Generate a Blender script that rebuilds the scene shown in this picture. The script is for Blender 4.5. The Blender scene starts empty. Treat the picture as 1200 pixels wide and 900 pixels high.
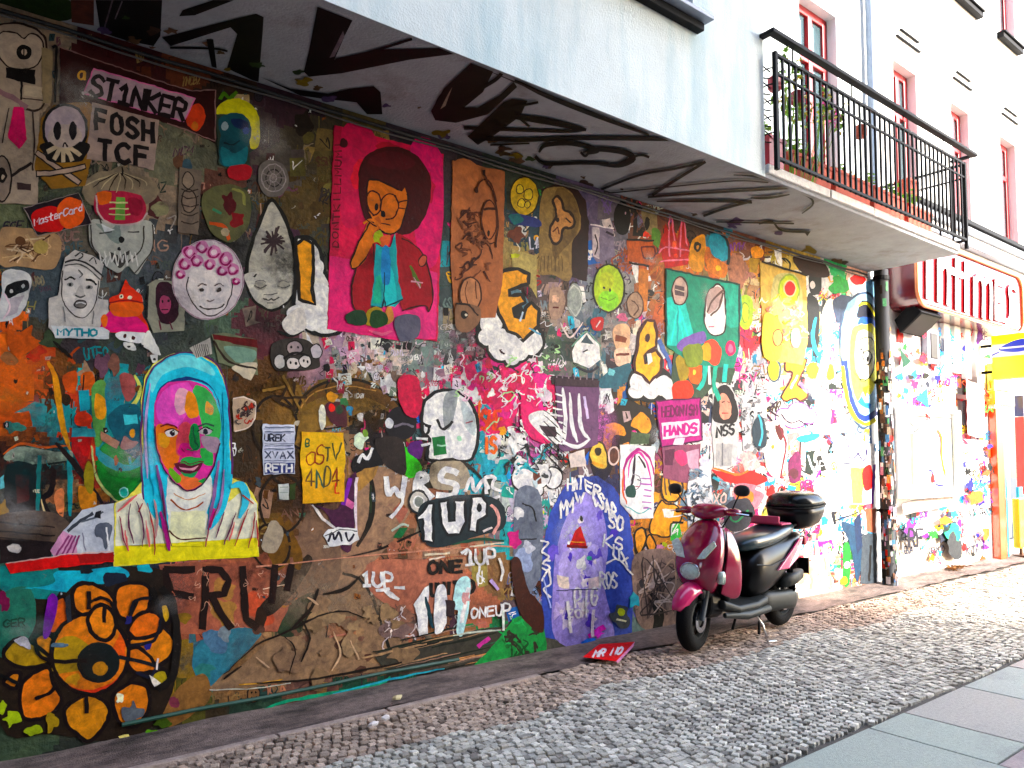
import bpy, bmesh, math, random
from mathutils import Vector, noise
from mathutils.geometry import tessellate_polygon
random.seed(11)
R = math.radians
sc = bpy.context.scene
col = sc.collection

# ------------------------------------------------------------------ camera numbers (measured from the photo)
F = 880.0; PIT = math.atan(49/F); AZ = math.atan(1125*math.cos(PIT)/F); H = 1.55; D = 4.6
CX, CY = 600, 490
fh = (math.cos(AZ), math.sin(AZ)); rt = (math.sin(AZ), -math.cos(AZ))
def ray(px, py):
    u = (px-CX)/F; v = (CY-py)/F
    f = math.cos(PIT)-v*math.sin(PIT); z = math.sin(PIT)+v*math.cos(PIT)
    return (fh[0]*f+rt[0]*u, fh[1]*f+rt[1]*u, z)
def W(px, py, Y=0.0):
    r = ray(px, py); t = (Y+D)/r[1]; return (r[0]*t, Y, H+r[2]*t)
def G(px, py, z=0.0):
    r = ray(px, py); t = (z-H)/r[2]; return (r[0]*t, -D+r[1]*t, z)
def proj(x, y, z):
    y += D; z -= H
    f_ = x*fh[0]+y*fh[1]; u = x*rt[0]+y*rt[1]
    d = f_*math.cos(PIT)+z*math.sin(PIT); v = -f_*math.sin(PIT)+z*math.cos(PIT)
    return (CX+F*u/d, CY-F*v/d)

# ------------------------------------------------------------------ colours and materials
def lin(c):
    return c/12.92 if c <= 0.04045 else ((c+0.055)/1.055)**2.4
_hx = {}
def hx(s):
    if isinstance(s, tuple): return s
    if s not in _hx:
        t = s.lstrip('#')
        if len(t) == 3: t = ''.join(q*2 for q in t)
        _hx[s] = tuple(min(lin(int(t[i:i+2], 16)/255.0), 0.82) for i in (0, 2, 4))
    return _hx[s]
def vary(s, a=0.12, rnd=random):
    c = hx(s); k = 1+rnd.uniform(-a, a)
    return tuple(max(0.003, min(0.82, q*k*(1+rnd.uniform(-a*.5, a*.5)))) for q in c)

def mat(name, color=(.5,.5,.5), rough=.6, spec=.5, metal=0., attr=False, n_scale=6., n_amt=.12, bump=0., b_scale=60., coat=0., emit=None, trans=0., dirt=None, mott=None):
    m = bpy.data.materials.new(name); m.use_nodes = True
    nt = m.node_tree; b = nt.nodes['Principled BSDF']
    b.inputs['Roughness'].default_value = rough; b.inputs['Metallic'].default_value = metal
    b.inputs['Specular IOR Level'].default_value = spec
    if coat: b.inputs['Coat Weight'].default_value = coat; b.inputs['Coat Roughness'].default_value = .08
    if trans: b.inputs['Transmission Weight'].default_value = trans
    if emit: b.inputs['Emission Color'].default_value = (*hx(emit[0]), 1); b.inputs['Emission Strength'].default_value = emit[1]
    geo = nt.nodes.new('ShaderNodeNewGeometry')
    nz = nt.nodes.new('ShaderNodeTexNoise'); nz.inputs['Scale'].default_value = n_scale; nz.inputs['Detail'].default_value = 6; nz.inputs['Roughness'].default_value = .65
    nt.links.new(geo.outputs['Position'], nz.inputs['Vector'])
    mr = nt.nodes.new('ShaderNodeMapRange'); mr.inputs['From Min'].default_value = .3; mr.inputs['From Max'].default_value = .7
    mr.inputs['To Min'].default_value = 1-n_amt; mr.inputs['To Max'].default_value = 1+n_amt
    nt.links.new(nz.outputs['Fac'], mr.inputs['Value'])
    vm = nt.nodes.new('ShaderNodeVectorMath'); vm.operation = 'SCALE'
    if attr:
        at = nt.nodes.new('ShaderNodeAttribute'); at.attribute_name = 'Col'
        nt.links.new(at.outputs['Color'], vm.inputs[0])
    else:
        vm.inputs[0].default_value = hx(color)
    nt.links.new(mr.outputs['Result'], vm.inputs['Scale'])
    out = vm.outputs['Vector']
    if mott:   # weathered, sprayed-over pigment: the hue wanders and flecks are worn off
        z2 = nt.nodes.new('ShaderNodeTexNoise'); z2.inputs['Scale'].default_value = mott[0]; z2.inputs['Detail'].default_value = 7; z2.inputs['Roughness'].default_value = .75; z2.inputs['Distortion'].default_value = .6
        nt.links.new(geo.outputs['Position'], z2.inputs['Vector'])
        rp = nt.nodes.new('ShaderNodeValToRGB'); e = rp.color_ramp.elements; e[0].position = .34; e[0].color = (*mott[1], 1); e[1].position = .66; e[1].color = (*mott[2], 1)
        nt.links.new(z2.outputs['Fac'], rp.inputs['Fac'])
        mm = nt.nodes.new('ShaderNodeVectorMath'); mm.operation = 'MULTIPLY'; nt.links.new(out, mm.inputs[0]); nt.links.new(rp.outputs['Color'], mm.inputs[1])
        out = mm.outputs['Vector']
        z3 = nt.nodes.new('ShaderNodeTexNoise'); z3.inputs['Scale'].default_value = 38; z3.inputs['Detail'].default_value = 5; z3.inputs['Roughness'].default_value = .8
        nt.links.new(geo.outputs['Position'], z3.inputs['Vector'])
        m3 = nt.nodes.new('ShaderNodeMapRange'); m3.inputs['From Min'].default_value = .62; m3.inputs['From Max'].default_value = .74; m3.inputs['To Max'].default_value = mott[3]
        nt.links.new(z3.outputs['Fac'], m3.inputs['Value'])
        x3 = nt.nodes.new('ShaderNodeMix'); x3.data_type = 'RGBA'; nt.links.new(m3.outputs['Result'], x3.inputs['Factor']); nt.links.new(out, x3.inputs['A']); x3.inputs['B'].default_value = (.10, .085, .075, 1)
        out = x3.outputs['Result']
    if dirt:   # worn, dirty streaks with a shape of their own: (colour, scale, low, high)
        dz = nt.nodes.new('ShaderNodeTexNoise'); dz.inputs['Scale'].default_value = 1.0; dz.inputs['Detail'].default_value = 8; dz.inputs['Roughness'].default_value = .7
        mp = nt.nodes.new('ShaderNodeMapping'); mp.inputs['Scale'].default_value = dirt[1]
        nt.links.new(geo.outputs['Position'], mp.inputs['Vector']); nt.links.new(mp.outputs['Vector'], dz.inputs['Vector'])
        m2 = nt.nodes.new('ShaderNodeMapRange'); m2.inputs['From Min'].default_value = dirt[2]; m2.inputs['From Max'].default_value = dirt[3]
        nt.links.new(dz.outputs['Fac'], m2.inputs['Value'])
        mx = nt.nodes.new('ShaderNodeMix'); mx.data_type = 'RGBA'
        nt.links.new(m2.outputs['Result'], mx.inputs['Factor']); nt.links.new(out, mx.inputs['A']); mx.inputs['B'].default_value = (*hx(dirt[0]), 1)
        out = mx.outputs['Result']
    nt.links.new(out, b.inputs['Base Color'])
    if bump:
        n2 = nt.nodes.new('ShaderNodeTexNoise'); n2.inputs['Scale'].default_value = b_scale; n2.inputs['Detail'].default_value = 4
        nt.links.new(geo.outputs['Position'], n2.inputs['Vector'])
        bp = nt.nodes.new('ShaderNodeBump'); bp.inputs['Strength'].default_value = bump; bp.inputs['Distance'].default_value = .02
        nt.links.new(n2.outputs['Fac'], bp.inputs['Height']); nt.links.new(bp.outputs['Normal'], b.inputs['Normal'])
    return m
M = dict(
 wallpaint = mat('wall_paint', mott=(7,(.55,.6,.68),(1.35,1.22,1.05),.75), attr=True, spec=.2, rough=.55, n_scale=22, n_amt=.3, bump=.35, b_scale=45, dirt=('#1c1613', (7,7,2.2), .6, .78)),
 paint = mat('spray_paint', mott=(13,(.55,.54,.62),(1.3,1.26,1.14),.75), attr=True, spec=.15, rough=.55, n_scale=30, n_amt=.2, bump=.1, b_scale=140),
 paper = mat('pasted_paper', mott=(10,(.66,.66,.72),(1.22,1.18,1.1),.6), attr=True, spec=.15, rough=.6, n_scale=9, n_amt=.14, bump=.2, b_scale=30, dirt=('#4a3c34', (9,9,5), .66, .9)),
 matte = mat('painted_parts', attr=True, rough=.5, n_scale=12, n_amt=.08),
 gloss = mat('glossy_parts', attr=True, rough=.22, n_scale=8, n_amt=.05, coat=.6),
 red_lacquer = mat('red_lacquer', '#930338', .14,  n_amt=.06, coat=.9),
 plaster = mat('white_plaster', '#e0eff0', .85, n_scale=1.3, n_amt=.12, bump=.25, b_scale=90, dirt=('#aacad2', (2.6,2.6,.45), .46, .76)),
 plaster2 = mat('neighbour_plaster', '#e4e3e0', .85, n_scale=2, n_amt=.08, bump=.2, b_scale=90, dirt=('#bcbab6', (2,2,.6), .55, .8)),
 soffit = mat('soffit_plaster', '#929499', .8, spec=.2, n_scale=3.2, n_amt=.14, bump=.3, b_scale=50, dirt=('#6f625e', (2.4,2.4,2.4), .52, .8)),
 concrete = mat('pale_concrete', '#d8d4d0', .85, n_scale=12, n_amt=.2, bump=.4, b_scale=60),
 iron = mat('dark_iron', '#050509', .6, spec=.12, n_amt=.2, n_scale=30),
 zinc = mat('zinc_pipe', '#868e9c', .45, metal=.3, n_scale=8, n_amt=.15),
 redwood = mat('red_window_frame', '#a00a18', .4, n_scale=14, n_amt=.12),
 glass = mat('window_glass', '#3e555c', .06, n_amt=.35, n_scale=1.6, coat=1.),
 chrome = mat('chrome', '#c8c8cc', .15, metal=1.),
 rubber = mat('tyre_rubber', '#0b0a0b', .8, spec=.15, n_scale=60, n_amt=.2, bump=.3, b_scale=120),
 blackplastic = mat('black_plastic', '#070709', .3, spec=.25, n_amt=.15, n_scale=20, coat=.15),
 greyplastic = mat('grey_plastic', '#1f2323', .5, spec=.3, n_amt=.2, n_scale=20),
 seat = mat('seat_vinyl', '#0c2c34', .3, n_amt=.15, n_scale=10, coat=.5),
 magenta = mat('magenta_lacquer', '#c41060', .14, coat=.9, n_amt=.05),
 lamp = mat('lamp_lens', '#b9d0c6', .08, n_amt=.3, n_scale=40, coat=1.),
 leaf = mat('leaf_green', '#7fae1e', .5, n_amt=.3, n_scale=30),
 leafy = mat('leaf_yellow', '#e0c416', .5, n_amt=.3, n_scale=30),
 petal = mat('pink_petal', '#ee5ab8', .5, n_amt=.1),
 terracotta = mat('terracotta', '#b8462a', .7, n_amt=.2, n_scale=14),
 soil = mat('soil', '#3a281c', .9, n_amt=.3, n_scale=40),
 redpot = mat('red_pot', '#a3142e', .35, n_amt=.1),
 asphalt = mat('dirty_asphalt', '#7f6c64', .9, n_scale=24, n_amt=.35, bump=.6, b_scale=120, dirt=('#2e2420', (1.5,5.,1.), .44, .66)),
 kerb = mat('pale_kerb', '#a8958a', .85, n_scale=16, n_amt=.3, bump=.5, b_scale=70, dirt=('#55463f', (5,5,5), .55, .8)),
 joint = mat('sand_joint', '#5a534b', .95, n_scale=30, n_amt=.35, bump=.5, b_scale=150),
 stone = mat('paving_stone', attr=True, spec=.2, rough=.7, n_scale=70, n_amt=.2, bump=.5, b_scale=110),
 slab = mat('granite_slab', spec=.25, attr=True, rough=.75, n_scale=50, n_amt=.16, bump=.4, b_scale=160, dirt=('#7b7276', (1.2,1.2,1.2), .55, .85)),
 ground = mat('street_asphalt', '#5a5856', .9, n_scale=12, n_amt=.2, bump=.4, b_scale=120),
 oppos = mat('opposite_plaster', '#6e635a', .9, n_scale=2, n_amt=.1),
 fog = None,
 dryleaf = mat('dry_leaves', '#8a5a24', .8, n_scale=60, n_amt=.4),
)

def fogmat():
    m = bpy.data.materials.new('overspray_paint'); m.use_nodes = True; nt = m.node_tree; b = nt.nodes['Principled BSDF']; b.inputs['Roughness'].default_value = .7; b.inputs['Specular IOR Level'].default_value = .1
    at = nt.nodes.new('ShaderNodeAttribute'); at.attribute_name = 'Col'; nt.links.new(at.outputs['Color'], b.inputs['Base Color'])
    g = nt.nodes.new('ShaderNodeNewGeometry'); nz = nt.nodes.new('ShaderNodeTexNoise'); nz.inputs['Scale'].default_value = 16; nz.inputs['Detail'].default_value = 8; nz.inputs['Roughness'].default_value = .8
    nt.links.new(g.outputs['Position'], nz.inputs['Vector'])
    mr = nt.nodes.new('ShaderNodeMapRange'); mr.inputs['From Min'].default_value = .35; mr.inputs['From Max'].default_value = .62; nt.links.new(nz.outputs['Fac'], mr.inputs['Value'])
    mu = nt.nodes.new('ShaderNodeMath'); mu.operation = 'MULTIPLY'; nt.links.new(mr.outputs['Result'], mu.inputs[0]); nt.links.new(at.outputs['Alpha'], mu.inputs[1])
    nt.links.new(mu.outputs['Value'], b.inputs['Alpha']); return m
M['fog'] = fogmat()
# ------------------------------------------------------------------ mesh builder with a colour on every face
def link(o, parent=None):
    col.objects.link(o)
    if parent is not None:
        o.parent = parent
    return o
def empty(name, loc=(0,0,0), rz=0):
    o = bpy.data.objects.new(name, None); o.empty_display_size = .2
    o.location = loc; o.rotation_euler = (0, 0, rz); return link(o)
def tag(o, label=None, cat=None, group=None, kind=None):
    if label: o['label'] = label
    if cat: o['category'] = cat
    if group: o['group'] = group
    if kind: o['kind'] = kind
    return o
class MB:
    def __init__(s): s.v = []; s.f = []; s.c = []
    def poly(s, pts, c=(.5,.5,.5)):
        n = len(s.v); s.v += [tuple(p) for p in pts]; s.f.append(tuple(range(n, n+len(pts)))); s.c.append(hx(c))
    def faces(s, vs, fs, c=(.5,.5,.5)):
        n = len(s.v); s.v += [tuple(p) for p in vs]; c = hx(c)
        for f in fs: s.f.append(tuple(i+n for i in f)); s.c.append(c)
    def box(s, x0, x1, y0, y1, z0, z1, c=(.5,.5,.5)):
        vs = [(x0,y0,z0),(x1,y0,z0),(x1,y1,z0),(x0,y1,z0),(x0,y0,z1),(x1,y0,z1),(x1,y1,z1),(x0,y1,z1)]
        s.faces(vs, [(0,3,2,1),(4,5,6,7),(0,1,5,4),(1,2,6,5),(2,3,7,6),(3,0,4,7)], c)
    def tube(s, pts, r, c=(.5,.5,.5), n=8, cap=True):
        pts = [Vector(p) for p in pts]; rr = r if isinstance(r, (list, tuple)) else [r]*len(pts)
        rings = []; up = None
        for i, p in enumerate(pts):
            d = (pts[min(i+1, len(pts)-1)]-pts[max(i-1, 0)]).normalized()
            if up is None: up = Vector((0,0,1)) if abs(d.z) < .9 else Vector((1,0,0))
            a = d.cross(up)
            if a.length < 1e-4: a = d.cross(Vector((0,1,0)))
            a.normalize(); b = a.cross(d).normalized(); up = b
            rings.append([p+a*math.cos(t*2*math.pi/n)*rr[i]+b*math.sin(t*2*math.pi/n)*rr[i] for t in range(n)])
        vs = [q for r_ in rings for q in r_]
        fs = [(i*n+t, i*n+(t+1)%n, (i+1)*n+(t+1)%n, (i+1)*n+t) for i in range(len(rings)-1) for t in range(n)]
        if cap: fs += [tuple(range(n)), tuple(range((len(rings)-1)*n, len(rings)*n))]
        s.faces(vs, fs, c)
    def loft(s, secs, c=(.5,.5,.5), n=20, e=2.4):
        # secs: (centre, half-width along y, half-height along local up, tilt of the section's plane round y)
        vs = []
        for (cx, cy, cz), hy, hz, tl in secs:
            for t in range(n):
                a = 2*math.pi*t/n; ca, sa = math.cos(a), math.sin(a)
                y = hy*math.copysign(abs(ca)**(2/e), ca); z = hz*math.copysign(abs(sa)**(2/e), sa)
                vs.append((cx+z*math.sin(tl), cy+y, cz+z*math.cos(tl)))
        k = len(secs)
        fs = [(i*n+t, i*n+(t+1)%n, (i+1)*n+(t+1)%n, (i+1)*n+t) for i in range(k-1) for t in range(n)]
        fs += [tuple(reversed(range(n))), tuple(range((k-1)*n, k*n))]
        s.faces(vs, fs, c)
    def build(s, name, m, parent=None, origin=None, smooth=False, bevel=0., subsurf=0, keep=False):
        me = bpy.data.meshes.new(name)
        if not s.v: s.v = [(0,0,0),(0.001,0,0),(0,0,.001)]; s.f = [(0,1,2)]; s.c = [(0,0,0)]
        if origin is None:
            if parent is None and not keep:
                xs = [p[0] for p in s.v]; ys = [p[1] for p in s.v]; zs = [p[2] for p in s.v]
                origin = ((min(xs)+max(xs))/2, (min(ys)+max(ys))/2, min(zs))
            else: origin = (0,0,0)
        me.from_pydata([(p[0]-origin[0], p[1]-origin[1], p[2]-origin[2]) for p in s.v], [], s.f)
        at = me.color_attributes.new('Col', 'FLOAT_COLOR', 'CORNER')
        buf = []
        sat = 1.2 if m in ('paint', 'paper', 'wallpaint') else 1.   # fresh spray pigment
        for f, c in zip(s.f, s.c):
            l_ = (c[0]+c[1]+c[2])/3; q = [min(.86, max(.002, l_+(t-l_)*sat)) for t in c]; buf += [q[0], q[1], q[2], 1.0]*len(f)
        at.data.foreach_set('color', buf)
        me.materials.append(M[m] if isinstance(m, str) else m)
        if smooth: me.polygons.foreach_set('use_smooth', [True]*len(me.polygons))
        o = bpy.data.objects.new(name, me); o.location = origin
        link(o, parent)
        if bevel:
            bm = bmesh.new(); bm.from_mesh(me); bmesh.ops.remove_doubles(bm, verts=bm.verts, dist=1e-5)
            bmesh.ops.recalc_face_normals(bm, faces=bm.faces)
            bm.to_mesh(me); bm.free()
            b = o.modifiers.new('bevel', 'BEVEL'); b.width = bevel; b.segments = 2; b.limit_method = 'ANGLE'
        if subsurf:
            b = o.modifiers.new('sub', 'SUBSURF'); b.levels = subsurf; b.render_levels = subsurf
        return o

# ------------------------------------------------------------------ drawing on a plane
def wallmap(px, py, off):
    a = noise.noise((px*.16, py*.16, .3)); b = noise.noise((px*.16, py*.16, 7.7)); c = noise.noise((px*.55, py*.55, 3.1))
    x, y, z = W(px+1.1*a+.55*c, py+1.1*b-.55*c); return (x, -off, z)
def resample(pts, closed, d=4.5):
    out = []; n = len(pts)
    for i in range(n if closed else n-1):
        p, q = pts[i], pts[(i+1) % n]; k = max(1, int(math.hypot(q[0]-p[0], q[1]-p[1])/d))
        out += [(p[0]+(q[0]-p[0])*t/k, p[1]+(q[1]-p[1])*t/k) for t in range(k)]
    if not closed: out.append(pts[-1])
    return out
def smooth_pts(pts, closed, k=5):
    n = len(pts); out = []
    rng = range(n) if closed else range(n-1)
    for i in rng:
        p0 = pts[(i-1) % n] if closed or i > 0 else pts[i]; p1 = pts[i]; p2 = pts[(i+1) % n]
        p3 = pts[(i+2) % n] if closed or i+2 < n else p2
        for j in range(k):
            t = j/k; t2 = t*t; t3 = t2*t
            out.append(tuple(.5*(2*p1[a]+(p2[a]-p0[a])*t+(2*p0[a]-5*p1[a]+4*p2[a]-p3[a])*t2+(3*p1[a]-p0[a]-3*p2[a]+p3[a])*t3) for a in (0,1)))
    if not closed: out.append(tuple(pts[-1]))
    return out
def fog(name, parent, spots):
    # soft-edged clouds of overspray on the wall: opacity is stored per corner and fades outwards
    vs, fs, cs = [], [], []
    rings = ((0, 1.), (.35, .8), (.7, .3), (1., 0.)); n = 14
    for (x, z, off, rx, rz, c, al) in spots:
        b0 = len(vs); k0 = [x, z]
        vs.append((x, -off, z))
        for r, a in rings[1:]:
            for i in range(n): vs.append((x+rx*r*math.cos(6.2832*i/n), -off, z+rz*r*math.sin(6.2832*i/n)))
        A_ = [al]+[al*rings[1][1]]*n+[al*rings[2][1]]*n+[0.]*n
        for i in range(n):
            j = (i+1) % n; L_ = [(0, 1+i, 1+j)]+[(1+q*n+i, 1+(q+1)*n+i, 1+(q+1)*n+j, 1+q*n+j) for q in (0, 1)]
            for f in L_:
                fs.append(tuple(b0+t for t in f)); 
                for t in f: cs += [*c, A_[t]]
    me = bpy.data.meshes.new(name); me.from_pydata(vs, [], fs); at = me.color_attributes.new('Col', 'FLOAT_COLOR', 'CORNER'); at.data.foreach_set('color', cs)
    me.materials.append(M['fog']); o = bpy.data.objects.new(name, me); return link(o, parent)
GL = {
'A':[[(0,0),(.5,1),(1,0)],[(.2,.38),(.8,.38)]],'B':[[(0,0),(0,1),(.7,.95),(.85,.75),(.65,.53),(0,.52)],[(.65,.53),(1,.3),(.75,.03),(0,0)]],
'C':[[(1,.85),(.6,1),(.15,.85),(0,.5),(.15,.12),(.6,0),(1,.15)]],'D':[[(0,0),(0,1),(.6,.95),(1,.5),(.6,.05),(0,0)]],
'E':[[(1,1),(0,1),(0,0),(1,0)],[(0,.52),(.8,.52)]],'F':[[(1,1),(0,1),(0,0)],[(0,.52),(.8,.52)]],
'G':[[(1,.85),(.5,1),(0,.6),(.1,.15),(.6,0),(1,.2),(1,.48),(.6,.48)]],'H':[[(0,0),(0,1)],[(1,0),(1,1)],[(0,.5),(1,.5)]],
'I':[[(.5,0),(.5,1)]],'J':[[(.8,1),(.8,.2),(.4,0),(0,.2)]],'K':[[(0,0),(0,1)],[(1,1),(.05,.5),(1,0)]],'L':[[(0,1),(0,0),(.9,0)]],
'M':[[(0,0),(0,1),(.5,.4),(1,1),(1,0)]],'N':[[(0,0),(0,1),(1,0),(1,1)]],'O':[[(.5,1),(.08,.8),(0,.5),(.1,.15),(.5,0),(.9,.15),(1,.5),(.92,.8),(.5,1)]],
'P':[[(0,0),(0,1),(.8,.95),(1,.75),(.8,.5),(0,.45)]],'R':[[(0,0),(0,1),(.8,.95),(.95,.75),(.8,.53),(0,.48)],[(.45,.48),(1,0)]],
'S':[[(1,.85),(.5,1),(.05,.8),(.2,.57),(.8,.45),(.97,.2),(.5,0),(0,.15)]],'T':[[(0,1),(1,1)],[(.5,1),(.5,0)]],
'U':[[(0,1),(0,.25),(.3,0),(.7,0),(1,.25),(1,1)]],'V':[[(0,1),(.5,0),(1,1)]],'W':[[(0,1),(.25,0),(.5,.7),(.75,0),(1,1)]],
'X':[[(0,0),(1,1)],[(0,1),(1,0)]],'Y':[[(0,1),(.5,.5),(1,1)],[(.5,.5),(.5,0)]],'Z':[[(0,1),(1,1),(0,0),(1,0)]],
'1':[[(.1,.7),(.55,1),(.55,0)],[(.1,0),(1,0)]],'2':[[(0,.8),(.5,1),(.95,.75),(0,0),(1,0)]],'4':[[(.7,0),(.7,1),(0,.3),(1,.3)]],
'5':[[(1,1),(.1,1),(.05,.55),(.6,.6),(1,.3),(.6,0),(0,.1)]],'0':[[(.5,1),(0,.5),(.5,0),(1,.5),(.5,1)]],'7':[[(0,1),(1,1),(.3,0)]],
'_':[[(0,0),(1,0)]],'-':[[(.1,.45),(.9,.45)]],'.':[[(.45,0),(.55,.04)]],'#':[[(0,.3),(1,.3)],[(0,.7),(1,.7)],[(.3,0),(.3,1)],[(.7,0),(.7,1)]],
'a':[[(.9,.6),(.4,.65),(.05,.35),(.3,0),(.8,.15),(.9,.6),(.95,0)]],'e':[[(.05,.35),(.9,.4),(.6,.68),(.1,.5),(.15,.08),(.6,0),(.9,.1)]],
'r':[[(.1,0),(.1,.65)],[(.1,.45),(.5,.68),(.85,.6)]],'t':[[(.4,1),(.4,.1),(.8,0)],[(.05,.65),(.8,.65)]],'s':[[(.9,.6),(.4,.7),(.15,.5),(.8,.25),(.6,0),(.05,.08)]],
'c':[[(.9,.6),(.4,.68),(.05,.35),(.3,0),(.9,.08)]],'d':[[(.9,1),(.9,0)],[(.9,.5),(.4,.65),(.05,.3),(.4,0),(.9,.15)]],'m':[[(0,0),(0,.65),(.25,.62),(.45,.5),(.45,0)],[(.45,.5),(.75,.66),(.95,.5),(.95,0)]],
}
def deepen(A, g=1.6):
    A.c = [c if min(c) > .5 else tuple(q**g*1.1 for q in c) for c in A.c]
class Art(MB):
    def __init__(s, base=.002, step=.0003, mp=wallmap, seed=0):
        super().__init__(); kk = .13 if mp is wallmap and base > .0002 else 1.
        s.o = base*kk; s.st = step*kk; s.mp = mp; s.rnd = random.Random(seed)
    def up(s): s.o += s.st; return s.o
    def P(s, pts, c, sm=False, skirt=False):
        if sm: pts = smooth_pts(pts, True)
        elif s.mp is wallmap: pts = resample(pts, True)
        o = s.up(); q = [s.mp(x, y, o) for x, y in pts]
        tr = tessellate_polygon([[Vector((x, -y, 0)) for x, y in pts]])
        fs = [tuple(t) for t in tr]
        nv = []
        for t in fs:   # all faces look out of the wall
            a, b, d = (Vector(q[i]) for i in t); nrm = (b-a).cross(d-a)
            ref = Vector(s.mp(pts[0][0], pts[0][1], o+.01))-Vector(q[0])
            nv.append(t if nrm.dot(ref) > 0 else (t[0], t[2], t[1]))
        s.faces(q, nv, c)
        if skirt:
            b_ = [s.mp(x, y, 0.0) for x, y in pts]; n = len(pts)
            s.faces(q+b_, [(i, (i+1) % n, n+(i+1) % n, n+i) for i in range(n)], c)
    def L(s, pts, w, c, sm=True, closed=False, taper=False):
        if len(pts) < 2: return
        if sm and len(pts) > 2: pts = smooth_pts(pts, closed, 5)
        elif s.mp is wallmap: pts = resample(pts, closed)
        if closed: pts = list(pts)+[pts[0], pts[1]]
        n = len(pts); o = s.up(); a = []; 
        for i in range(n):
            p = pts[max(i-1, 0)]; q = pts[min(i+1, n-1)]
            dx, dy = q[0]-p[0], q[1]-p[1]; l = math.hypot(dx, dy) or 1; dx /= l; dy /= l
            x, y = pts[i]; ww = w/2
            if taper: ww *= .35+.65*math.sin(math.pi*(i+.5)/n)
            if i == 0: x -= dx*ww*.6; y -= dy*ww*.6
            if i == n-1: x += dx*ww*.6; y += dy*ww*.6
            oo = o+.000004*i
            a += [s.mp(x-dy*ww, y+dx*ww, oo), s.mp(x+dy*ww, y-dx*ww, oo)]
        s.faces(a, [(2*i, 2*i+2, 2*i+3, 2*i+1) for i in range(n-1)], c); s.o += .000004*n
    def E(s, cx, cy, rx, ry, c, rot=0, n=20, skirt=False):
        cr, sr = math.cos(rot), math.sin(rot)
        s.P([(cx+rx*math.cos(t)*cr-ry*math.sin(t)*sr, cy+rx*math.cos(t)*sr+ry*math.sin(t)*cr) for t in [2*math.pi*k/n for k in range(n)]], c, skirt=skirt)
    def EO(s, cx, cy, rx, ry, c, oc, w=2, rot=0, skirt=False):
        s.E(cx, cy, rx+w, ry+w, oc, rot, skirt=skirt); s.E(cx, cy, rx, ry, c, rot)
    def O(s, pts, c, oc='#111', w=3, sm=False, skirt=False):
        if sm: pts = smooth_pts(pts, True)
        cx = sum(p[0] for p in pts)/len(pts); cy = sum(p[1] for p in pts)/len(pts)
        s.P(pts, c, skirt=skirt)
        s.L(pts, w, oc, sm=False, closed=True)
    def T(s, text, p0, p1, h0, h1, c, w, slant=0., gap=.25, jit=0.):
        n = len(text)
        for i, ch in enumerate(text):
            if ch not in GL: continue
            for pl in GL[ch]:
                q = []
                for gx, gy in pl:
                    t = (i+.5*gap+gx*(1-gap))/n
                    hh = h0+(h1-h0)*t
                    q.append((p0[0]+(p1[0]-p0[0])*t+slant*gy*hh+s.rnd.uniform(-jit, jit), p0[1]+(p1[1]-p0[1])*t-gy*hh+s.rnd.uniform(-jit, jit)))
                s.L(q, w, c, sm=ch in 'BCDGJOPRSU205aercsmd')
    def blob(s, cx, cy, r, c, asp=1., k=11, rough=.35):
        p = []
        a0 = s.rnd.uniform(0, 6.28)
        for i in range(k):
            a = a0+2*math.pi*i/k; q = r*(1+s.rnd.uniform(-rough, rough))
            p.append((cx+q*math.cos(a), cy+q*asp*math.sin(a)))
        s.P(p, c, sm=True)
    def cloud(s, circ, c='#f6f6f6', oc='#141414', w=3):
        for x, y, r, a in circ: s.E(x, y, r+w, r*a+w, oc)
        for x, y, r, a in circ: s.E(x, y, r, r*a, c)
    def squig(s, x, y, r, w, c, k=5):
        p = [(x, y)]
        for i in range(k): p.append((p[-1][0]+s.rnd.uniform(-r, r), p[-1][1]+s.rnd.uniform(-r, r)))
        s.L(p, w, c, taper=True)
    def drip(s, x, y, l, w, c):
        s.L([(x, y), (x+s.rnd.uniform(-.5,.5), y+l)], w, c, sm=False)
ST = 3.92      # height of the overhang's underside
# ================================================================== GROUND
g = MB(); g.poly([(-40,-60,-.13),(80,-60,-.13),(80,30,-.13),(-40,30,-.13)]); tag(g.build('ground', 'ground', keep=True), kind='structure')
g = MB(); g.box(-14, 40, -5.6, .0, -.125, -.016); tag(g.build('sidewalk_bed', 'joint', keep=True), kind='structure')
g = MB()
x = -4.
rg = random.Random(5)
while x < 30:      # strip of dirty asphalt along the wall, its surface a little uneven
    pass; break
nx, ny = 260, 7
vs = []; 
for i in range(nx+1):
    for j in range(ny+1):
        X = -4+i*34/nx; Y = -.40*(j/ny)
        if j == ny: Y += .02*math.sin(X*3.1)+.012*math.sin(X*11)
        z = .012*noise.noise((X*2.5, Y*4, 0))+(.035*(1-j/ny)**2)
        vs.append((X, Y+.02, z+.012))
g.faces(vs, [(i*(ny+1)+j, (i+1)*(ny+1)+j, (i+1)*(ny+1)+j+1, i*(ny+1)+j+1) for i in range(nx) for j in range(ny)])
tag(g.build('asphalt_strip', 'asphalt', smooth=True, keep=True), kind='structure')
g = MB()
X = -3.
while X < 3.1:
    l = rg.uniform(.5, .9); g.box(X, X+l-.012, -.455, -.405, -.1, .026+rg.uniform(-.004,.004)); X += l
tag(g.build('edging_stones', 'kerb', bevel=.006, keep=True), kind='structure')
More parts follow.
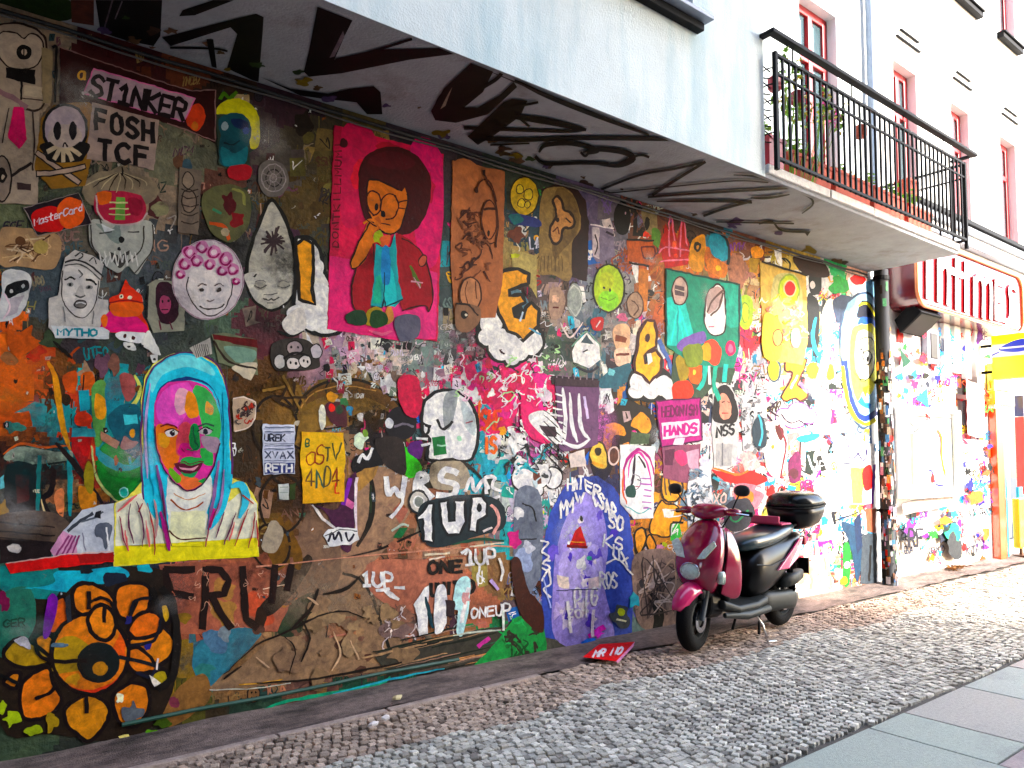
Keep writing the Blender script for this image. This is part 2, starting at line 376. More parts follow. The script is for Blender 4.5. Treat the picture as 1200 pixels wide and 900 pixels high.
# small mosaic stones, each one modelled
def stones(x0, x1, y0, y1, s):
    mb = MB(); rr = random.Random(3)
    X = x0
    n_x = int((x1-x0)/s); n_y = int((y1-y0)/s)
    for i in range(n_x):
        for j in range(n_y):
            bx = x0+(i+.5*(j % 2)*.9+.25)*s; by = y0+(j+.5)*s
            wx = .09*noise.noise((bx*1.1, by*1.1, 0)); wy = .09*noise.noise((bx*1.1, by*1.1, 7))
            a = 1.1*noise.noise((bx*.8, by*.8, 3))+rr.uniform(-.3, .3)
            cxx, cyy = bx+wx+rr.uniform(-.14, .14)*s, by+wy+rr.uniform(-.14, .14)*s
            if cyy > -.425 and cxx < 3.2 or cyy > -.39: continue
            if cyy < -2.34: continue
            h = s*.5*rr.uniform(.84, .99); h2 = s*.5*rr.uniform(.76, .93); z = rr.uniform(-.006, .006)+.012*noise.noise((bx*.7, by*.7, 9))
            t = rr.random()
            k_ = rr.uniform(.7, 1.25); c = tuple(min(.8, q*k_) for q in hx('#bab3a5' if t < .6 else ('#d2cbbc' if t < .88 else '#928b80')))
            if cyy > -.95+.22*noise.noise((bx*.9, 0, 2)): c = tuple(q*k for q, k in zip(c, (.86, .7, .64)))
            ca, sa = math.cos(a), math.sin(a); q = []
            for zz, k in ((-.016, 1.), (z+.001, .96), (z+.005, .78)):
                for ux, uy in ((-1,-1),(1,-1),(1,1),(-1,1)):
                    ux2 = ux*h*k; uy2 = uy*h2*k
                    q.append((cxx+ux2*ca-uy2*sa, cyy+ux2*sa+uy2*ca, zz+ (rr.uniform(-.0025,.0025) if k<.7 else 0)))
            fs = [(8,9,10,11)]+[(b+k, b+(k+1) % 4, b+4+(k+1) % 4, b+4+k) for b in (0, 4) for k in range(4)]
            mb.faces(q, fs, c)
    return mb
near = stones(.2, 9.5, -2.36, -.36, .05)
far = stones(9.5, 17, -2.36, -.36, .075)
near.faces(far.v, far.f, (.3,.3,.3)); near.c[-len(far.f):] = far.c
tag(near.build('mosaic_paving', 'stone', keep=True), kind='structure')
# large granite slabs
g = MB(); rr = random.Random(9)
joints = [-4,-3.0,-2.1,-1.1,-.2,.7,1.6,2.5,3.45,4.37,4.81,5.68,6.5,7.4,8.3,9.3,10.2,11.2,12.2,13.2,14.2,15.2,17,19,22]
tints = ['#a9aea4','#aca6a8','#b6a2a0','#aea896','#a8a294','#b0a6a0']
for a, b in zip(joints, joints[1:]):
    ys = [-2.37, -3.05+rr.uniform(-.1,.1), -3.9+rr.uniform(-.1,.1), -4.75, -5.42]
    c0 = rr.choice(tints)
    for y1, y0 in zip(ys, ys[1:]):
        z = rr.uniform(-.004, .004)
        g.box(a+.006, b-.006, y0+.006, y1-.006, -.1, z, vary(rr.choice([c0, rr.choice(tints)]), .06, rr))
tag(g.build('pavement_slabs', 'slab', bevel=.006, keep=True), kind='structure')
g = MB()
for i in range(46): g.box(-14+i, -13.012+i, -5.62, -5.45, -.12, .0)
tag(g.build('kerb', 'kerb', bevel=.01, keep=True), kind='structure')

# ================================================================== helpers for facades
def holed(mb, x0, x1, z0, z1, y, holes, depth, c=(.5,.5,.5), back=True):
    xs = sorted({x0, x1, *[h[0] for h in holes], *[h[1] for h in holes]}); zs = sorted({z0, z1, *[h[2] for h in holes], *[h[3] for h in holes]})
    for a, b in zip(xs, xs[1:]):
        for d, e in zip(zs, zs[1:]):
            mx, mz = (a+b)/2, (d+e)/2
            if any(h[0] < mx < h[1] and h[2] < mz < h[3] for h in holes): continue
            mb.poly([(a,y,d),(b,y,d),(b,y,e),(a,y,e)], c)
    for h in holes:
        a, b, d, e = h; Y = y+depth
        mb.poly([(a,y,d),(a,Y,d),(a,Y,e),(a,y,e)], c); mb.poly([(b,y,d),(b,y,e),(b,Y,e),(b,Y,d)], c)
        mb.poly([(a,y,e),(a,Y,e),(b,Y,e),(b,y,e)], c); mb.poly([(a,y,d),(b,y,d),(b,Y,d),(a,Y,d)], c)
def window(parent, a, b, d, e, y, name='window', frame='redwood', mull=True, transom=None, label=None):
    mb = MB(); t = .1; y0, y1 = y, y+.07
    mb.box(a, a+t, y0, y1, d, e); mb.box(b-t, b, y0, y1, d, e); mb.box(a+t, b-t, y0, y1, e-t, e); mb.box(a+t, b-t, y0, y1, d, d+t)
    xm = (a+b)/2
    if mull: mb.box(xm-.045, xm+.045, y0-.02, y1-.002, d+t, e-t)
    if transom: mb.box(a+t, b-t, y0-.012, y1-.004, transom-.04, transom+.04)
    o = mb.build(name, frame, parent, bevel=.008)
    if label: o['label'] = label
    p = MB(); p.box(a+t-.01, b-t+.01, y+.03, y+.045, d+t-.01, e-t+.01); p.build('pane', 'glass', o)
    c_ = MB(); w_ = (b-a)*.2     # pale curtain behind the glass
    for x0 in (a+t, b-t-w_):
        n = 7
        for i in range(n):
            xa = x0+w_*i/n; xb = x0+w_*(i+1)/n
            c_.poly([(xa, y+.12+.02*(i % 2), d+t), (xb, y+.12+.02*((i+1) % 2), d+t), (xb, y+.12+.02*((i+1) % 2), e-t), (xa, y+.12+.02*(i % 2), e-t)], '#cfc8c0')
    c_.build('curtain', 'matte', o)
    return o

# ================================================================== HOUSE OVER THE WALL (bay, soffit, balcony)
house = empty('apartment_building', (0, 0, 0))
tag(house, 'white plastered apartment house whose upper floors overhang the graffiti wall', 'building')
mb = MB(); HB = 12.0
bay_holes = [(3.0, 4.55, 4.98, 6.9), (.2, 1.75, 4.98, 6.9)]
holed(mb, -8, 5.48, ST, HB, -1.05, bay_holes, .16)
mb.poly([(5.48,-1.05,ST),(5.48,0,ST),(5.48,0,HB),(5.48,-1.05,HB)]); mb.poly([(-8,-1.05,HB),(5.48,-1.05,HB),(5.48,4,HB),(-8,4,HB)])
mb.poly([(-8,-1.05,ST),(-8,4,ST),(-8,4,HB),(-8,-1.05,HB)])
door = (7.84, 8.68, 4.08, 7.0)
holed(mb, 5.48, 9.28, ST+.1, HB, 0., [door], .22)
mb.build('facade', 'plaster', house)
for h in bay_holes:
    w_ = window(house, *h, -1.05+.10, frame='redwood', transom=6.2)
    s_ = MB(); s_.box(h[0]-.08, h[1]+.08, -1.19, -.98, h[2]-.085, h[2]-.055); s_.build('window_sill', 'zinc', w_, bevel=.004)
    s_ = MB(); s_.box(h[0]-.05, h[1]+.05, -1.12, -1.052, h[2]-.15, h[2]-.09); s_.build('sill_moulding', 'iron', w_, bevel=.006)
dw = window(house, *door, .12, name='balcony_door', transom=6.35, label='red framed glazed balcony door')
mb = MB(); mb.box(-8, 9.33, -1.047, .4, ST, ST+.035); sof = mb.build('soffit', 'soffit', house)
# --- balcony
mb = MB(); xx = 5.5
rg = random.Random(2)
while xx < 9.3:
    l = min(rg.uniform(.8, 1.0), 9.34-xx); mb.box(xx, xx+l-.012, -1.075+rg.uniform(-.004,.004), -.002, ST+.037, ST+.115); xx += l
slab = mb.build('balcony_slab', 'concrete', house, bevel=.008)
def bar(mb, p, q, w, h):
    p, q = Vector(p), Vector(q); d = (q-p).normalized(); a = d.cross(Vector((0,0,1)))
    if a.length < .01: a = Vector((1,0,0))
    a.normalize(); b = a.cross(d).normalized()
    vs = [v+a*w*sx+b*h*sy for v in (p, q) for sx, sy in ((-.5,-.5),(.5,-.5),(.5,.5),(-.5,.5))]
    mb.faces(vs, [(0,1,2,3),(7,6,5,4),(0,4,5,1),(1,5,6,2),(2,6,7,3),(3,7,4,0)])
YF = -1.13; ZB = ST+.15; ZH = 5.12; Z1 = 4.96; Z2 = 4.80
mb = MB(); bar(mb, (5.43, YF-.02, ZH), (9.62, YF-.02, ZH), .07, .035); bar(mb, (5.46, YF+.01, ZH), (5.46, -.98, ZH), .06, .03); bar(mb, (9.59, YF, ZH), (9.59, -.9, ZH), .05, .03)
hr = mb.build('handrail', 'iron', slab, bevel=.004)
for z, w in ((Z1, .03), (Z2, .022), (ZB, .03)):
    mb = MB(); bar(mb, (5.52, YF, z), (9.36, YF, z), w, w*.8); bar(mb, (9.35, YF, z-.002), (9.35, -.02, z-.002), w, w*.8)
    mb.build('rail', 'iron', slab)
bal = None
def baluster(px_, py_):
    global bal
    if bal is None:
        m_ = MB(); bar(m_, (0,0,0), (0,0,Z1-ZB+.04), .019, .019); bal = m_.build('baluster', 'iron', slab, origin=(0,0,0)); o = bal
    else:
        o = bal.copy(); col.objects.link(o); o.parent = slab
    o.location = (px_, py_, ZB-.02)
n = 38
for i in range(n+1): baluster(5.54+i*(9.35-5.54)/n, YF)
for i in range(1, 8): baluster(9.35, YF+i*(1.1)/8)
for xx, yy in ((5.53, YF), (9.35, YF), (9.35, -.06)):
    m_ = MB(); bar(m_, (xx,yy,ST+.05), (xx,yy,Z1+.02), .035, .035); m_.build('railing_post', 'iron', slab)
for xx in (5.75, 6.75, 7.8, 8.75):          # bent brackets that carry the handrail
    m_ = MB(); m_.tube([(xx, YF, Z1), (xx+.05, YF, Z1+.02), (xx+.05, YF, ZH-.02)], .007); m_.build('rail_bracket', 'iron', slab)
m_ = MB()
for k in range(5):                           # iron scrollwork of the short left side
    z0 = 4.25+k*.14
    m_.tube([(5.55+.045*math.cos(t), YF+.09+.05*math.sin(t), z0+.012*t) for t in [i*.5 for i in range(12)]], .006)
    m_.tube([(5.50, YF+.03, z0), (5.53, YF+.12, z0+.1)], .006)
m_.build('scroll_panel', 'iron', slab)
# things on the balcony
def planter(x, y, z, l, w, h, label, cname='flower_box', m='terracotta', leaves=14, seed=1, lf='leaf', group='flower boxes standing on the balcony'):
    r_ = random.Random(seed)
    t = empty(cname, (x, y, z)); tag(t, label, 'flower box' if cname == 'flower_box' else 'plant pot', group)
    b = MB(); t_ = .012; tp = .04
    vs = [(-l/2+tp*.4,-w/2+tp*.4,0),(l/2-tp*.4,-w/2+tp*.4,0),(l/2-tp*.4,w/2-tp*.4,0),(-l/2+tp*.4,w/2-tp*.4,0),(-l/2,-w/2,h),(l/2,-w/2,h),(l/2,w/2,h),(-l/2,w/2,h)]
    inn = [(-l/2+t_,-w/2+t_,h),(l/2-t_,-w/2+t_,h),(l/2-t_,w/2-t_,h),(-l/2+t_,w/2-t_,h),(-l/2+t_,-w/2+t_,h-.03),(l/2-t_,-w/2+t_,h-.03),(l/2-t_,w/2-t_,h-.03),(-l/2+t_,w/2-t_,h-.03)]
    b.faces(vs+inn, [(0,3,2,1),(0,1,5,4),(1,2,6,5),(2,3,7,6),(3,0,4,7)]+[(4+k,4+(k+1)%4,8+(k+1)%4,8+k) for k in range(4)]+[(8+k,8+(k+1)%4,12+(k+1)%4,12+k) for k in range(4)])
    b.box(-l/2-.006, l/2+.006, -w/2-.008, -w/2-.001, h-.035, h-.004)
    b.build('box' if cname == 'flower_box' else 'pot', m, t)
    s = MB(); s.poly([(-l/2+t_,-w/2+t_,h-.028),(l/2-t_,-w/2+t_,h-.028),(l/2-t_,w/2-t_,h-.028),(-l/2+t_,w/2-t_,h-.028)]); s.build('soil', 'soil', t)
    if leaves:
        f = MB()
        for k in range(leaves):
            bx, by = r_.uniform(-l/2+.03, l/2-.03), r_.uniform(-w/3, w/3); hh = r_.uniform(.05, .2)
            tx, ty = bx+r_.uniform(-.08,.08), by+r_.uniform(-.06,.06)
            f.tube([(bx,by,h-.03),(tx,ty,h+hh)], .003, n=4)
            for q in range(7):
                a = r_.uniform(0, 6.28); L_ = r_.uniform(.04,.09); z_ = h+hh*r_.uniform(.5,1)
                c_, s_ = math.cos(a), math.sin(a)
                f.poly([(tx,ty,z_),(tx+L_*.5*c_-L_*.3*s_,ty+L_*.5*s_+L_*.3*c_,z_+.02),(tx+L_*c_,ty+L_*s_,z_),(tx+L_*.5*c_+L_*.3*s_,ty+L_*.5*s_-L_*.3*c_,z_+.015)])
        f.build('foliage', lf, t)
    return t
BZ = ST+.117
planter(6.35, -.86, BZ, .68, .24, .28, 'terracotta flower box on the balcony floor, nearest the red pot', seed=1, leaves=12)
planter(7.1, -.86, BZ, .68, .24, .3, 'terracotta flower box in front of the balcony door', seed=2, leaves=8)
planter(7.85, -.86, BZ, .68, .24, .3, 'terracotta flower box on the balcony floor right of the door', seed=3, leaves=14, m='terracotta')
planter(8.55, -.86, BZ, .6, .24, .28, 'terracotta flower box near the right end of the balcony floor', seed=4, leaves=14)
planter(5.72, -.9, BZ, .24, .24, .3, 'dark red plant pot in the left corner of the balcony', 'plant_pot', 'redpot', 5, 5, group='pots on the balcony')
planter(8.5, -.2, 4.62, .26, .2, .16, 'small orange pot hung on the back rail, left one', 'plant_pot', 'terracotta', 8, 6, 'leafy', group='pots hung at the balcony end')
planter(9.2, -.55, 4.72, .26, .18, .17, 'small orange pot hung at the right end of the balcony', 'plant_pot', 'terracotta', 0, 7, group='pots hung at the balcony end')
# flowering plant climbing over the left end of the rail
t = empty('flowering_plant', (5.95, -1.0, BZ)); tag(t, 'yellow-green flowering plant rising over the left end of the balcony rail', 'plant')
f = MB(); fy = MB(); fp = MB(); r_ = random.Random(8); st_ = MB()
for k in range(24):
    bx = r_.uniform(-.25, .75); zt = .76+r_.uniform(0, .3)-.1*max(0, bx); by = r_.uniform(-.12, .1)
    st_.tube([(bx*.5, 0, 0), (bx*.8, by*.5, zt*.5), (bx, by, zt)], .004, n=4)
    for q in range(9):
        a = r_.uniform(0, 6.28); L_ = r_.uniform(.04, .085); z_ = zt-r_.uniform(0, .22); c_, s_ = math.cos(a), math.sin(a)
        (f if r_.random() < .6 else fy).poly([(bx,by,z_),(bx+L_*.5*c_-L_*.35*s_,by+L_*.5*s_+L_*.35*c_,z_+.03),(bx+L_*c_,by+L_*s_,z_-.01),(bx+L_*.5*c_+L_*.35*s_,by+L_*.5*s_-L_*.35*c_,z_+.02)])
for k in range(9):
    bx, by, z_ = r_.uniform(.35, .75), r_.uniform(-.12, 0), r_.uniform(.62, .85)
    for q in range(5):
        a = q*1.257; c_, s_ = math.cos(a), math.sin(a)
        fp.poly([(bx,by,z_),(bx+.03*c_-.015*s_,by-.01,z_+.03*s_+.015*c_),(bx+.05*c_,by,z_+.05*s_),(bx+.03*c_+.015*s_,by-.01,z_+.03*s_-.015*c_)])
st_.build('stems', 'leaf', t); f.build('leaves', 'leaf', t); fy.build('yellow_leaves', 'leafy', t); fp.build('blossoms', 'petal', t)
# small cloths/boxes hung inside the railing
for k, (x, z, m_, lb) in enumerate(((5.68, 4.86, 'redpot', 'small red box hung in the left corner of the balcony railing'), (6.03, 4.84, 'redpot', 'small red box hung behind the rail under the flowering plant'), (7.15, 4.84, 'terracotta', 'orange box hung behind the middle of the rail'))):
    t = empty('hanging_box', (x, YF+.1, z-.13)); tag(t, lb, 'small box', 'small boxes hung on the balcony railing')
    b = MB(); b.loft([((0,0,0), .04, .04, math.pi/2), ((0,0,.02), .055, .055, math.pi/2), ((0,0,.11), .055, .055, math.pi/2), ((0,0,.13), .03, .03, math.pi/2)], n=12, e=3); b.build('shade', m_, t)  # body of the hung box, not a lamp
    b = MB(); b.tube([(0,0,.13),(0,-.05,.155),(0,-.1,.14)], .004, n=5); b.build('hook', 'iron', t)

# ================================================================== NEIGHBOUR HOUSE AND ITS SHOP FRONT
nb = empty('neighbouring_building', (9.5, 0, 0)); tag(nb, 'white neighbouring house with narrow red windows above a cinema front', 'building')
def loc(parent): return parent.location
class NBM(MB):
    def build(s, name, m, parent=None, **k):
        if parent is nb or True:
            pass
        return super().build(name, m, parent, **k)
nb.location = (0, 0, 0)
wins = [(10.17, 10.86, 5.1, 6.98), (12.0, 12.65, 5.1, 6.94), (13.91, 14.6, 5.1, 6.94), (15.9, 16.6, 5.1, 6.94), (18, 18.7, 5.1, 6.94)]
ups = [(10.3, 11.0, 8.75, 10.6), (12.3, 13.05, 8.75, 10.6), (14.05, 14.8, 8.75, 10.6), (16, 16.7, 8.75, 10.6)]
mb = MB(); holed(mb, 9.3, 24, 5.02, 12.5, .01, wins+ups, .2); mb.build('upper_wall', 'plaster2', nb)
for h in wins: window(nb, *h, .13, transom=6.35)
for h in ups:
    w_ = window(nb, *h, .13)
    s_ = MB(); s_.box(h[0]-.08, h[1]+.08, -.12, .06, h[2]-.05, h[2]-.02); s_.box(h[0]-.08, h[1]+.08, -.09, .005, h[2]-.13, h[2]-.055); s_.build('window_sill', 'iron', w_, bevel=.004)
for h in wins:      # thin ledges above each window
    m_ = MB(); m_.box(h[0]+.1, h[1]+.12, -.025, .005, 7.335, 7.353); m_.box(h[0]+.22, h[1]+.08, -.025, .005, 7.465, 7.48); m_.build('thin_ledge', 'iron', nb)
# cornice: stepped mouldings
for (z0, z1, y, m_) in ((4.95, 5.02, -.28, 'iron'), (4.85, 4.948, -.24, 'zinc'), (4.72, 4.847, -.18, 'plaster2'), (4.66, 4.717, -.22, 'zinc'), (4.5, 4.657, -.1, 'plaster2')):
    m__ = MB(); m__.box(9.75, 24, y, .02, z0, z1); m__.build('cornice_moulding', m_, nb, bevel=.008)
shop_hole = [(11.84, 12.66, 1.86, 2.95), (13.3, 16.5, .06, 3.2)]
mb = MB(); holed(mb, 9.3, 24, -.1, 4.5, .015, shop_hole, .25, '#eeeeea'); lw = mb.build('shop_wall', 'matte', nb)
fw = window(nb, 11.84, 12.66, 1.86, 2.95, .13, name='shop_window', mull=False, transom=2.5)
m_ = MB(); m_.box(11.78, 12.74, -.05, .01, 1.79, 1.85); m_.build('window_sill', 'zinc', fw)
# recessed shop entrance: back wall, orange door jamb, dark door leaf
m_ = MB(); m_.box(13.3, 16.5, .9, 1.0, .06, 3.2, '#f0eadc'); m_.build('entrance_back_wall', 'matte', nb)
m_ = MB(); m_.box(13.02, 13.27, -.1, .01, .02, 2.35, '#e04a10'); m_.build('door_jamb', 'gloss', nb, bevel=.01)
m_ = MB(); m_.box(13.27, 13.42, -.06, .012, .02, 2.35, '#20202a'); m_.box(13.42, 13.52, -.05, .012, .02, 2.3, '#1c8a8e'); m_.build('door_edge', 'gloss', nb, bevel=.01)
m_ = MB(); m_.box(12.95, 13.75, -.12, .0, 2.4, 2.62, '#ffc400'); m_.box(12.98, 13.7, -.10, -.001, 2.63, 3.05, '#ffd400'); m_.box(13.0, 13.6, -.125, -.1, 2.48, 2.55, '#f4f4f4'); m_.build('yellow_fascia', 'gloss', nb, bevel=.008)
m_ = MB(); m_.box(13.3, 16.5, -.02, .9, -.02, .05, '#8a8480'); m_.build('door_step', 'matte', nb)
# vents and boxes on the shop wall
m_ = MB(); m_.box(10.78, 11.15, -.07, .012, 2.88, 3.38, '#8f8fa0'); m_.box(10.87, 11.07, -.085, -.065, 2.95, 3.3, '#1a141c'); m_.build('vent_box', 'matte', nb, bevel=.01)
for k in range(4):
    m_ = MB(); x0 = 11.35+.36*k; m_.box(x0, x0+.2, -.06, .012, 2.75+.06*(k % 2), 3.5, '#f4f4f4'); m_.build('white_pilaster', 'matte', nb, bevel=.01)

# poster case
t = empty('display_case', (10.75, 0, 1.1)); tag(t, 'white framed display case on the shop wall right of the drainpipe', 'display case')
W_, Hh = .78, 1.1
m_ = MB()
for a, b, d, e in ((-W_-.04, W_+.04, -.05, 0), (-W_-.04, W_+.04, Hh, Hh+.05), (-W_-.04, -W_, 0, Hh), (W_, W_+.04, 0, Hh)): m_.box(a, b, -.16, .01, d, e, '#f2f2f2')
m_.build('frame', 'matte', t, bevel=.006)
m_ = MB(); m_.box(-W_, W_, -.05, .0, 0, Hh, '#f6f4ee'); m_.build('backing', 'matte', t)
a_ = Art(.052, .0006, mp=lambda x, y, o: (x, -o, y))
a_.P([(-.74,.12),(-.45,.12),(-.42,.8),(-.74,.82)], '#f4ee9a'); a_.P([(-.74,.1),(-.66,.1),(-.66,.8),(-.74,.8)], '#7fd048')
a_.L([(-.05,.1),(0,.3),(.1,.28),(.2,.12),(.42,.1)], .03, '#30309a'); a_.L([(.3,.85),(.42,.75),(.4,.5),(.5,.25),(.68,.18)], .06, '#e0901c'); a_.L([(.3,.86),(.38,.7),(.34,.5)], .02, '#5a2a6a')
a_.P([(.5,.15),(.72,.12),(.72,.95),(.55,.9)], '#fff0b8'); a_.blob(.1, .2, .06, '#8a3030'); a_.L([(-.6,.98),(-.45,.9),(-.4,.82),(-.2,.92)], .02, '#444'); a_.blob(-.62, .86, .04, '#e04050')
a_.L([(-.74,1.03),(.74,1.04)], .012, '#334', sm=False); a_.L([(.75,.02),(.75,1.03)], .012, '#357', sm=False)
deepen(a_); a_.build('picture', 'paper', t)
# floodlight under the sign
t = empty('floodlight', (10.15, -.02, 3.38)); tag(t, 'grey floodlight fixed to the wall under the red sign', 'lamp')
m_ = MB(); m_.faces([(-.2,-.06,-.18),(.42,-.06,-.18),(.42,-.34,.06),(-.2,-.34,.06),(-.2,.01,.0),(.42,.01,.0),(.42,-.2,.2),(-.2,-.2,.2)], [(3,2,1,0),(4,5,6,7),(0,1,5,4),(1,2,6,5),(2,3,7,6),(3,0,4,7)]); m_.build('housing', 'iron', t, bevel=.012)
m_ = MB(); m_.faces([(-.16,-.085,-.168),(.38,-.085,-.168),(.38,-.325,.038),(-.16,-.325,.038)], [(0,1,2,3)]); m_.build('lens', 'blackplastic', t)
m_ = MB(); m_.box(.06, .16, -.08, .012, .0, .05); m_.build('bracket', 'iron', t)

# big red sign
sg = empty('cinema_sign', (0, 0, 0)); tag(sg, 'big curved red cinema sign with white capital letters above the shop wall', 'sign')
SX0, SX1, SZ0, SZ1, SY = 9.82, 13.5, 3.5, 4.42, -.34
def signprof(n=9, r=.22, ins=0.):
    pts = []
    x0, x1, z0, z1 = SX0+ins, SX1-ins, SZ0+ins, SZ1-ins; r -= ins*.5
    for cx_, cz_, a0 in ((x1-r, z0+r, -90), (x1-r, z1-r, 0), (x0+r, z1-r, 90), (x0+r, z0+r, 180)):
        for i in range(n): 
            a = R(a0+90*i/(n-1)); pts.append((cx_+r*math.cos(a), cz_+r*math.sin(a)))
    return pts
pr = signprof(); n = len(pr)
m_ = MB(); m_.faces([(x, .012, z) for x, z in pr]+[(x, SY, z) for x, z in pr], [(i, (i+1) % n, n+(i+1) % n, n+i) for i in range(n)]+[tuple(range(n, 2*n))], '#5c0414'); m_.build('sign_box', 'gloss', sg)
pi_ = signprof(ins=.06)
m_ = MB(); m_.faces([(x, SY-.012, z) for x, z in pi_], [tuple(range(len(pi_)))], '#9c0010'); m_.build('sign_face', 'gloss', sg)
m_ = MB(); m_.tube([(x, SY-.02, z) for x, z in signprof(ins=.02)+[signprof(ins=.02)[0]]], .026, '#d88050', n=8); m_.build('border_tube', 'gloss', sg, smooth=True)
LT = {  # tall narrow capitals as strokes on a 0..1 cell
 'I':[[(.5,0),(.5,1)]], 'N':[[(.1,0),(.1,.9)],[(.1,.9),(.5,1),(.9,.88),(.9,0)]], 'T':[[(.5,0),(.5,1)],[(-.05,.97),(1.05,.97)]],
 'M':[[(.02,0),(.02,.92)],[(.02,.9),(.28,1),(.5,.85),(.5,0)],[(.5,.85),(.75,1),(.98,.88),(.98,0)]], 'E':[[(.1,0),(.1,1)],[(.1,.96),(.95,.96)],[(.1,.52),(.85,.52)],[(.1,.04),(.95,.04)]],
 'S':[[(1.,.88),(.7,1),(.4,.92),(.35,.7),(.6,.5),(.6,.12),(.3,0),(.0,.08)]]}
def sp(px, py): q = W(px, py, SY); return (q[0], q[2])
for ch, pls in (('I',[[(1084,300),(1084,348)]]), ('N',[[(1097,303),(1097,352)],[(1097,318),(1103,311),(1108,317),(1108,356)]]), ('T',[[(1118,306),(1118,361)],[(1112,318),(1124,323)]]), ('I',[[(1129,310),(1129,364)]]),
                ('M',[[(1139,328),(1139,368)],[(1139,332),(1144,325),(1149,333),(1149,371)],[(1149,334),(1154,328),(1158,336),(1158,373)]]),
                ('E',[[(1164,330),(1164,374)],[(1164,331),(1173,334)],[(1164,351),(1171,353)],[(1164,373),(1173,375)]]), ('S',[[(1188,340),(1184,336),(1180,340),(1181,352),(1181,370),(1178,377),(1174,375)]])):
    lm = Art(.0, .002, mp=lambda X, Z, o: (X, SY-.035-o, Z))
    for pl in pls:
        q = [sp(*a) for a in pl]; k = len(lm.v)
        lm.L(q, .1 if ch not in 'ES' else .08, '#f6f0f0', sm=len(q) > 2)
        vv = lm.v[k:]; m2 = len(vv)//2
        back = [(p[0], SY-.013, p[2]) for p in vv]
        fs = [(2*i, 2*i+2, len(vv)+2*i+2, len(vv)+2*i) for i in range(m2-1)]+[(2*i+1, 2*i+3, len(vv)+2*i+3, len(vv)+2*i+1) for i in range(m2-1)]+[(0,1,len(vv)+1,len(vv)),(len(vv)-2,len(vv)-1,2*len(vv)-1,2*len(vv)-2)]
        lm.faces(vv+back, fs, '#6a0c1c')
    lm.build('letter', 'gloss', sg)
# yellow sign projecting from the wall
ys = empty('projecting_sign', (12.72, 0, 2.76)); tag(ys, 'square yellow light-box sign with a blue fish-like emblem, sticking out of the wall', 'sign')
m_ = MB(); m_.box(-.09, .09, -1.0, -.2, .0, .66, '#ffe000'); m_.build('light_box', mat('yellow_acrylic', '#ffe000', .3, n_amt=.03, emit=('#ffd800', .25)), ys, bevel=.012)
a_ = Art(.092, .0006, mp=lambda x, y, o: (-o, -x, y))   # face towards the camera (-X side)
a_.P([(.21,.33),(.99,.33),(.99,.5),(.21,.52)], '#f6f6ff'); a_.P([(.3,.44),(.5,.55),(.75,.56),(.9,.46),(.72,.40),(.5,.38)], '#2038c0', sm=True); a_.L([(.33,.455),(.86,.45)], .025, '#f6f6ff'); a_.L([(.2,.36),(.3,.40)], .02, '#2038c0')
a_.build('emblem', 'gloss', ys)
m_ = MB(); m_.box(-.02, .02, -.21, .02, .1, .14); m_.box(-.02, .02, -.21, .02, .5, .54); m_.build('bracket', 'iron', ys)
# red upright sign in the entrance
rs = empty('upright_sign', (14.0, -.02, 1.0)); tag(rs, 'narrow upright red sign with pale marks at the shop entrance', 'sign')
m_ = MB(); m_.box(-.0, .3, -.14, .0, 0, 1.25, '#e8261a'); m_.box(0.0, .3, -.141, .0, 1.26, 1.6, '#2a2a6a'); m_.build('panel', 'gloss', rs, bevel=.01)
a_ = Art(.145, .0006, mp=lambda x, y, o: (x, -o, y))
for k in range(5): a_.E(.15, .15+.23*k, .07, .07, '#f8b0a0'); a_.E(.15, .15+.23*k, .035, .035, '#e8261a')
a_.build('marks', 'gloss', rs)
yb = empty('advertising_stand', (13.62, -.12, 0.02)); tag(yb, 'yellow upright advertising stand by the orange door jamb', 'stand')
m_ = MB(); m_.box(0, .34, -.05, .05, .14, .92, '#ffc81e'); m_.build('board', 'gloss', yb, bevel=.012)
m_ = MB(); m_.box(.05, .3, -.1, .1, 0, .03, '#5a3010'); m_.box(.14, .2, -.02, .02, .03, .14, '#5a3010'); m_.build('foot', 'matte', yb, bevel=.005)
m_ = MB(); m_.box(.1, .26, -.02, .02, .93, 1.1, '#3aa0c8'); m_.build('top_card', 'gloss', yb)

# painted marks, stickers and the case's painted shadow on the neighbour's wall
a_ = Art(-.012, .0002, seed=31)
rg = random.Random(77)
pal = ['#20c8c8','#e02878','#2838b0','#f08020','#30a050','#181818','#8848a8','#e8d040','#c83030','#60a8e0','#444c60','#222']
for k in range(230):
    px, py = rg.uniform(1052, 1158), rg.uniform(385, 655)
    if 1050 < px < 1122 and 478 < py < 590 and rg.random() < .9: continue
    c = rg.choice(pal); t_ = rg.random()
    if t_ < .45: a_.blob(px, py, rg.uniform(1.2, 4.5), c, rg.uniform(.7, 2.2))
    elif t_ < .8: a_.L([(px+rg.uniform(-7,7), py+rg.uniform(-10,10)) for _ in range(rg.randint(3,6))], rg.uniform(.7, 1.6), c)
    else: a_.T(''.join(rg.choice('ABKRSTEOX') for _ in range(3)), (px, py), (px+16, py-2), 8, 8, c, 1.3, jit=.8)
a_.P([(1048,408),(1062,424),(1052,432)], '#2c6a58'); a_.blob(1065, 452, 4.5, '#e82888', 1.2); a_.P([(1068,468),(1080,455),(1082,478)], '#3cc8c4')
a_.blob(1060, 620, 6, '#8a5aa0', 1.6); a_.T('RF', (1058,640), (1076,640), 20, 20, '#3a3848', 3); a_.blob(1112, 625, 9, '#58b898', 1.3); a_.blob(1112, 640, 8, '#54585c', 1.8); a_.blob(1101, 610, 8, '#e89870', .8)
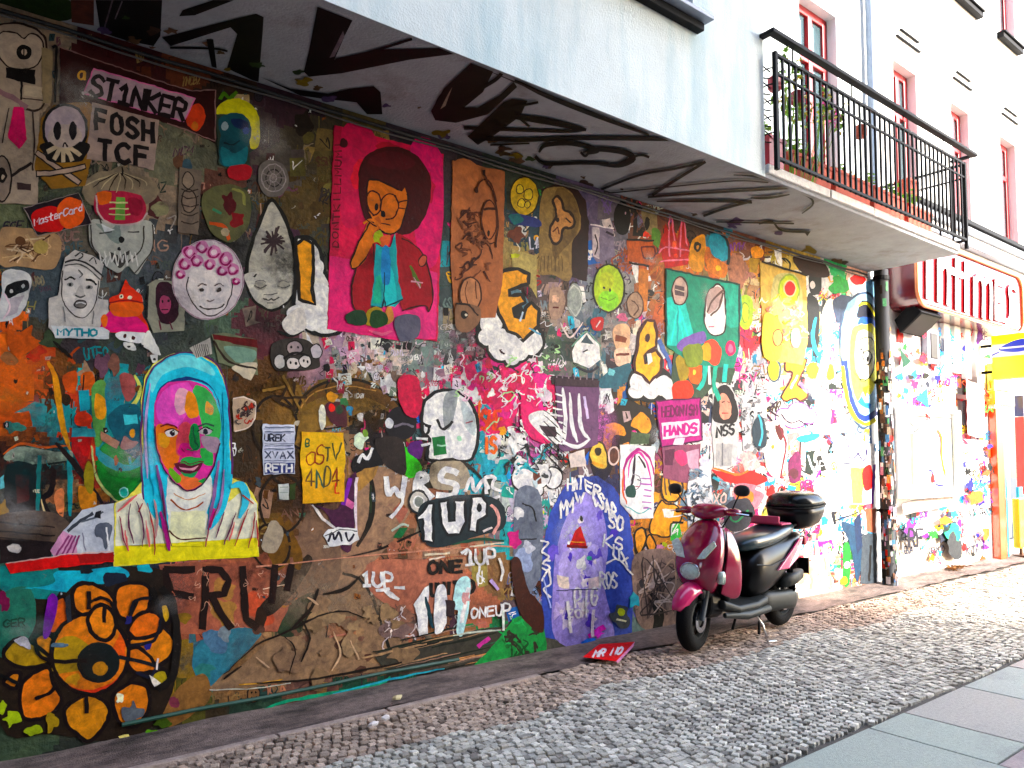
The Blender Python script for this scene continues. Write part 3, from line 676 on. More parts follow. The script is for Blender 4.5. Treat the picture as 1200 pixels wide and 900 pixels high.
a_.blob(1098, 594, 5, '#50a0c8', .8); a_.blob(1137, 583, 10, '#f08c14', .75); a_.T('NIER', (1130,537), (1152,536), 6, 6, '#404068', 1.1); a_.blob(1150, 625, 5, '#f08c60', 1.6)
a_.P([(1126,445),(1146,452),(1148,514),(1128,510)], '#f0e8f0') 
a_.P([(1050,590),(1110,578),(1112,592),(1052,603)], '#b0a8a4')  # cast shadow under the display case, put in as a grey strip
deepen(a_); tg = a_.build('marks_and_painted_shadow', 'paint', nb); tag(tg, kind='stuff')
a_ = Art(-.014, .0002, seed=32)   # lower grey skirting band, uneven edge
pts = [(1050, 672)]+[(1050+i*6, 640-rg.uniform(0, 14)-i*.9) for i in range(16)]+[(1150, 649)]
a_.P(pts, '#b0a8a0'); a_.build('worn_plinth', 'paint', nb)

# drainpipe
dp = empty('drainpipe', (9.40, -.12, 0)); tag(dp, 'drainpipe covered with stickers at the corner of the graffiti wall', 'drainpipe')
m_ = MB(); m_.tube([(0,.05,3.95),(0,.05,12)], .055, n=14); m_.build('upper_pipe', 'zinc', dp, smooth=True)
m_ = MB(); r2 = random.Random(4); 

m_.tube([(0,0,0),(0,0,3.93)], .085, '#1a1716', n=20)
pm = lambda a, z, o: ((.0855+o)*math.cos(a), (.0855+o)*math.sin(a), z)
lp_ = m_.build('lower_pipe', 'matte', dp, smooth=True)
A = Art(.0004, .00002, mp=pm, seed=66)
for k in range(420):
    a = A.rnd.uniform(math.pi*.85, math.pi*1.95); z = A.rnd.uniform(.03, 2.9 if A.rnd.random() < .93 else 3.8); h = A.rnd.uniform(.015, .06); w_ = h*A.rnd.uniform(5, 12)
    c = A.rnd.choice(['#1a1614','#2a2420','#3a2c28','#8a7a70','#dcd4d0','#6a4a40','#c83a28','#487850','#4a6a8a','#a88aa0','#f0ecec','#241c1c','#c07848','#ffffff'])
    if A.rnd.random() < .7: A.P([(a-w_/2, z-h), (a, z-h*1.1), (a+w_/2, z-h), (a+w_/2, z+h), (a, z+h*.9), (a-w_/2, z+h)], vary(c, .2, A.rnd))
    else: A.L([(a-w_/2, z), (a, z+h), (a+w_/3, z-h), (a+w_/2, z)], .012, c)
tag(A.build('pipe_stickers', 'paint', lp_), kind='stuff')
for z in (.9, 2.5, 3.8):
    m_ = MB(); m_.tube([(0,0,z),(0,0,z+.05)], .096, n=18); m_.box(-.015, .015, .08, .13, z+.01, z+.04); m_.build('pipe_clamp', 'iron', dp)

# dry leaves and litter on the ground
t = MB(); rg = random.Random(12)
gx, gy, _ = G(1085, 668)
for k in range(70):
    x, y = 11.3+rg.gauss(0, .13), -.12+rg.gauss(0, .05); z = .03+abs(rg.gauss(0, .03)); a = rg.uniform(0, 6.28); s = rg.uniform(.03, .06)
    t.poly([(x+s*math.cos(a), y+s*math.sin(a), z), (x-s*.5*math.sin(a), y+s*.5*math.cos(a), z+rg.uniform(0,.03)), (x-s*math.cos(a), y-s*math.sin(a), z+.01), (x+s*.5*math.sin(a), y-s*.5*math.cos(a), z+rg.uniform(0,.02))])
tag(t.build('leaf_pile', 'dryleaf'), 'heap of dry brown leaves at the foot of the shop wall', 'leaves')
def gmap(x, y, o): 
    p = G(x, y, .035+o); return (p[0], p[1], p[2])
a_ = Art(.004, .0006, mp=gmap)
a_.P([(683,770),(702,755),(744,752),(722,775)], '#e0142c', skirt=False); a_.P([(722,775),(744,752),(742,758),(724,777)], '#f0a0c0')
a_.T('NIKE', (697,770), (728,764), 9, 9, '#fbe8ee', 2.6, slant=.6) if False else a_.T('MR NO', (694,770), (728,766), 8, 8, '#fbe8ee', 2.3, slant=.5)
tag(a_.build('leaflet', 'paper'), 'red leaflet with white lettering lying at the foot of the wall', 'leaflet')
for k, (px, py, lb, c) in enumerate(((437,858,'small white paper scrap on the dirty strip, left of two','#d8d0cc'),(452,850,'small white paper scrap on the dirty strip, right of two','#d8d0cc'),(465,826,'tiny yellowish cigarette end by the pale edging stones','#c8b88a'),(148,868,'white crumpled scrap under the orange flower painting','#e8e4dc'))):
    x, y, _ = G(px, py); m_ = MB(); r2 = random.Random(k)
    p = [(x+.03*math.cos(q)*r2.uniform(.6,1.3), y+.016*math.sin(q), .05+r2.uniform(-.008,.008)) for q in [i*1.05 for i in range(6)]]
    q_ = (x, y, .062)
    m_.faces(p+[q_]+[(a,b,c_-.012) for a,b,c_ in p], [(i,(i+1)%6,6) for i in range(6)]+[(i,(i+1)%6,7+(i+1)%6,7+i) for i in range(6)]+[tuple(range(7,13))], c)
    tag(m_.build('paper_scrap', 'matte'), lb, 'litter', 'litter along the wall')

# opposite side of the street (behind the camera): the house whose shade lies over the left of the scene
ob = empty('opposite_building', (0, 0, 0)); tag(ob, 'long ochre apartment house across the street', 'building')
mb = MB(); wl = [(-28+i*2.6, -27+i*2.6, z, z+1.7) for i in range(18) for z in (1.4, 4.6, 7.8, 11)]
XO = 12.6; YO = -11.0
wl = [w for w in wl if w[1] < XO-.5][::2]
holed(mb, -30, XO, -.13, 17.5, YO, wl, -.25); mb.poly([(XO,YO,-.13),(XO,-24,-.13),(XO,-24,17.5),(XO,YO,17.5)]); mb.poly([(-30,YO,17.5),(XO,YO,17.5),(XO,-24,17.5),(-30,-24,17.5)])
mb.build('wall', 'oppos', ob)
for a, b, d, e in wl:
    mb = MB(); mb.box(a, b, YO-.27, YO-.2, d, e); mb.build('window', 'glass', ob)

eb = empty('added_end_building', (0, 0, 0)); tag(eb, 'unseen dark brown house added at the left to keep skylight off the wall', 'building')  # unseen house, added to cut the skylight on the left of the wall
mb = MB(); wl = [(-9.5+i*2.4, -8.3+i*2.4, z, z+1.7) for i in range(0) for z in (1.4,)]
mb.box(-14, -6.2, -9.4, -1.2, -.13, 15.5); mb.build('wall', 'oppos', eb)
for z in (1.4, 4.6, 7.8, 11):
    for y in (-8.4, -6.2, -4.0):
        mb = MB(); mb.box(-6.24, -6.17, y, y+1.1, z, z+1.7); mb.build('window', 'glass', eb)
# ================================================================== THE GRAFFITI WALL
gw = empty('graffiti_wall', (0, 0, 0)); tag(gw, 'long street wall covered in layers of graffiti under the overhanging house', 'wall')
ZN = '''30 70 8a7a6a|150 75 3a1215|220 75 5a3020|260 110 302018|320 120 33202a|350 160 3a3428|300 150 40363a|370 170 5a5030|330 190 4a4440|240 170 5a5a4a|215 200 6a6a58|200 230 8a7a6a|250 220 5a3a30
60 220 4a5040|20 250 5a6048|60 330 3f4a52|140 320 4a5458|110 270 555048|190 300 4a5055|190 350 454c50|270 260 3a3a36|260 400 4c6050|300 400 5a3038|40 400 3c3a30|100 405 3a3438|170 410 384038|375 300 3a3a30|355 250 504020
240 400 485048|280 300 3c3c3c|350 330 4a4a44|20 400 d86a18|60 420 c05018|20 440 e07020|40 470 c86020|15 470 d8701c|90 430 604020|70 460 30200c|100 470 c04a1c|120 460 2f8f95|135 480 307a80|45 480 3c9aa0|100 500 d04a20|90 490 38909a
30 510 8a4a28|80 520 2c7c80|20 540 4a1c14|50 560 3a1810|95 550 b04020|130 540 118030|150 550 0f8a3a|140 510 3aa0a0|70 580 c08a60|100 580 b07020|20 600 4a4a40|60 610 5a5048|110 600 333330|20 640 2a1e1c
300 440 5a3a1c|320 470 6a4a20|290 500 3a2a18|340 470 7a5a2c|400 460 8a6a3a|430 470 7a5028|320 590 5a3a16|330 560 4a3018|310 620 705020|350 620 5c3c20|360 600 7a5a4a|420 560 8a6850|440 620 6a5038|470 600 9a6a50|480 540 2a2418|455 500 201c20
450 580 a07060|500 650 b07860|420 660 a87058|360 650 8a6450|300 670 a0604a|230 690 b06a58|200 700 a85c48|300 710 b86048|330 700 c07048|250 740 4a7080|240 770 3a8090|210 770 907020|280 790 806040|330 760 8a6c50|400 720 907860|380 780 6a4a40
350 720 4a4a38|430 760 604a40|470 740 806058|440 700 a07060|480 780 2a3028|520 760 9a6a4a|560 700 a86850|540 640 a88068|590 680 806040|610 690 401c10|620 740 0a7a38|590 750 1a8048|560 780 806070|610 720 5a4a50|640 730 6a6a60|640 770 4a4a44
10 680 2a6a60|20 720 2f6a58|10 780 301c10|30 850 3a4a38|10 830 5a7010|120 870 2a302a|180 850 2c2a20|220 830 4a4a20|100 680 202428|60 680 1e8890|170 680 202838|250 850 3a3020|300 830 2a4438|400 815 1c4838|470 800 205040|540 790 4a5048|600 775 3a4a3a
420 410 c8b0b0|450 420 d8c8c0|480 420 7a8080|500 400 707a78|540 420 a0808a|380 420 a08090|520 300 38484a|520 220 3a3038|560 440 d81868|590 430 e02078|610 460 d03080|600 490 b03070|480 460 c01850|500 480 c02060|450 450 8a7060|560 520 40a0b0|580 540 30a8c0|600 530 d0d0d0
630 520 c060a0|640 480 c82868|620 560 f0f0f0|610 600 b0b0b0|620 640 707078|625 690 6a7aa0|600 620 30a0a8|640 400 4a5a50|660 420 5a6058|640 350 5a4a48|650 370 9a8a80|680 360 808890|700 280 6a6078|720 260 6a6878|690 240 5a5070|610 220 303a30|610 260 203848|600 300 a08a58
735 240 1a1418|750 260 6a4030|760 230 806850|780 240 503028|800 240 584038|830 260 40302a|750 300 a0502a|750 350 a06038|735 350 888888|700 370 707880|690 440 70706a|720 430 3a6070|730 390 8a8080|820 300 c07018|840 285 3a8098|840 310 c06818|870 290 805040
865 310 a07060|880 300 c08018|895 310 a08020|880 340 c0a880|870 370 a0c040|875 400 c04050|890 420 b0b0c0|700 480 604058|680 470 806880|660 480 e8e8f0|660 520 e0e0e8|640 500 303030|650 540 807070|700 465 e0e0f0|720 480 302010|750 500 302818|740 480 c08018
710 510 d09018|700 540 503020|800 540 904868|830 500 d0c0c0|830 540 e8e8ee|820 580 7090a0|800 570 d09018|790 600 e09a10|760 630 c08008|770 660 907060|750 680 908078|780 690 807470|770 720 605a58|745 735 607878|860 480 303038|880 460 c8c8d0|900 500 e8e8ee
860 520 d0d0d4|880 560 e84a20|870 590 606870|880 620 e0b0b0|900 600 f0f0f4|920 520 c8a0a0|920 480 f4f0e8|950 500 f4f4f4|960 540 f0f0f8|980 460 e8ecf0|960 420 d8d890|930 330 c8b060|910 340 d0b050|940 370 d0c090|950 350 202428|955 400 3aa0b0|970 340 c8c8cc
985 330 30b068|1000 330 e8c0b0|1010 340 d8e8f0|1010 380 4a6078|1000 420 e0e8a0|1015 520 6080b0|990 560 f0f0f0|1005 580 f0e060|1020 580 c05060|980 600 f4f4f4|1000 620 3878a0|980 640 e0c0b0|960 660 e0a090|990 660 208040|1010 650 708090|940 660 a8a8a0
970 680 f0c8b0|1020 660 404850|1000 680 806050|1022 400 a8c8e0|1024 500 88a0c8|900 680 706860|860 690 605850|700 560 303050|680 700 6a68c0|720 700 6870b0'''
ZN = [(float(a), float(b), '#'+c) for a, b, c in (q.split() for l in ZN.split('\n') for q in l.split('|'))]
def zcol(px, py):
    best = min(ZN, key=lambda q: (q[0]-px)**2+((q[1]-py))**2); return best[2]
mb = MB(); mb.box(-4, 9.3, .004, .3, -.1, ST-.002, '#5a5048')
nx, nz = 380, 157; x0, x1 = -.3, 9.3
vs = [(x0+(x1-x0)*i/nx, 0., .0+ST*j/nz-.002) for j in range(nz+1) for i in range(nx+1)]
b0 = len(mb.v); mb.v += vs
for j in range(nz):
    for i in range(nx):
        X = x0+(x1-x0)*(i+.5)/nx; Z = ST*(j+.5)/nz
        wx = noise.noise((X*2.1, Z*2.1, 1.3))*.16+noise.noise((X*8, Z*8, 5))*.06; wz = noise.noise((X*2.1, Z*2.1, 8.3))*.16+noise.noise((X*8, Z*8, 2))*.06
        px, py = proj(X+wx, 0, Z+wz)
        c = zcol(px, py)
        k = 1+.22*noise.noise((X*5, Z*5, 4))+.12*noise.noise((X*23, Z*23, 6))
        a = b0+j*(nx+1)+i; mb.f.append((a, a+1, a+nx+2, a+nx+1)); mb.c.append(tuple(min(.82, q*k) for q in hx(c)))
mb.poly([(-4, 0, -.1), (x0, 0, -.1), (x0, 0, ST), (-4, 0, ST)], '#3a3028')
mb.build('painted_masonry', 'wallpaint', gw)
mb = MB(); r_ = random.Random(3)         # cable and dirty ledge along the top
mb.tube([(-.5+i*.25, -.02-.006*math.sin(i*1.7), ST-.045-.012*abs(math.sin(i*.9))) for i in range(40)], .011, '#14110f', n=6)
mb.tube([(-.5+i*.25, -.03, ST-.075-.02*abs(math.sin(i*.6+1))) for i in range(40)], .006, '#4a4644', n=6)
mb.build('cable', 'matte', gw)
mb = MB(); mb.tube([(.9+i*.2, -.02-.004*math.sin(i*2.3), .115+.004*math.sin(i)) for i in range(12)], .012, '#1a4a3c', n=6); mb.build('base_cable', 'matte', gw)

def mural(name, art, label=None, kind=None, m='paint'):
    if name in ('right_end_figures', 'teal_black_swirl', 'round_eyed_painting', 'yellow_letter_z'): deepen(art)
    o = art.build(name, m, gw); tag(o, label=label, kind=kind); return o

# ---- background clutter: tags, scraps of torn paper and blots, thousands of layers nobody could count
def near_col(px, py, a=.3, rnd=random):
    k = rnd.random()
    return vary(zcol(px+rnd.gauss(0, 14), py+rnd.gauss(0, 14)), a, rnd)
BR = ['#f4f4f4','#ffffff','#101010','#e02078','#20a8b8','#f0a018','#2860b0','#c02028','#40a048','#8a50a8','#181818','#e8e0d0']
DK = ['#6a5a50','#857468','#201816','#4a2a28','#2c3830','#8a7a4a','#a88a70','#302830','#5a3a4a','#3a5058']
def clutter(n, x0, x1, y0, y1, sd, pal, pb, rmin, rmax, base=.0008):
    r2 = random.Random(sd); A = Art(base, .00012, seed=sd)
    for k in range(n):
        px, py = r2.uniform(x0, x1), r2.uniform(y0, y1)
        X, _, Z = W(px, py)
        if not (.02 < Z < ST-.06 and X < 9.2): continue
        c = vary(r2.choice(pal), .25, r2) if r2.random() < pb else near_col(px, py, .3, r2)
        r = r2.uniform(rmin, rmax); t = r2.random(); A.o = base*.13+r2.random()*.001
        if px > 880 and min(c) < .5: c = tuple(q**1.5*1.1 for q in c)
        if t < .13: A.blob(px, py, r, c, r2.uniform(.7, 1.8), k=r2.randint(7, 11), rough=.45)
        elif t < .38:
            a = r2.uniform(-.3, .3); w_ = r*r2.uniform(.7, 1.2); h_ = r*r2.uniform(.9, 1.9); ca, sa = math.cos(a), math.sin(a)
            q = [(px+u*w_*ca-v*h_*sa, py+u*w_*sa+v*h_*ca) for u, v in ((-1,-1),(1+r2.uniform(-.3,.2),-1),(1,1+r2.uniform(-.4,.1)),(-1,1))]
            A.P(q, c); d_ = near_col(px, py, .6, r2) if r2.random() < .5 else hx(r2.choice(['#141414','#f2f2f2']))
            for m_ in range(r2.randint(1, 3)): A.L([(px+r2.uniform(-.7,.7)*w_, py+r2.uniform(-.8,.8)*h_) for _ in range(4)], max(.5, r*.14), d_)
        elif t < .66:
            p = [(px, py)]
            for m_ in range(r2.randint(3, 7)): p.append((p[-1][0]+r2.uniform(-r,r)*1.1, p[-1][1]+r2.uniform(-r,r)*1.3))
            A.L(p, r*r2.uniform(.12, .3), c, taper=r2.random() < .4)
        elif t < .68:
            A.EO(px, py, r*.7, r*.9, c, '#181414', max(.5, r*.12)); A.E(px-r*.25, py-r*.15, r*.12, r*.15, '#111'); A.E(px+r*.25, py-r*.15, r*.12, r*.15, '#111'); A.L([(px-r*.3, py+r*.35), (px, py+r*.5), (px+r*.3, py+r*.35)], max(.4, r*.1), '#111')
        elif t < .91:
            s_ = ''.join(r2.choice('ABCDEFGHJKLMNOPRSTUVWXYZ1457') for _ in range(r2.randint(2, 5)))
            A.T(s_, (px-r*1.3, py), (px+r*1.6, py-r*.3), r*1.3, r*1.2, c, max(.7, r*.2), slant=r2.uniform(-.2,.3), jit=r*.08)
        else: A.L([(px, py), (px+r2.uniform(-1,1), py+r*r2.uniform(2, 5))], r*.14, c, sm=False)
    return A
mural('small_tags', clutter(1000, -90, 560, 20, 420, 41, DK, .35, 3, 10, .0008), kind='stuff')
mural('old_paint_marks', clutter(900, -90, 640, 420, 830, 42, DK+['#b07058','#2a8a80'], .22, 3, 11, .0010), kind='stuff')
mural('paste_up_scraps', clutter(620, 380, 800, 210, 560, 43, BR+DK, .25, 3, 11, .0012), kind='stuff')
mural('layered_stickers', clutter(1150, 600, 1026, 260, 720, 44, BR+DK+['#f4f4f4']*7, .36, 2.5, 10, .0014), kind='stuff')
mural('scribbled_tags', clutter(420, 800, 1026, 400, 690, 45, ['#ffffff','#f4f4f4','#e02890','#40b0d0','#101418','#e0b0a8','#384058'], .7, 3, 9, .010), kind='stuff')
mural('marks_under_girl_poster', clutter(240, 380, 560, 385, 460, 46, ['#e8e0dc','#ffffff','#c82858','#788480','#2a2a2c','#d0b0b8'], .7, 2.5, 7, .009), kind='stuff')

# ---- large painted pieces ------------------------------------------------------------------------------------
# brown dog-like figure and brown ground
A = Art(.0125, .0001, seed=1)
A.P([(186,662),(340,650),(420,600),(430,640),(345,690),(300,745),(200,742)], '#b06850', sm=False)
A.P([(188,664),(305,658),(345,690),(330,740),(196,742)], '#a96450'); A.blob(262, 690, 12, '#b4824e', 1.); A.blob(262, 718, 14, '#a87c48', 1.3); A.blob(215, 724, 10, '#8e7030', .8); A.blob(305, 712, 16, '#c05a44', 1.1); A.blob(330, 700, 9, '#b87a38', 1.2)
A.P([(245,800),(252,810),(330,800),(420,790),(470,782),(478,750),(455,700),(432,672),(400,680),(372,690),(352,722),(322,745),(282,780)], '#8b7058', sm=True)
A.P([(440,540),(470,545),(488,560),(480,600),(455,640),(425,670),(400,700),(380,680),(400,640),(412,600),(418,560)], '#a08068', sm=True)
A.P([(360,600),(385,610),(400,650),(392,690),(360,705),(340,690),(345,650)], '#7d6250', sm=True)
A.P([(400,460),(345,490),(345,520),(380,500),(450,480),(480,520),(470,470),(430,445)], '#8a6a38', sm=True)
A.P([(346,480),(362,455),(400,444),(440,450),(468,470),(480,495),(440,470),(400,460),(370,468)], '#6a4a28', sm=True)
A.L([(346,486),(358,462),(385,447),(420,446),(450,458),(472,482),(480,505)], 3.4, '#17110c')
A.L([(350,482),(366,462),(400,452),(440,458)], 1.4, '#c89858')
A.P([(345,705),(370,695),(372,720),(345,745),(325,740)], '#2c3a28', sm=True); A.blob(335, 700, 11, '#6a4e44', .8); A.L([(320,690),(335,684),(348,696),(338,706),(328,700)], 2, '#3a2a26')
A.P([(302,715),(350,660),(362,650),(364,664),(340,700),(315,722)], '#20140c', sm=True); A.P([(302,712),(296,748),(306,740),(312,722)], '#2a1a10', sm=True)
A.L([(402,672),(420,678),(436,700),(446,730),(456,760)], 3.2, '#1c1a16'); A.L([(300,650),(240,795)], .1, '#1c1a16')
A.P([(252,745),(282,735),(304,740),(300,752),(262,790),(240,806),(225,780),(232,755)], '#3c7688', sm=True); A.blob(252, 752, 13, '#52728e', 1.); A.blob(240, 785, 10, '#3a7a74', .8); A.blob(263,742,8,'#7a868e',1.2)
A.P([(215,800),(240,790),(245,820),(205,850),(190,845),(196,825)], '#86603a', sm=True); A.blob(205, 822, 6, '#7a3848', 1.)
for k in range(16): A.blob(330+A.rnd.uniform(-30,120), 760+A.rnd.uniform(-30,28), A.rnd.uniform(3,9), A.rnd.choice(['#6a4a3c','#54382e','#7c5848','#9a7a5c']), .7)
A.P([(380,722),(418,722),(416,748),(382,744)], '#9c6a50'); A.L([(382,722),(400,734),(418,730)], 2.6, '#c87860'); A.L([(384,730),(382,746)], 1.5, '#2a1a18'); A.L([(386,746),(412,742)], 2, '#c07a68')
A.L([(432,552),(437,580),(432,615),(418,640)], 7, '#1a1610', taper=True); A.L([(434,570),(434,600)], 3, '#24301c')
A.L([(395,655),(440,645),(480,628),(520,610)], 3, '#1b120e', taper=True); A.P([(415,560),(425,545),(442,538),(440,556),(420,575)], '#a8804c', sm=True)
A.blob(470,600,9,'#a86858',1.2); A.blob(462,640,7,'#b87860',.8); A.blob(335,640,20,'#6b4a20',1.4)
for x,y,rx,ry in ((322,500,26,36),(330,590,26,34),(318,640,22,26),(338,545,22,24)): A.L([(x+rx*math.cos(t), y+ry*math.sin(t)) for t in [k*.55 for k in range(12)]], 3, '#21160c', sm=True)
for k in range(10): A.L([(300+A.rnd.uniform(0,50), 450+A.rnd.uniform(-20,20)), (310+A.rnd.uniform(0,50), 470+A.rnd.uniform(-20,20))], 3, A.rnd.choice(['#8a6a38','#34220f','#9c7840']))
A.P([(318,610),(330,618),(330,634),(320,648),(306,640)], '#a89a86', sm=True); A.L([(308,690),(340,684)], 1.2, '#e8c8b0'); A.L([(300,664),(520,643),(600,640)], 1.6, '#d0947c'); A.L([(450,660),(560,650)], 1., '#a8604c')
A.P([(430,662),(470,655),(520,660),(560,690),(500,720),(440,700)], '#b0705c', sm=True); A.blob(470,720,16,'#8c6454',.8); A.blob(465,738,18,'#76605c',.6)
for k in range(16): A.squig(430+A.rnd.uniform(0,60), 720+A.rnd.uniform(0,35), 6, 1.4, A.rnd.choice(['#e8dcd8','#c8b8b8','#5a4440']))
A.P([(440,765),(520,745),(600,735),(600,770),(540,782),(470,790)], '#3a3830', sm=True); 
for k in range(26): 
    y = A.rnd.uniform(745, 795); x = A.rnd.uniform(420, 560); A.L([(x, y), (x+40, y-9), (x+75, y-17)], A.rnd.uniform(1, 3), A.rnd.choice(['#1a2018','#2e5c44','#a88868','#c89060','#141412','#5a5048','#9a7a6a']), taper=True)
A.L([(302,834),(330,823),(370,815),(410,808),(450,798),(456,793)], 4.5, '#1c9a74', taper=True); A.L([(390,812),(456,796),(520,783)], 2.4, '#48a8c0', taper=True); A.L([(480,800),(520,793),(545,786)], 4, '#6c8838', taper=True)
A.L([(560,757),(572,748)], 5, '#c04a98'); A.P([(556,780),(572,762),(590,740),(606,722),(634,728),(637,770),(600,776)], '#0d8e44', sm=True)
for k in range(16): A.squig(A.rnd.uniform(585,628), A.rnd.uniform(732,765), 8, 3, A.rnd.choice(['#064a22','#14a858','#0a6a30','#2a2a20']))
A.P([(598,660),(608,655),(618,690),(634,710),(636,740),(622,735),(606,712)], '#3c1a12', sm=True)
A.L([(245,808),(300,806),(340,800)], 1.2, '#c8c8b8'); A.L([(280,802),(320,798),(330,795)], 1.5, '#c09048')
r3 = random.Random(8)
for k in range(46):
    x, y = r3.uniform(250, 478), r3.uniform(665, 798)
    if x < 330 or y < 695: continue
    A.blob(x, y, r3.uniform(6, 15), r3.choice(['#93795c','#7d6450','#8b7058','#957c60','#806850']), r3.uniform(.5, 1.1), rough=.5)
for q, w_ in (([(262,790),(300,756),(340,738),(372,722),(400,716),(428,724)],2.4),([(372,690),(364,712),(340,738)],4),([(300,800),(360,796),(420,786),(470,776)],3),([(352,725),(362,748),(352,775)],2.6),([(332,745),(345,760),(338,790)],1.6),([(420,676),(404,690),(378,696)],4),([(282,780),(262,795)],3)): A.L(q, w_, '#1c130d', taper=True)
for q in ([(390,740),(398,765),(388,786)],[(410,750),(420,772)],[(300,770),(315,782)],[(360,700),(372,708)]): A.L(q, 2.2, '#c8a888', taper=True)
mural('brown_animal_painting', A, 'large brown painting of a reclining dog-like animal')
# dark bird head under dome
A = Art(.031, .0004, seed=2)
A.P([(452,492),(462,478),(480,478),(488,495),(484,510),(470,515),(455,510)], '#17141a', sm=True); A.L([(462,500),(474,497),(484,500)], 2.5, '#77707c'); A.E(456,496,5,6,'#e8f0f4'); A.P([(461,521),(470,520),(494,547),(482,560),(472,552)], '#45c818', sm=True)
A.P([(412,540),(425,530),(440,524),(452,532),(448,545),(430,548),(415,555)], '#151316', sm=True); A.L([(420,541),(424,533),(430,538),(436,526)], 3.5, '#f0f0f4'); A.blob(422,516,8,'#d8e8d0',1.1); A.E(428,508,3,5,'#80a848')
A.P([(380,476),(390,470),(404,476),(406,500),(392,498),(384,490)], '#4a2030', sm=True); A.blob(390,466,7,'#e8a020',.8); A.blob(403,470,5,'#1e7a4a',1.); A.E(388,478,4,5,'#e02838'); A.E(397,480,4,5,'#204a38')
A.P([(374,478),(380,476),(381,500),(375,502)], '#efe8d4', sm=True); A.L([(380,503),(400,500)],1.6,'#111'); A.P([(440,515),(470,515),(475,555),(455,548),(445,535)], '#2a2220', sm=True); A.P([(480,520),(495,518),(492,538),(478,530)], '#5a2870', sm=True)
A.L([(459,622),(470,615),(478,616)], 2.5, '#c8d8c8'); A.P([(460,630),(468,618),(478,618),(470,630)], '#1c6a3c')
A.P([(370,592),(384,604),(398,640),(412,640),(418,560),(410,560),(395,596)], '#46203c', sm=True); A.L([(366,592),(378,608),(392,618)], 4, '#e4dcd8', taper=True); A.L([(395,580),(412,592)], 8, '#d070a0'); A.L([(410,562),(402,590)], 5, '#7838a0'); A.L([(418,560),(416,585),(418,632)], 3, '#f0dce4')
mural('dark_bird_painting', A, 'black bird head with one pale eye and a bright green beak')
# FRU letters
A = Art(.030, .0004, seed=3)
for q in ([(194,668),(196,686),(194,735)],[(194,667),(212,668),(226,667)],[(196,694),(224,699)],[(241,666),(240,700),(237,735)],[(243,667),(258,668),(268,680),(262,696),(244,698)],[(248,700),(258,718),(270,735)],[(284,666),(286,700),(288,725),(300,735)],[(322,664),(320,690),(318,705)],[(341,663),(336,690)]):
    A.L(q, 8.5, '#1c0c08', sm=False)
for k in range(10): A.squig(200+A.rnd.uniform(0,120), 670+A.rnd.uniform(0,60), 5, .8, '#d8a890')
mural('painted_letters', A, 'dark brown letters FRU on a reddish patch below the hooded portrait')
# flower
A = Art(.030, .0004, seed=4)
A.P([(0,690),(30,668),(120,664),(190,668),(205,700),(212,750),(205,800),(180,850),(130,868),(60,860),(0,850)], '#241a12', sm=True)
A.P([(0,664),(60,660),(70,680),(64,700),(30,700),(0,690)], '#1e7f7c', sm=True); A.P([(0,700),(36,690),(38,740),(0,770)], '#2f6f5c', sm=True); A.P([(24,690),(62,684),(64,670),(100,668),(140,664),(150,676),(120,684),(90,682),(60,712),(40,690)], '#2aaec4', sm=True)
A.blob(100,668,9,'#1a1d22',.6); A.blob(135,678,12,'#1b2232',.7); A.blob(5,705,6,'#7a2048',2.2); A.T('GER', (3,735),(30,733), 8,8,'#174030',2); A.blob(170,665,8,'#2ab0c0',.6)
OR = ['#f07c1a','#ee8a20','#e56a14','#dc8c1c','#c8801a']
def petal(pts, c): A.P(pts, c, sm=True); A.L(pts, 4.8, '#14090a', closed=True)
petal([(134,700),(140,686),(160,683),(174,688),(176,704),(170,718),(150,726),(138,720)], '#f6821c')
petal([(88,688),(108,684),(130,696),(134,712),(120,728),(100,722),(86,712)], '#f0861c')
petal([(50,728),(60,706),(76,700),(82,722),(74,738),(58,742)], '#ea6f1c'); petal([(40,750),(50,742),(62,748),(64,764),(58,776),(44,770)], '#d88c20')
petal([(4,765),(20,748),(40,755),(60,774),(36,782),(14,778)], '#b08c24'); petal([(4,800),(14,788),(24,790),(18,806)], '#c07818')
petal([(24,808),(34,792),(56,782),(62,800),(72,820),(60,836),(40,843),(26,838)], '#e07e1c')
petal([(76,830),(88,820),(104,814),(122,822),(128,836),(118,856),(104,868),(90,860),(78,848)], '#d08a20')
petal([(132,816),(142,806),(156,800),(172,806),(174,830),(160,850),(142,848),(134,834)], '#d27c1c')
petal([(150,752),(170,742),(190,735),(204,750),(200,768),(186,780),(170,782)], '#e08a1c'); petal([(150,738),(160,722),(178,716),(190,728),(184,742),(160,748)], '#f2781a')
petal([(148,764),(160,758),(176,770),(182,786),(160,788),(150,780)], '#e0801c'); petal([(176,790),(192,784),(198,796),(192,806),(178,804)], '#a89428'); petal([(186,712),(196,708),(200,724),(192,730)], '#c8a030')
A.E(105,766,46,48,'#e6861e'); A.P([(66,752),(84,745),(108,760),(108,780),(64,788),(62,770)], '#b8952c', sm=True); A.blob(85,795,10,'#d8a03a',.6); A.blob(140,758,8,'#f86828',2.)
A.P([(74,800),(100,813),(128,806),(142,790),(126,802),(98,808)], '#f0501c', sm=True)
A.L([(105+45*math.cos(k*.4), 766+47*math.sin(k*.4)) for k in range(16)], 5, '#14090a', closed=True)
A.E(115,776,25,24,'#101a1c'); A.E(117,783,9,8,'#c88a20'); A.L([(92,778),(98,792),(112,797)], 4, '#0c0c0c')
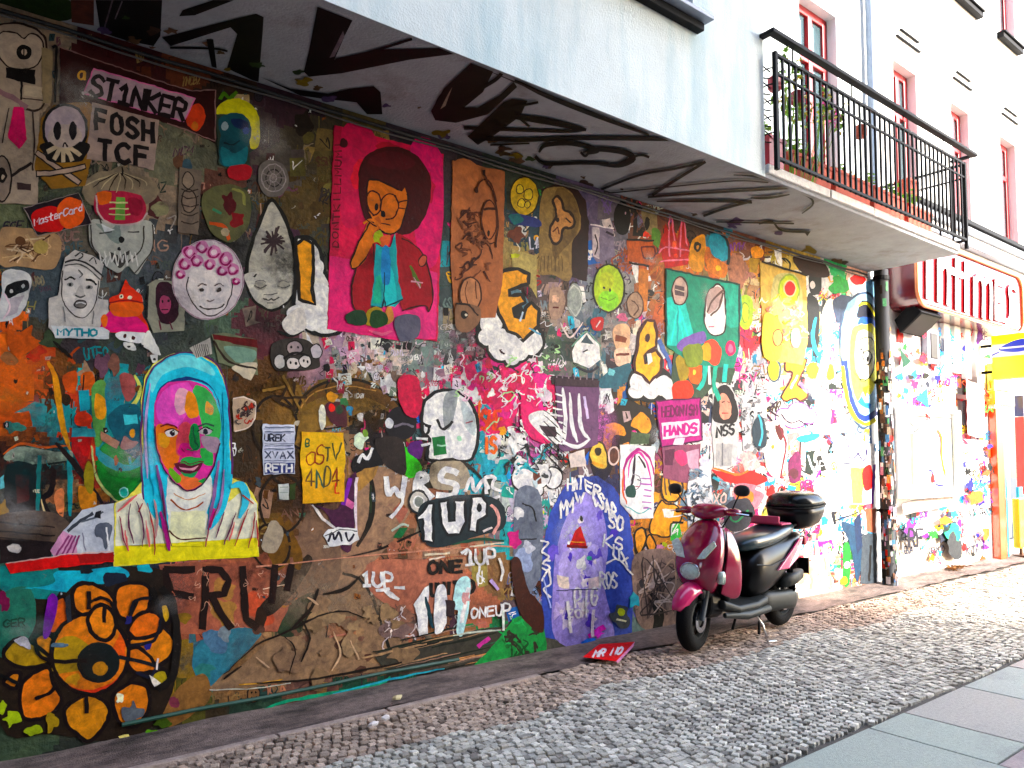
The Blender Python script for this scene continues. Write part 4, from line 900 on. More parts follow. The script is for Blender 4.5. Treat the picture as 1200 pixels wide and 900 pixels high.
petal([(104,720),(118,708),(132,718),(135,735),(126,750),(112,746),(104,734)], '#ee8a1e'); A.L([(122,712),(122,728)], 4.5, '#14090a'); A.L([(104,694),(104,712)], 5, '#14090a'); A.L([(105,706),(118,700),(130,706),(132,716)], 4, '#14090a')
A.L([(40,742),(44,764),(60,774),(100,774)], 4.6, '#14090a'); A.L([(140,770),(170,776),(186,782)], 4.6, '#14181e'); A.L([(150,800),(162,790),(182,786)], 4, '#14090a'); A.L([(152,720),(160,704)], 5, '#14090a'); A.L([(42,818),(60,810),(64,800)], 4, '#14090a'); A.L([(101,816),(101,834)], 5, '#14090a')
A.L([(152,724),(156,706),(172,700),(184,704),(188,720),(184,742),(176,752),(150,756)], 4, '#14131c'); A.L([(160,788),(176,792),(184,776)], 3.4, '#181a2c'); A.blob(173,758,4,'#2c2c7c',1.); A.blob(150,727,4,'#2c2c6c',1.2)
A.P([(56,700),(68,702),(58,742),(50,744)], '#7a2ca0', sm=True); A.P([(76,700),(82,696),(84,728),(78,730)], '#2a2f38'); A.blob(70,756,8,'#60788c',.35)
A.P([(16,750),(30,746),(36,760),(24,756)], '#d8d0dc', sm=True); A.blob(140,818,4,'#fbe8c8',1.2); A.P([(138,862),(150,860),(156,878),(146,876)], '#e0d488'); A.P([(174,790),(188,800),(180,804)], '#e8e0d8'); A.L([(185,772),(183,784)], 2.5, '#f0dcd8')
A.blob(155,836,11,'#5a6068',1.1); A.blob(14,842,9,'#a8c018',.9); A.blob(40,856,10,'#9cb020',.6); A.blob(2,828,5,'#a0b828',1.5); A.blob(60,846,7,'#a88a1c',1.5); A.blob(190,845,10,'#405a1c',.7); A.blob(180,858,8,'#60a030',.5)
A.L([(0,790),(20,800)], 4, '#0c0c0c'); A.L([(190,690),(202,712),(206,745),(202,790),(186,806)], 8, '#14100e'); A.L([(178,690),(184,706)], 7, '#14100e')
mural('orange_flower_painting', A, 'big orange flower with thick black outlines at the bottom left')
# left abstract mural
A = Art(.012, .0003, seed=5)
A.P([(0,392),(24,388),(30,405),(28,425),(40,440),(40,470),(0,474)], '#d9701c', sm=False); A.P([(0,418),(10,412),(22,424),(10,428)], '#8a7050', sm=True); A.blob(42,414,10,'#b82c34',.8)
A.P([(0,470),(40,472),(38,500),(0,500)], '#d8641c'); A.P([(16,484),(42,470),(55,476),(52,500),(38,500),(34,482)], '#38a0a8'); A.blob(15,500,12,'#3a9a90',.6)
A.L([(56,424),(64,440),(70,480),(76,510),(82,526)], 7.5, '#e8a41c', taper=True); A.P([(74,440),(90,436),(88,460),(76,456)], '#c85a20', sm=True); A.P([(95,440),(108,436),(112,460),(98,462)], '#c46028', sm=True)
for x in (98, 112): A.L([(x,440),(x-2,474)], 1.6, '#14100c')
A.P([(92,458),(104,456),(106,480),(94,482)], '#36a0b0'); A.P([(108,452),(124,450),(122,510),(112,522),(108,480)], '#5e9a52', sm=True); A.P([(112,462),(124,470),(122,490),(112,488)], '#e09a20', sm=True); A.P([(90,484),(104,484),(108,494),(98,500),(88,496)], '#e4502a', sm=True)
A.P([(84,502),(110,502),(112,512),(84,512)], '#48a0ac'); A.P([(84,512),(108,512),(104,535),(96,550),(84,528)], '#b8301c'); A.P([(124,452),(142,448),(146,470),(136,492),(126,488)], '#2c8494', sm=True); A.P([(140,440),(156,440),(158,462),(148,470)], '#a45a58', sm=True)
A.L([(158,440),(164,456),(158,472),(142,482)], 5, '#c8d070', taper=True); A.P([(128,486),(145,474),(165,480),(166,535),(148,530),(130,505)], '#1c5868', sm=True); A.P([(144,486),(160,486),(162,496),(146,498)], '#58c0cc'); A.E(155,508,3,5,'#e0a030')
A.P([(118,524),(135,520),(160,540),(166,548),(158,570),(142,588),(126,575),(114,555)], '#0f8030', sm=True); A.P([(112,524),(120,530),(150,545),(166,530),(166,545),(140,552),(116,540)], '#2e96a0', sm=True); A.L([(107,522),(112,556),(128,580),(142,590)], 3.2, '#d0d88c', taper=True); A.EO(145,577,4.5,5,'#20b0a0','#a8f0e0',1.3); A.E(141,551,2.4,3,'#101010')
A.P([(4,536),(20,524),(44,526),(70,530),(84,528),(82,540),(60,545),(20,545)], '#a8b8a4', sm=True); A.L([(4,532),(24,520),(50,524),(80,522)], 3.4, '#d86a20', taper=True); A.L([(5,540),(20,546),(56,544),(84,540)], 2.5, '#131313')
A.P([(8,546),(42,548),(46,600),(10,604)], '#1c0c0c', sm=True); A.P([(18,556),(34,556),(34,586),(20,590)], '#4a140e'); A.L([(46,535),(44,600)], 4.5, '#2c7a78'); A.L([(80,528),(82,560),(82,604)], 6.5, '#2f8c90', taper=True)
A.L([(52,545),(62,552),(60,575),(50,585),(56,600),(74,620)], 7, '#171012', taper=True); A.L([(66,520),(84,540),(106,570),(120,590)], 7, '#1c1212', taper=True); A.P([(64,578),(74,574),(74,605),(66,598)], '#e08a60', sm=True); A.P([(92,570),(110,576),(112,592),(96,598)], '#c07c20', sm=True)
A.L([(48,585),(54,605),(66,620)], 2.2, '#e0c898', taper=True); A.P([(0,560),(4,556),(5,572),(0,574)], '#78c8d0'); A.blob(3,595,6,'#a8801c',1.4)
A.P([(0,604),(60,600),(90,625),(70,636),(0,632)], '#5c4c42', sm=True); 
for y in (612, 622, 630): A.L([(0,y),(30,y+3),(64,y+6)], 1.8, '#241c1a')
A.P([(0,632),(60,634),(60,652),(0,660)], '#241a1c'); A.blob(18,641,8,'#e4dcd8',.6)
A.blob(26,400,20,'#c05c14',.8); A.blob(60,400,12,'#3c4a34',.9); A.L([(62,400),(78,414),(84,420)],4,'#1a1612',taper=True); A.blob(120,428,8,'#6a4a5a',1.6); A.blob(135,425,7,'#7a5448',1.8)
A.P([(98,555),(104,540),(110,556),(108,578),(100,572)], '#8c7c28', sm=True); A.blob(150,520,9,'#a87a74',.8); A.P([(118,505),(140,518),(136,526),(118,516)], '#b08068')
mural('abstract_orange_painting', A, 'orange, teal and black abstract painting at the left edge')
# teardrop
A = Art(.012, .0005, seed=6)
A.O([(318,234),(304,262),(291,300),(289,330),(298,352),(318,363),(338,352),(346,330),(345,295),(336,262)], '#b9b6ac', '#15140f', 4.5, sm=True)
A.P([(290,320),(345,320),(345,335),(337,352),(318,362),(299,352),(290,335)], '#cac8bf', sm=True)
for k in range(24): 
    a = A.rnd.uniform(0, 6.28); l = A.rnd.uniform(6, 17); A.L([(320,283),(320+l*math.cos(a), 283+l*math.sin(a)*1.05)], 2.6, '#3a2c30')
for x, s in ((305,1),(332,1)): A.E(x,335,7,5,'#9a9890'); A.L([(x-7,335),(x,338),(x+7,334)], 1.4, '#4a4848'); A.L([(x-6,331),(x,329),(x+6,331)], 1, '#6a6868')
A.L([(309,345),(317,346),(325,343)], 1.2, '#5a5858'); A.L([(308,350),(314,352),(317,350),(321,352),(327,349)], 1.6, '#3a3a3a'); A.L([(313,355),(320,355)], 1., '#6a6a6a')
mural('teardrop_face_painting', A, 'tall grey teardrop head with sleeping eyes')
# "I" on cloud
A = Art(.042, .0005, seed=7)
A.O([(346,284),(352,278),(364,280),(374,292),(380,318),(392,338),(402,352),(404,378),(396,390),(376,393),(358,384),(348,370),(344,352),(346,330)], '#eeece6', '#121212', 4.5, sm=True)
A.cloud([(384,370,17,1.05),(362,376,14,.9),(346,368,10,1.),(380,345,12,1.1),(372,315,7,1.6)], '#f3f1ec', '#f3f1ec', .1)
A.O([(346,287),(356,280),(366,286),(367,315),(365,340),(369,357),(350,351),(349,320)], '#f6a014', '#15100a', 4.2)
A.L([(353,382),(366,391),(378,393)], 3, '#121212'); A.L([(385,335),(390,344)], 2.5, '#121212'); A.L([(325,388),(340,393),(356,388)], 4, '#121212', taper=True); A.P([(330,378),(352,360),(358,384),(340,392)], '#d8d4d0', sm=True)
mural('orange_letter_i', A, 'orange capital I standing on a white cloud')
# "E" on cloud
A = Art(.042, .0005, seed=8)
A.E(590,372,33,38,'#5a7a88'); A.E(586,378,30,34,'#16181a')
A.cloud([(575,378,13,1.2),(570,395,10,1.),(588,405,16,1.1),(607,408,13,1.15),(622,400,13,1.25),(600,420,8,1.)], '#f8f8f8', '#141414', 3.6)
A.cloud([(575,378,13,1.2),(588,403,16,1.1),(607,405,13,1.1),(620,398,12,1.2)], '#f8f8f8', '#f8f8f8', .1)
A.O([(577,326),(590,317),(606,315),(619,321),(619,332),(606,337),(596,340),(597,347),(611,345),(615,355),(601,361),(603,371),(613,373),(615,361),(622,355),(631,363),(630,382),(617,395),(612,400),(604,392),(594,388),(584,368),(576,345)], '#f7a214', '#140f0a', 4.4)
A.L([(612,366),(609,376)],2.5,'#c8d8e8'); A.L([(620,385),(633,392)], 2, '#68a8c8')
mural('orange_letter_e', A, 'orange capital E standing on a white cloud')
# small e
A = Art(.042, .0005, seed=9)
A.E(763,450,26,22,'#141414'); A.L([(772,400),(782,420),(788,440)], 5, '#5068a8'); A.L([(770,405),(778,420)],2.5,'#e8f0f8')
A.cloud([(747,448,10,1.15),(745,459,9,.9),(762,456,11,1.1),(777,452,11,1.1),(783,460,9,.9)], '#f8f8f8', '#141414', 3)
A.cloud([(747,448,10,1.1),(762,454,11,1.1),(777,452,11,1.)], '#f8f8f8', '#f8f8f8', .1)
A.O([(745,414),(748,390),(757,376),(766,376),(769,390),(768,406),(760,412),(754,418),(756,426),(762,424),(760,414),(768,410),(775,420),(773,436),(765,444),(761,449),(752,440),(744,436),(742,425)], '#f8b01a', '#3a0f08', 3.4)
A.E(758,396,2.6,5,'#3a0f08'); A.P([(757,415),(762,414),(764,424),(759,428)], '#f2f2f8'); A.L([(736,445),(741,436)],3,'#141414')
mural('yellow_letter_e', A, 'small yellow letter e standing on a white cloud')
# z
A = Art(.042, .0005, seed=10)
A.cloud([(920,488,11,.8),(935,484,13,.9),(947,488,9,.9),(930,494,12,.6)], '#f8f8f8', '#9060a0', 1.6); A.E(907,434,8,14,'#6a7a8a'); A.E(906,434,6.4,12,'#e8dc60'); A.E(952,434,6.5,10,'#e0e060')
A.O([(920,424),(924,419),(932,423),(942,420),(944,426),(936,446),(934,452),(944,456),(946,464),(938,470),(930,467),(921,470),(915,466),(918,458),(926,446),(928,436),(920,434)], '#f7b834', '#6a4010', 2.2, sm=True)
A.L([(926,455),(934,440)], 2.4, '#f8f0d0'); A.L([(938,450),(946,460)], 3, '#a090c0')
for q in ([(910,470),(902,480),(912,488)],[(915,486),(926,496),(936,493),(946,499)],[(896,484),(905,495),(899,506)]): A.L(q, 1.8, '#5a2a5a')
mural('yellow_letter_z', A, 'yellow letter z on a white cloud, further right')
# eyes oval
A = Art(.034, .0005, seed=11)
A.O([(1008,344),(1024,352),(1027,400),(1027,470),(1020,496),(1008,500),(996,480),(988,440),(984,400),(990,360)], '#a8c4d8', '#5a6a80', 2.5, sm=True)
A.P([(1010,352),(1025,362),(1026,385),(1016,372),(1004,372)], '#24344c', sm=True); A.L([(1006,358),(1016,356),(1026,372)], 3, '#e4e020'); A.P([(1008,372),(1024,375),(1027,395),(1006,388)], '#3078b8', sm=True)
A.L([(989,425),(994,460),(1003,484),(1014,490),(1026,484)], 7, '#2f5c98'); A.L([(987,430),(992,465),(1002,490),(1015,497),(1025,492)], 4.4, '#e0dc50'); A.L([(998,440),(1008,470),(1018,476)], 6, '#3c90c8')
A.P([(1000,384),(1014,380),(1025,386),(1027,440),(1020,462),(1012,458),(1004,470),(996,440),(995,405)], '#f2ee90', sm=True); A.P([(1004,392),(1018,388),(1024,400),(1023,432),(1012,446),(1002,430)], '#f6f4c8', sm=True)
A.EO(1008,408,3.6,6.5,'#dfe8ee','#28333c',1.3); A.EO(1016,419,4.4,7.5,'#dfe8ee','#1c262c',1.5); A.E(1016,421,2,3.4,'#1c262c'); A.E(1008,410,1.4,2.4,'#1c262c'); A.L([(1000,436),(1010,447),(1020,442)],1.2,'#60685a')
A.L([(1008,398),(1018,395),(1024,404),(1024,430),(1016,444),(1006,444)], 1.4, '#50583c'); A.P([(1010,455),(1017,452),(1014,466)], '#f0a020')
mural('round_eyed_painting', A, 'yellow face with two round eyes on a blue ground beside the drainpipe')
# brown wood bear, lime disc ...
A = Art(.018, .0005, seed=12)
A.P([(634,222),(650,216),(672,216),(686,235),(690,260),(688,330),(660,322),(632,322)], '#241010', sm=False)
A.P([(636,225),(652,219),(668,224),(678,245),(680,268),(670,285),(668,328),(648,322),(631,320),(632,290),(632,255)], '#8c744a', sm=True); A.P([(650,226),(668,226),(678,248),(676,272),(662,290),(648,300)], '#6e5836', sm=True)
A.O([(648,234),(653,230),(658,235),(661,246),(669,250),(673,262),(668,268),(660,268),(656,282),(650,286),(645,280),(645,266),(651,256),(651,246)], '#c08c5c', '#23130e', 3, sm=True)
A.E(653,258,2,3,'#23130e'); A.L([(648,272),(653,266),(655,274)], 1.5, '#5a2c1e'); A.L([(663,256),(668,261)], 2, '#23130e')
for k in range(7): A.L([(634+k*4,300),(633+k*4.4,318)], 1, '#5c4a2c')
mural('wooden_bear_painting', A, 'brown panel with a small pale animal face')
A = Art(.018, .0005, seed=13)
A.EO(713,338,17.5,27,'#a8c42a','#191a12',2.2); A.E(713,352,12,12,'#8cd020'); A.E(711,330,9,11,'#b8c83a'); A.E(714,340,1.6,2,'#151515'); A.E(708,337,1.2,1.6,'#151515'); A.L([(704,349),(714,352),(722,348)], .8, '#5a7a18')
for k in range(10):
    a = k*.628+.2; A.L([(713+19*math.cos(a), 338+28*math.sin(a)), (713+22*math.cos(a), 338+33*math.sin(a))], 1.6, '#191a12')
mural('lime_disc_painting', A, 'round lime-green disc with a black edge')
A = Art(.018, .0005, seed=14)
A.EO(614,230,16,22,'#c8a82a','#2a2210',1.6); 
for x, y, r in ((609,222,4),(619,228,5),(611,238,4),(618,240,3)): A.EO(x,y,r,r*1.2,'#d8c050','#3a3014',1.2)
A.P([(600,250),(630,256),(632,266),(600,262)], '#303a78', sm=True); A.blob(604,256,8,'#1f6a70',.7); A.blob(605,275,9,'#6a3a2c',1.)
A.P([(600,292),(628,300),(629,350),(612,320),(600,318)], '#b0a068'); A.blob(604,300,5,'#b8c030',.6)
mural('yellow_face_disc', A, 'yellow disc with round faces above the orange capital E')
A = Art(.016, .0005, seed=15)
A.E(729,256,10,20,'#0e0b10'); A.E(733,250,1,1.6,'#d8b0c0'); A.P([(752,246),(760,242),(768,248),(770,270),(760,276),(754,262)], '#8a7a5a', sm=True); A.E(758,262,3,8,'#15110f'); A.blob(758,275,4,'#f05020',.8); A.P([(764,268),(774,272),(772,290),(764,284)], '#5c8a3c', sm=True)
A.P([(734,282),(765,282),(768,310),(758,312),(758,365),(748,366),(748,308),(736,306)], '#b45a30'); A.L([(735,281),(766,282)], 2.4, '#1a100c'); A.L([(752,290),(766,290),(766,302),(754,302),(752,290)], 2, '#5a1a10'); A.L([(738,308),(760,312)], 2.6, '#23140e'); A.P([(748,314),(760,316),(758,365),(748,362)], '#c07840')
A.EO(744,358,9,15,'#a08470','#3a241c',1.6); A.L([(740,352),(748,360),(742,370)], 1.6, '#4a2c20')
A.P([(692,264),(718,268),(720,300),(700,308),(694,300)], '#7a7088'); A.P([(694,266),(702,267),(702,304),(694,300)], '#c8bcc4'); A.L([(692,263),(718,268)], 1.6, '#e0d8e0'); A.L([(711,272),(718,276)],3,'#2a2030'); A.L([(697,275),(700,285),(697,298)], 1.6, '#3a2c34')
A.E(673,352,9,20,'#9ca4a0'); A.L([(667,340),(672,335),(679,342),(681,356),(675,370),(667,360)],1.1,'#c8ccc8')
A.P([(644,340),(656,338),(662,352),(656,372),(644,372)], '#a88c7c', sm=True); A.blob(650,350,4,'#e0b8a0',1.1); A.L([(648,360),(654,360)],2,'#5a2018'); A.L([(656,378),(668,396),(682,378)],2.5,'#e0d0d0',taper=True); A.P([(693,374),(706,372),(705,386),(694,386)], '#b03030', sm=True); A.L([(698,383),(703,376)],1.6,'#f0d8d8')
A.P([(674,402),(687,390),(702,404),(703,422),(690,432),(672,424),(670,412)], '#eef0f4', sm=False); A.P([(680,402),(687,392),(695,404)], '#3a4a54'); A.L([(670,406),(687,389),(704,406)], 1.5, '#78a090'); A.L([(683,413),(688,410)],1.6,'#222'); A.L([(675,430),(690,436),(700,430)],3,'#2a2a34')
A.P([(718,385),(735,380),(738,400),(732,412),(722,410)], '#d8b090', sm=True); A.P([(721,392),(735,396),(733,402),(720,400)], '#7a3a20'); A.P([(720,410),(736,408),(738,425),(722,428)], '#e8c8b0', sm=True); A.L([(722,416),(736,415)],3,'#6a2a1c'); A.blob(728,372,6,'#d07090',.7)
A.P([(646,440),(702,444),(700,456),(646,450)], '#241820'); 
for k in range(7): A.L([(652+k*7,441),(652+k*7,449)],1.2,'#8a7a84')
A.P([(700,445),(735,425),(738,440),(728,452),(705,455)], '#2f6070', sm=True); A.blob(717,436,5,'#7ac0c8',.8)
mural('mid_wall_characters', A, 'jumble of small painted characters between the pale orange poster and the teal panel', kind=None)
# pink castle, yellow figures, blue balloon
A = Art(.018, .0005, seed=16)
A.P([(772,288),(776,278),(780,262),(784,272),(788,258),(793,280),(797,262),(800,258),(804,276),(808,286),(806,310),(780,314)], '#b8102e'); 
for q in ([(784,300),(784,262),(787,256),(791,290)],[(797,300),(798,262),(801,258),(805,288)],[(772,296),(780,290),(808,294)],[(774,306),(806,304)]): A.L(q, 1.8, '#f08098')
A.E(790,286,2.5,4,'#ff6a50'); A.E(792,300,2.5,3,'#ff5040'); A.P([(809,288),(815,278),(826,276),(826,295),(822,318),(808,312)], '#d8961c', sm=True); A.E(817,289,4.5,6,'#1b140a'); A.E(817,290,1.6,2.4,'#d8961c')
A.P([(830,282),(838,272),(848,276),(853,292),(851,306),(836,300)], '#3c98b4', sm=True); A.L([(832,272),(845,274),(854,290),(853,310)], 3, '#16262e'); A.P([(828,304),(840,304),(852,312),(848,326),(830,318)], '#d07c1a', sm=True); A.E(841,314,3,3,'#f0c040')
A.P([(880,292),(886,288),(894,294),(892,302),(882,302)], '#e89a1c', sm=True); A.P([(878,303),(890,304),(886,320),(878,318)], '#a88414'); A.P([(858,302),(870,302),(872,330),(866,340),(856,330)], '#a87460', sm=True)
A.P([(866,350),(876,346),(882,356),(880,380),(872,386),(866,376)], '#a8cc3c', sm=True); A.EO(873,366,4,11,'#c8d850','#5a8030',1); A.blob(878,402,7,'#c83048',1.2); A.L([(868,392),(878,400)],2,'#8a1060')
mural('pink_castle_painting', A, 'crimson spiky castle with small yellow and blue figures above the teal panel')
# pink splash
A = Art(.014, .00008, seed=17)
for k in range(60): A.blob(595+A.rnd.gauss(0, 24), 450+A.rnd.gauss(0, 26), A.rnd.uniform(4, 13), A.rnd.choice(['#e81c74','#e81c74','#d81868','#c82860','#f04890','#ffffff','#f4d8e4','#c81850']), 1.1, rough=.5)
for k in range(60): A.squig(590+A.rnd.gauss(0,25), 445+A.rnd.gauss(0,25), 6, 1.7, A.rnd.choice(['#ffffff','#f8c8dc','#3a2028','#b0d8a0']))
A.P([(466,444),(488,442),(494,470),(486,490),(470,478)], '#c41850', sm=True); A.P([(610,470),(630,478),(655,500),(640,520),(615,505)], '#d81c70', sm=True); A.P([(618,488),(640,482),(660,510),(650,520),(630,506)], '#f8f4f8', sm=True); A.P([(630,498),(650,500),(652,512),(640,512)], '#3a2430')
for k in range(8): A.L([(640+A.rnd.uniform(0,14), 462+k*8),(658,464+k*8)], 2.4, '#eee', taper=True); A.L([(636,480+k*7),(662,500+k*8)], 1.6, '#201c20', taper=True)
mural('pink_splash', A, 'pink paint splash with white scribbles')
A = Art(.024, .0005, seed=18)
A.T('SHE', (563,503),(588,503), 22,22,'#f05418', 4, jit=1); A.T('IS', (566,532),(582,530), 18,18,'#f8702a', 4); A.L([(562,470),(560,505)], 2.5, '#f07018'); A.blob(588,505,4,'#f0a030',1.2)
mural('orange_red_letters', A, 'short orange-red lettering right of the white robot head')
# white robot head
A = Art(.036, .0005, seed=19)
A.O([(494,490),(498,470),(512,459),(530,458),(546,466),(556,482),(560,505),(556,530),(546,540),(505,540),(500,530),(503,515),(495,508)], '#eef2f2', '#151518', 4, sm=True)
A.P([(520,465),(536,460),(528,500),(520,498)], '#9aa0a2', sm=True); A.P([(540,470),(554,485),(556,510),(545,500)], '#c0ccd0', sm=True); A.L([(496,496),(502,500),(500,508),(490,515)], 3, '#151518')
A.L([(512,492),(518,503),(526,498),(529,494)], 3.4, '#151518'); A.L([(498,498),(504,500)], 3, '#151518'); A.P([(506,512),(521,511),(523,532),(508,534)], '#0c7038'); A.L([(512,522),(522,522)], 1.8, '#a8d8c0'); A.L([(546,496),(552,494)], 2, '#9a5a60'); A.E(538,514,3,3,'#a8d8b8')
A.L([(500,515),(488,514)], 3, '#f4f4f4'); A.L([(503,520),(494,522)], 3, '#f4f4f4'); A.L([(505,543),(525,538),(545,544),(560,556),(565,566)], 4, '#26221e', taper=True); A.P([(505,545),(525,540),(545,545),(548,570),(508,572)], '#a89a84', sm=True)
mural('white_robot_head', A, 'white rounded robot head with a green mouth')
# 1UP throw-ups
A = Art(.044, .0005, seed=20)
wt = '#f6f6f6'
A.L([(452,560),(455,580),(462,572),(470,582),(474,560)], 6, wt); A.L([(472,582),(470,592),(458,606)], 4, wt); A.L([(486,580),(490,556),(500,560),(492,568),(505,582)], 7, wt); A.L([(538,556),(522,550),(516,562),(534,568),(530,580),(512,580)], 7, wt)
A.L([(545,575),(552,560),(556,576),(566,562),(570,578)], 4, wt); A.L([(572,572),(568,560),(580,560),(576,570),(586,575)], 4, wt); A.L([(572,586),(584,582)], 3, wt)
A.EO(490,588,10,12,'#c8c4bc','#2a2a2c',2.5); A.EO(490,588,5,6,'#8a9088','#f4f4f4',1.5); A.L([(498,575),(505,590),(500,606)], 3, '#f4f4f4')
def bub(pts, w=3.4): A.P(pts, '#f8f8f8', sm=False); A.L(pts, w, '#10141a', sm=False, closed=True)
A.P([(490,596),(512,584),(560,580),(588,590),(590,618),(560,628),(512,642),(495,630)], '#1d2a30', sm=True)
bub([(488,605),(494,600),(501,590),(507,590),(507,636),(495,634),(495,608),(489,610)]); bub([(514,588),(524,586),(526,610),(532,610),(532,586),(544,586),(545,612),(538,626),(524,627),(516,614)]); bub([(552,582),(564,581),(570,590),(570,604),(560,610),(558,624),(549,622)])
A.E(561,595,3,5,'#10141a'); A.L([(578,625),(584,612),(582,600),(575,592)], 3.4, '#e0a8a0'); A.L([(576,618),(566,622)],2.5,'#e8dcd8')
A.L([(550,640),(590,636)], 2, '#e0d8c0', taper=True); A.L([(530,638),(560,632),(590,634)], 3.5, '#1c4a38', taper=True)
A.T('1UP_', (422,686),(474,689), 17,16, wt, 3.6, jit=.5); A.L([(441,692),(455,690)], 4, wt); A.L([(450,692),(466,702)], 6, wt, taper=True)
A.T('ONE', (500,672),(542,670), 14,13,'#17110f', 4.2); A.T('UNITED', (503,698),(556,694), 14,14,'#17110f', 4.2); A.L([(497,650),(526,648)],2.5,'#f0dcc0'); A.L([(502,656),(520,652)],2,'#e8d8c8')
A.P([(484,708),(497,688),(502,686),(500,742),(490,744),(488,722)], '#f4fafa'); A.P([(510,690),(522,690),(522,730),(513,742),(508,736)], '#ececec', sm=True); A.L([(498,700),(506,735)], 5, '#1a3a44', taper=True)
A.P([(534,682),(548,676),(550,700),(542,742),(534,740),(536,716),(530,712)], '#bfe8ec', sm=True); A.L([(548,690),(540,728)], 5, '#f4f4f4'); A.blob(545,700,5,'#d0a0a0',1.4); A.P([(521,702),(532,704),(532,722),(522,722)], '#2c2024')
A.T('1UP', (543,662),(582,660), 18,17,'#dcdcdc', 3, slant=-.1); A.L([(540,648),(548,644),(552,660)],3,wt); A.L([(584,655),(588,668),(586,680)], 3, '#f0e8e0'); A.L([(574,680),(582,690)],4,'#c0a8d8')
A.T('ONEUP', (550,724),(598,720), 11,13, '#e8e8e8', 2.4, jit=.4); A.L([(589,716),(589,738)], 3, '#dff0e0'); A.L([(530,744),(560,740),(586,738)], 2.4, '#c8d0c4', taper=True)
mural('white_bubble_letters', A, 'white bubble and drip tags reading 1UP')
# throw-ups on both sides of the blue arch
A = Art(.024, .0002, seed=21)
A.cloud([(612,560,12,1.2),(630,558,13,1.1),(648,560,10,1.2),(622,575,14,.7)], '#f6f6f8', '#282428', 1.8); A.cloud([(612,560,12,1.2),(630,558,13,1.1),(648,560,10,1.2)], '#f6f6f8', '#f6f6f8', .1)
A.L([(604,556),(612,548),(624,552),(632,560)],2.5,'#4aa8b8'); A.P([(624,552),(632,552),(634,566),(626,568)], '#6a3c30'); A.L([(640,548),(646,556),(642,566)],1.6,'#6a6a70'); A.E(615,605,9,14,'#3a4038'); A.EO(614,602,4,6,'#e8e8e8','#141414',1.6); A.L([(604,612),(614,618),(622,612)],2.5,'#f0f0f0'); A.E(635,600,3,3.5,'#c8d028')
A.P([(604,580),(634,582),(632,676),(606,690)], '#707888', sm=True) ; A.blob(616,655,10,'#9aa8c8',1.4); A.blob(618,640,7,'#c8ccd8',1.); A.L([(606,632),(628,632)],1.8,'#2a2a30'); A.blob(602,632,7,'#c83080',1.6); A.blob(607,602,6,'#e8e8ec',1.); A.L([(612,590),(624,596),(628,610)],2,'#141414')
for k in range(40): A.squig(600+A.rnd.uniform(-5,45), 500+A.rnd.uniform(0,60), 7, A.rnd.uniform(1.4,3.4), A.rnd.choice(['#fff','#f4f4f4','#1c1c20','#30a0b0','#444','#c8d8e0']))
mural('white_throw_up', A, 'white rounded throw-up over grey figures left of the blue arch')
A = Art(.022, .0005, seed=22)
A.P([(658,752),(636,745),(634,690),(636,640),(645,600),(660,572),(680,558),(700,558),(720,572),(736,600),(742,640),(742,700),(740,740),(730,752),(700,760)], '#4254ac', sm=False)
A.P([(650,748),(648,680),(655,630),(670,595),(690,575),(706,600),(712,640),(708,690),(720,748),(690,758)], '#a094dc', sm=True); A.P([(655,660),(672,640),(700,640),(706,680),(690,720),(660,730)], '#bcb0ec', sm=True)
for k in range(34): A.blob(682+A.rnd.gauss(0,17), 665+A.rnd.gauss(0,38), A.rnd.uniform(2,7), A.rnd.choice(['#d8d0f8','#e8e0ff','#7060c8','#5a48c0','#b0a0f0','#c8b8f0','#f4f0ff']), 1.4, rough=.5)
A.P([(666,640),(674,622),(680,616),(686,634),(687,641)], '#b82018'); A.L([(665,640),(687,641)], 3, '#7a1010'); A.L([(668,635),(684,636)], 1, '#e0a030'); A.E(681,608,1.8,3.5,'#2a2a1c'); A.blob(690,654,3,'#48b090',.8); A.P([(652,674),(666,676),(666,690),(654,688)], '#f4dcd0'); A.P([(688,678),(702,675),(702,688),(690,690)], '#f6d8d8')
T_ = lambda s, a, b, h, w=2.4, sl=0: A.T(s, a, b, h, h, '#f0f6ff', w, slant=sl, jit=1.)
T_('HAT', (664,575),(684,572), 14); T_('ER', (684,574),(704,584), 12); T_('CSAR', (694,588),(722,612), 18, 2.6); T_('MM', (655,606),(672,600), 18); T_('W', (672,590),(684,588), 12); T_('SO', (712,618),(730,622), 16, 2.6); T_('KS', (706,640),(730,645), 14); T_('UX', (716,650),(736,665), 12, 2.2)
T_('ROS', (702,688),(722,690), 18, 2.4); T_('PIG', (672,712),(700,708), 20, 2.8); T_('ZOT', (663,722),(690,724), 9); A.L([(633,634),(642,636),(634,646),(642,652),(634,660)], 2.2, '#eef4ff'); A.L([(634,680),(642,668),(644,684),(636,690),(644,700)], 2.2, '#eef4ff'); A.L([(710,660),(724,655),(740,674)], 2, '#eef4ff'); A.L([(636,676),(644,712)], 1.6, '#a8b8ff'); T_('S', (634,668),(644,668), 12)
A.L([(652,692),(700,690)], 1., '#2a2a5a'); A.L([(690,745),(706,735)], 6, '#e048c0'); A.blob(700,742,6,'#d858d8',.8); A.L([(664,705),(668,740)], 3.5, '#f0f0ff'); A.L([(694,715),(693,745)], 3.5, '#e8e0ff'); A.blob(725,722,11,'#404850',1.2); A.E(727,717,4,5,'#b8c838'); A.L([(722,725),(732,728)],2,'#e0e0c0'); A.blob(742,703,6,'#1c9ab0',1.6); A.blob(690,752,8,'#3c78e0',.5)
mural('blue_arch_painting', A, 'blue arch-shaped field with purple centre, white tags and a small red triangle')
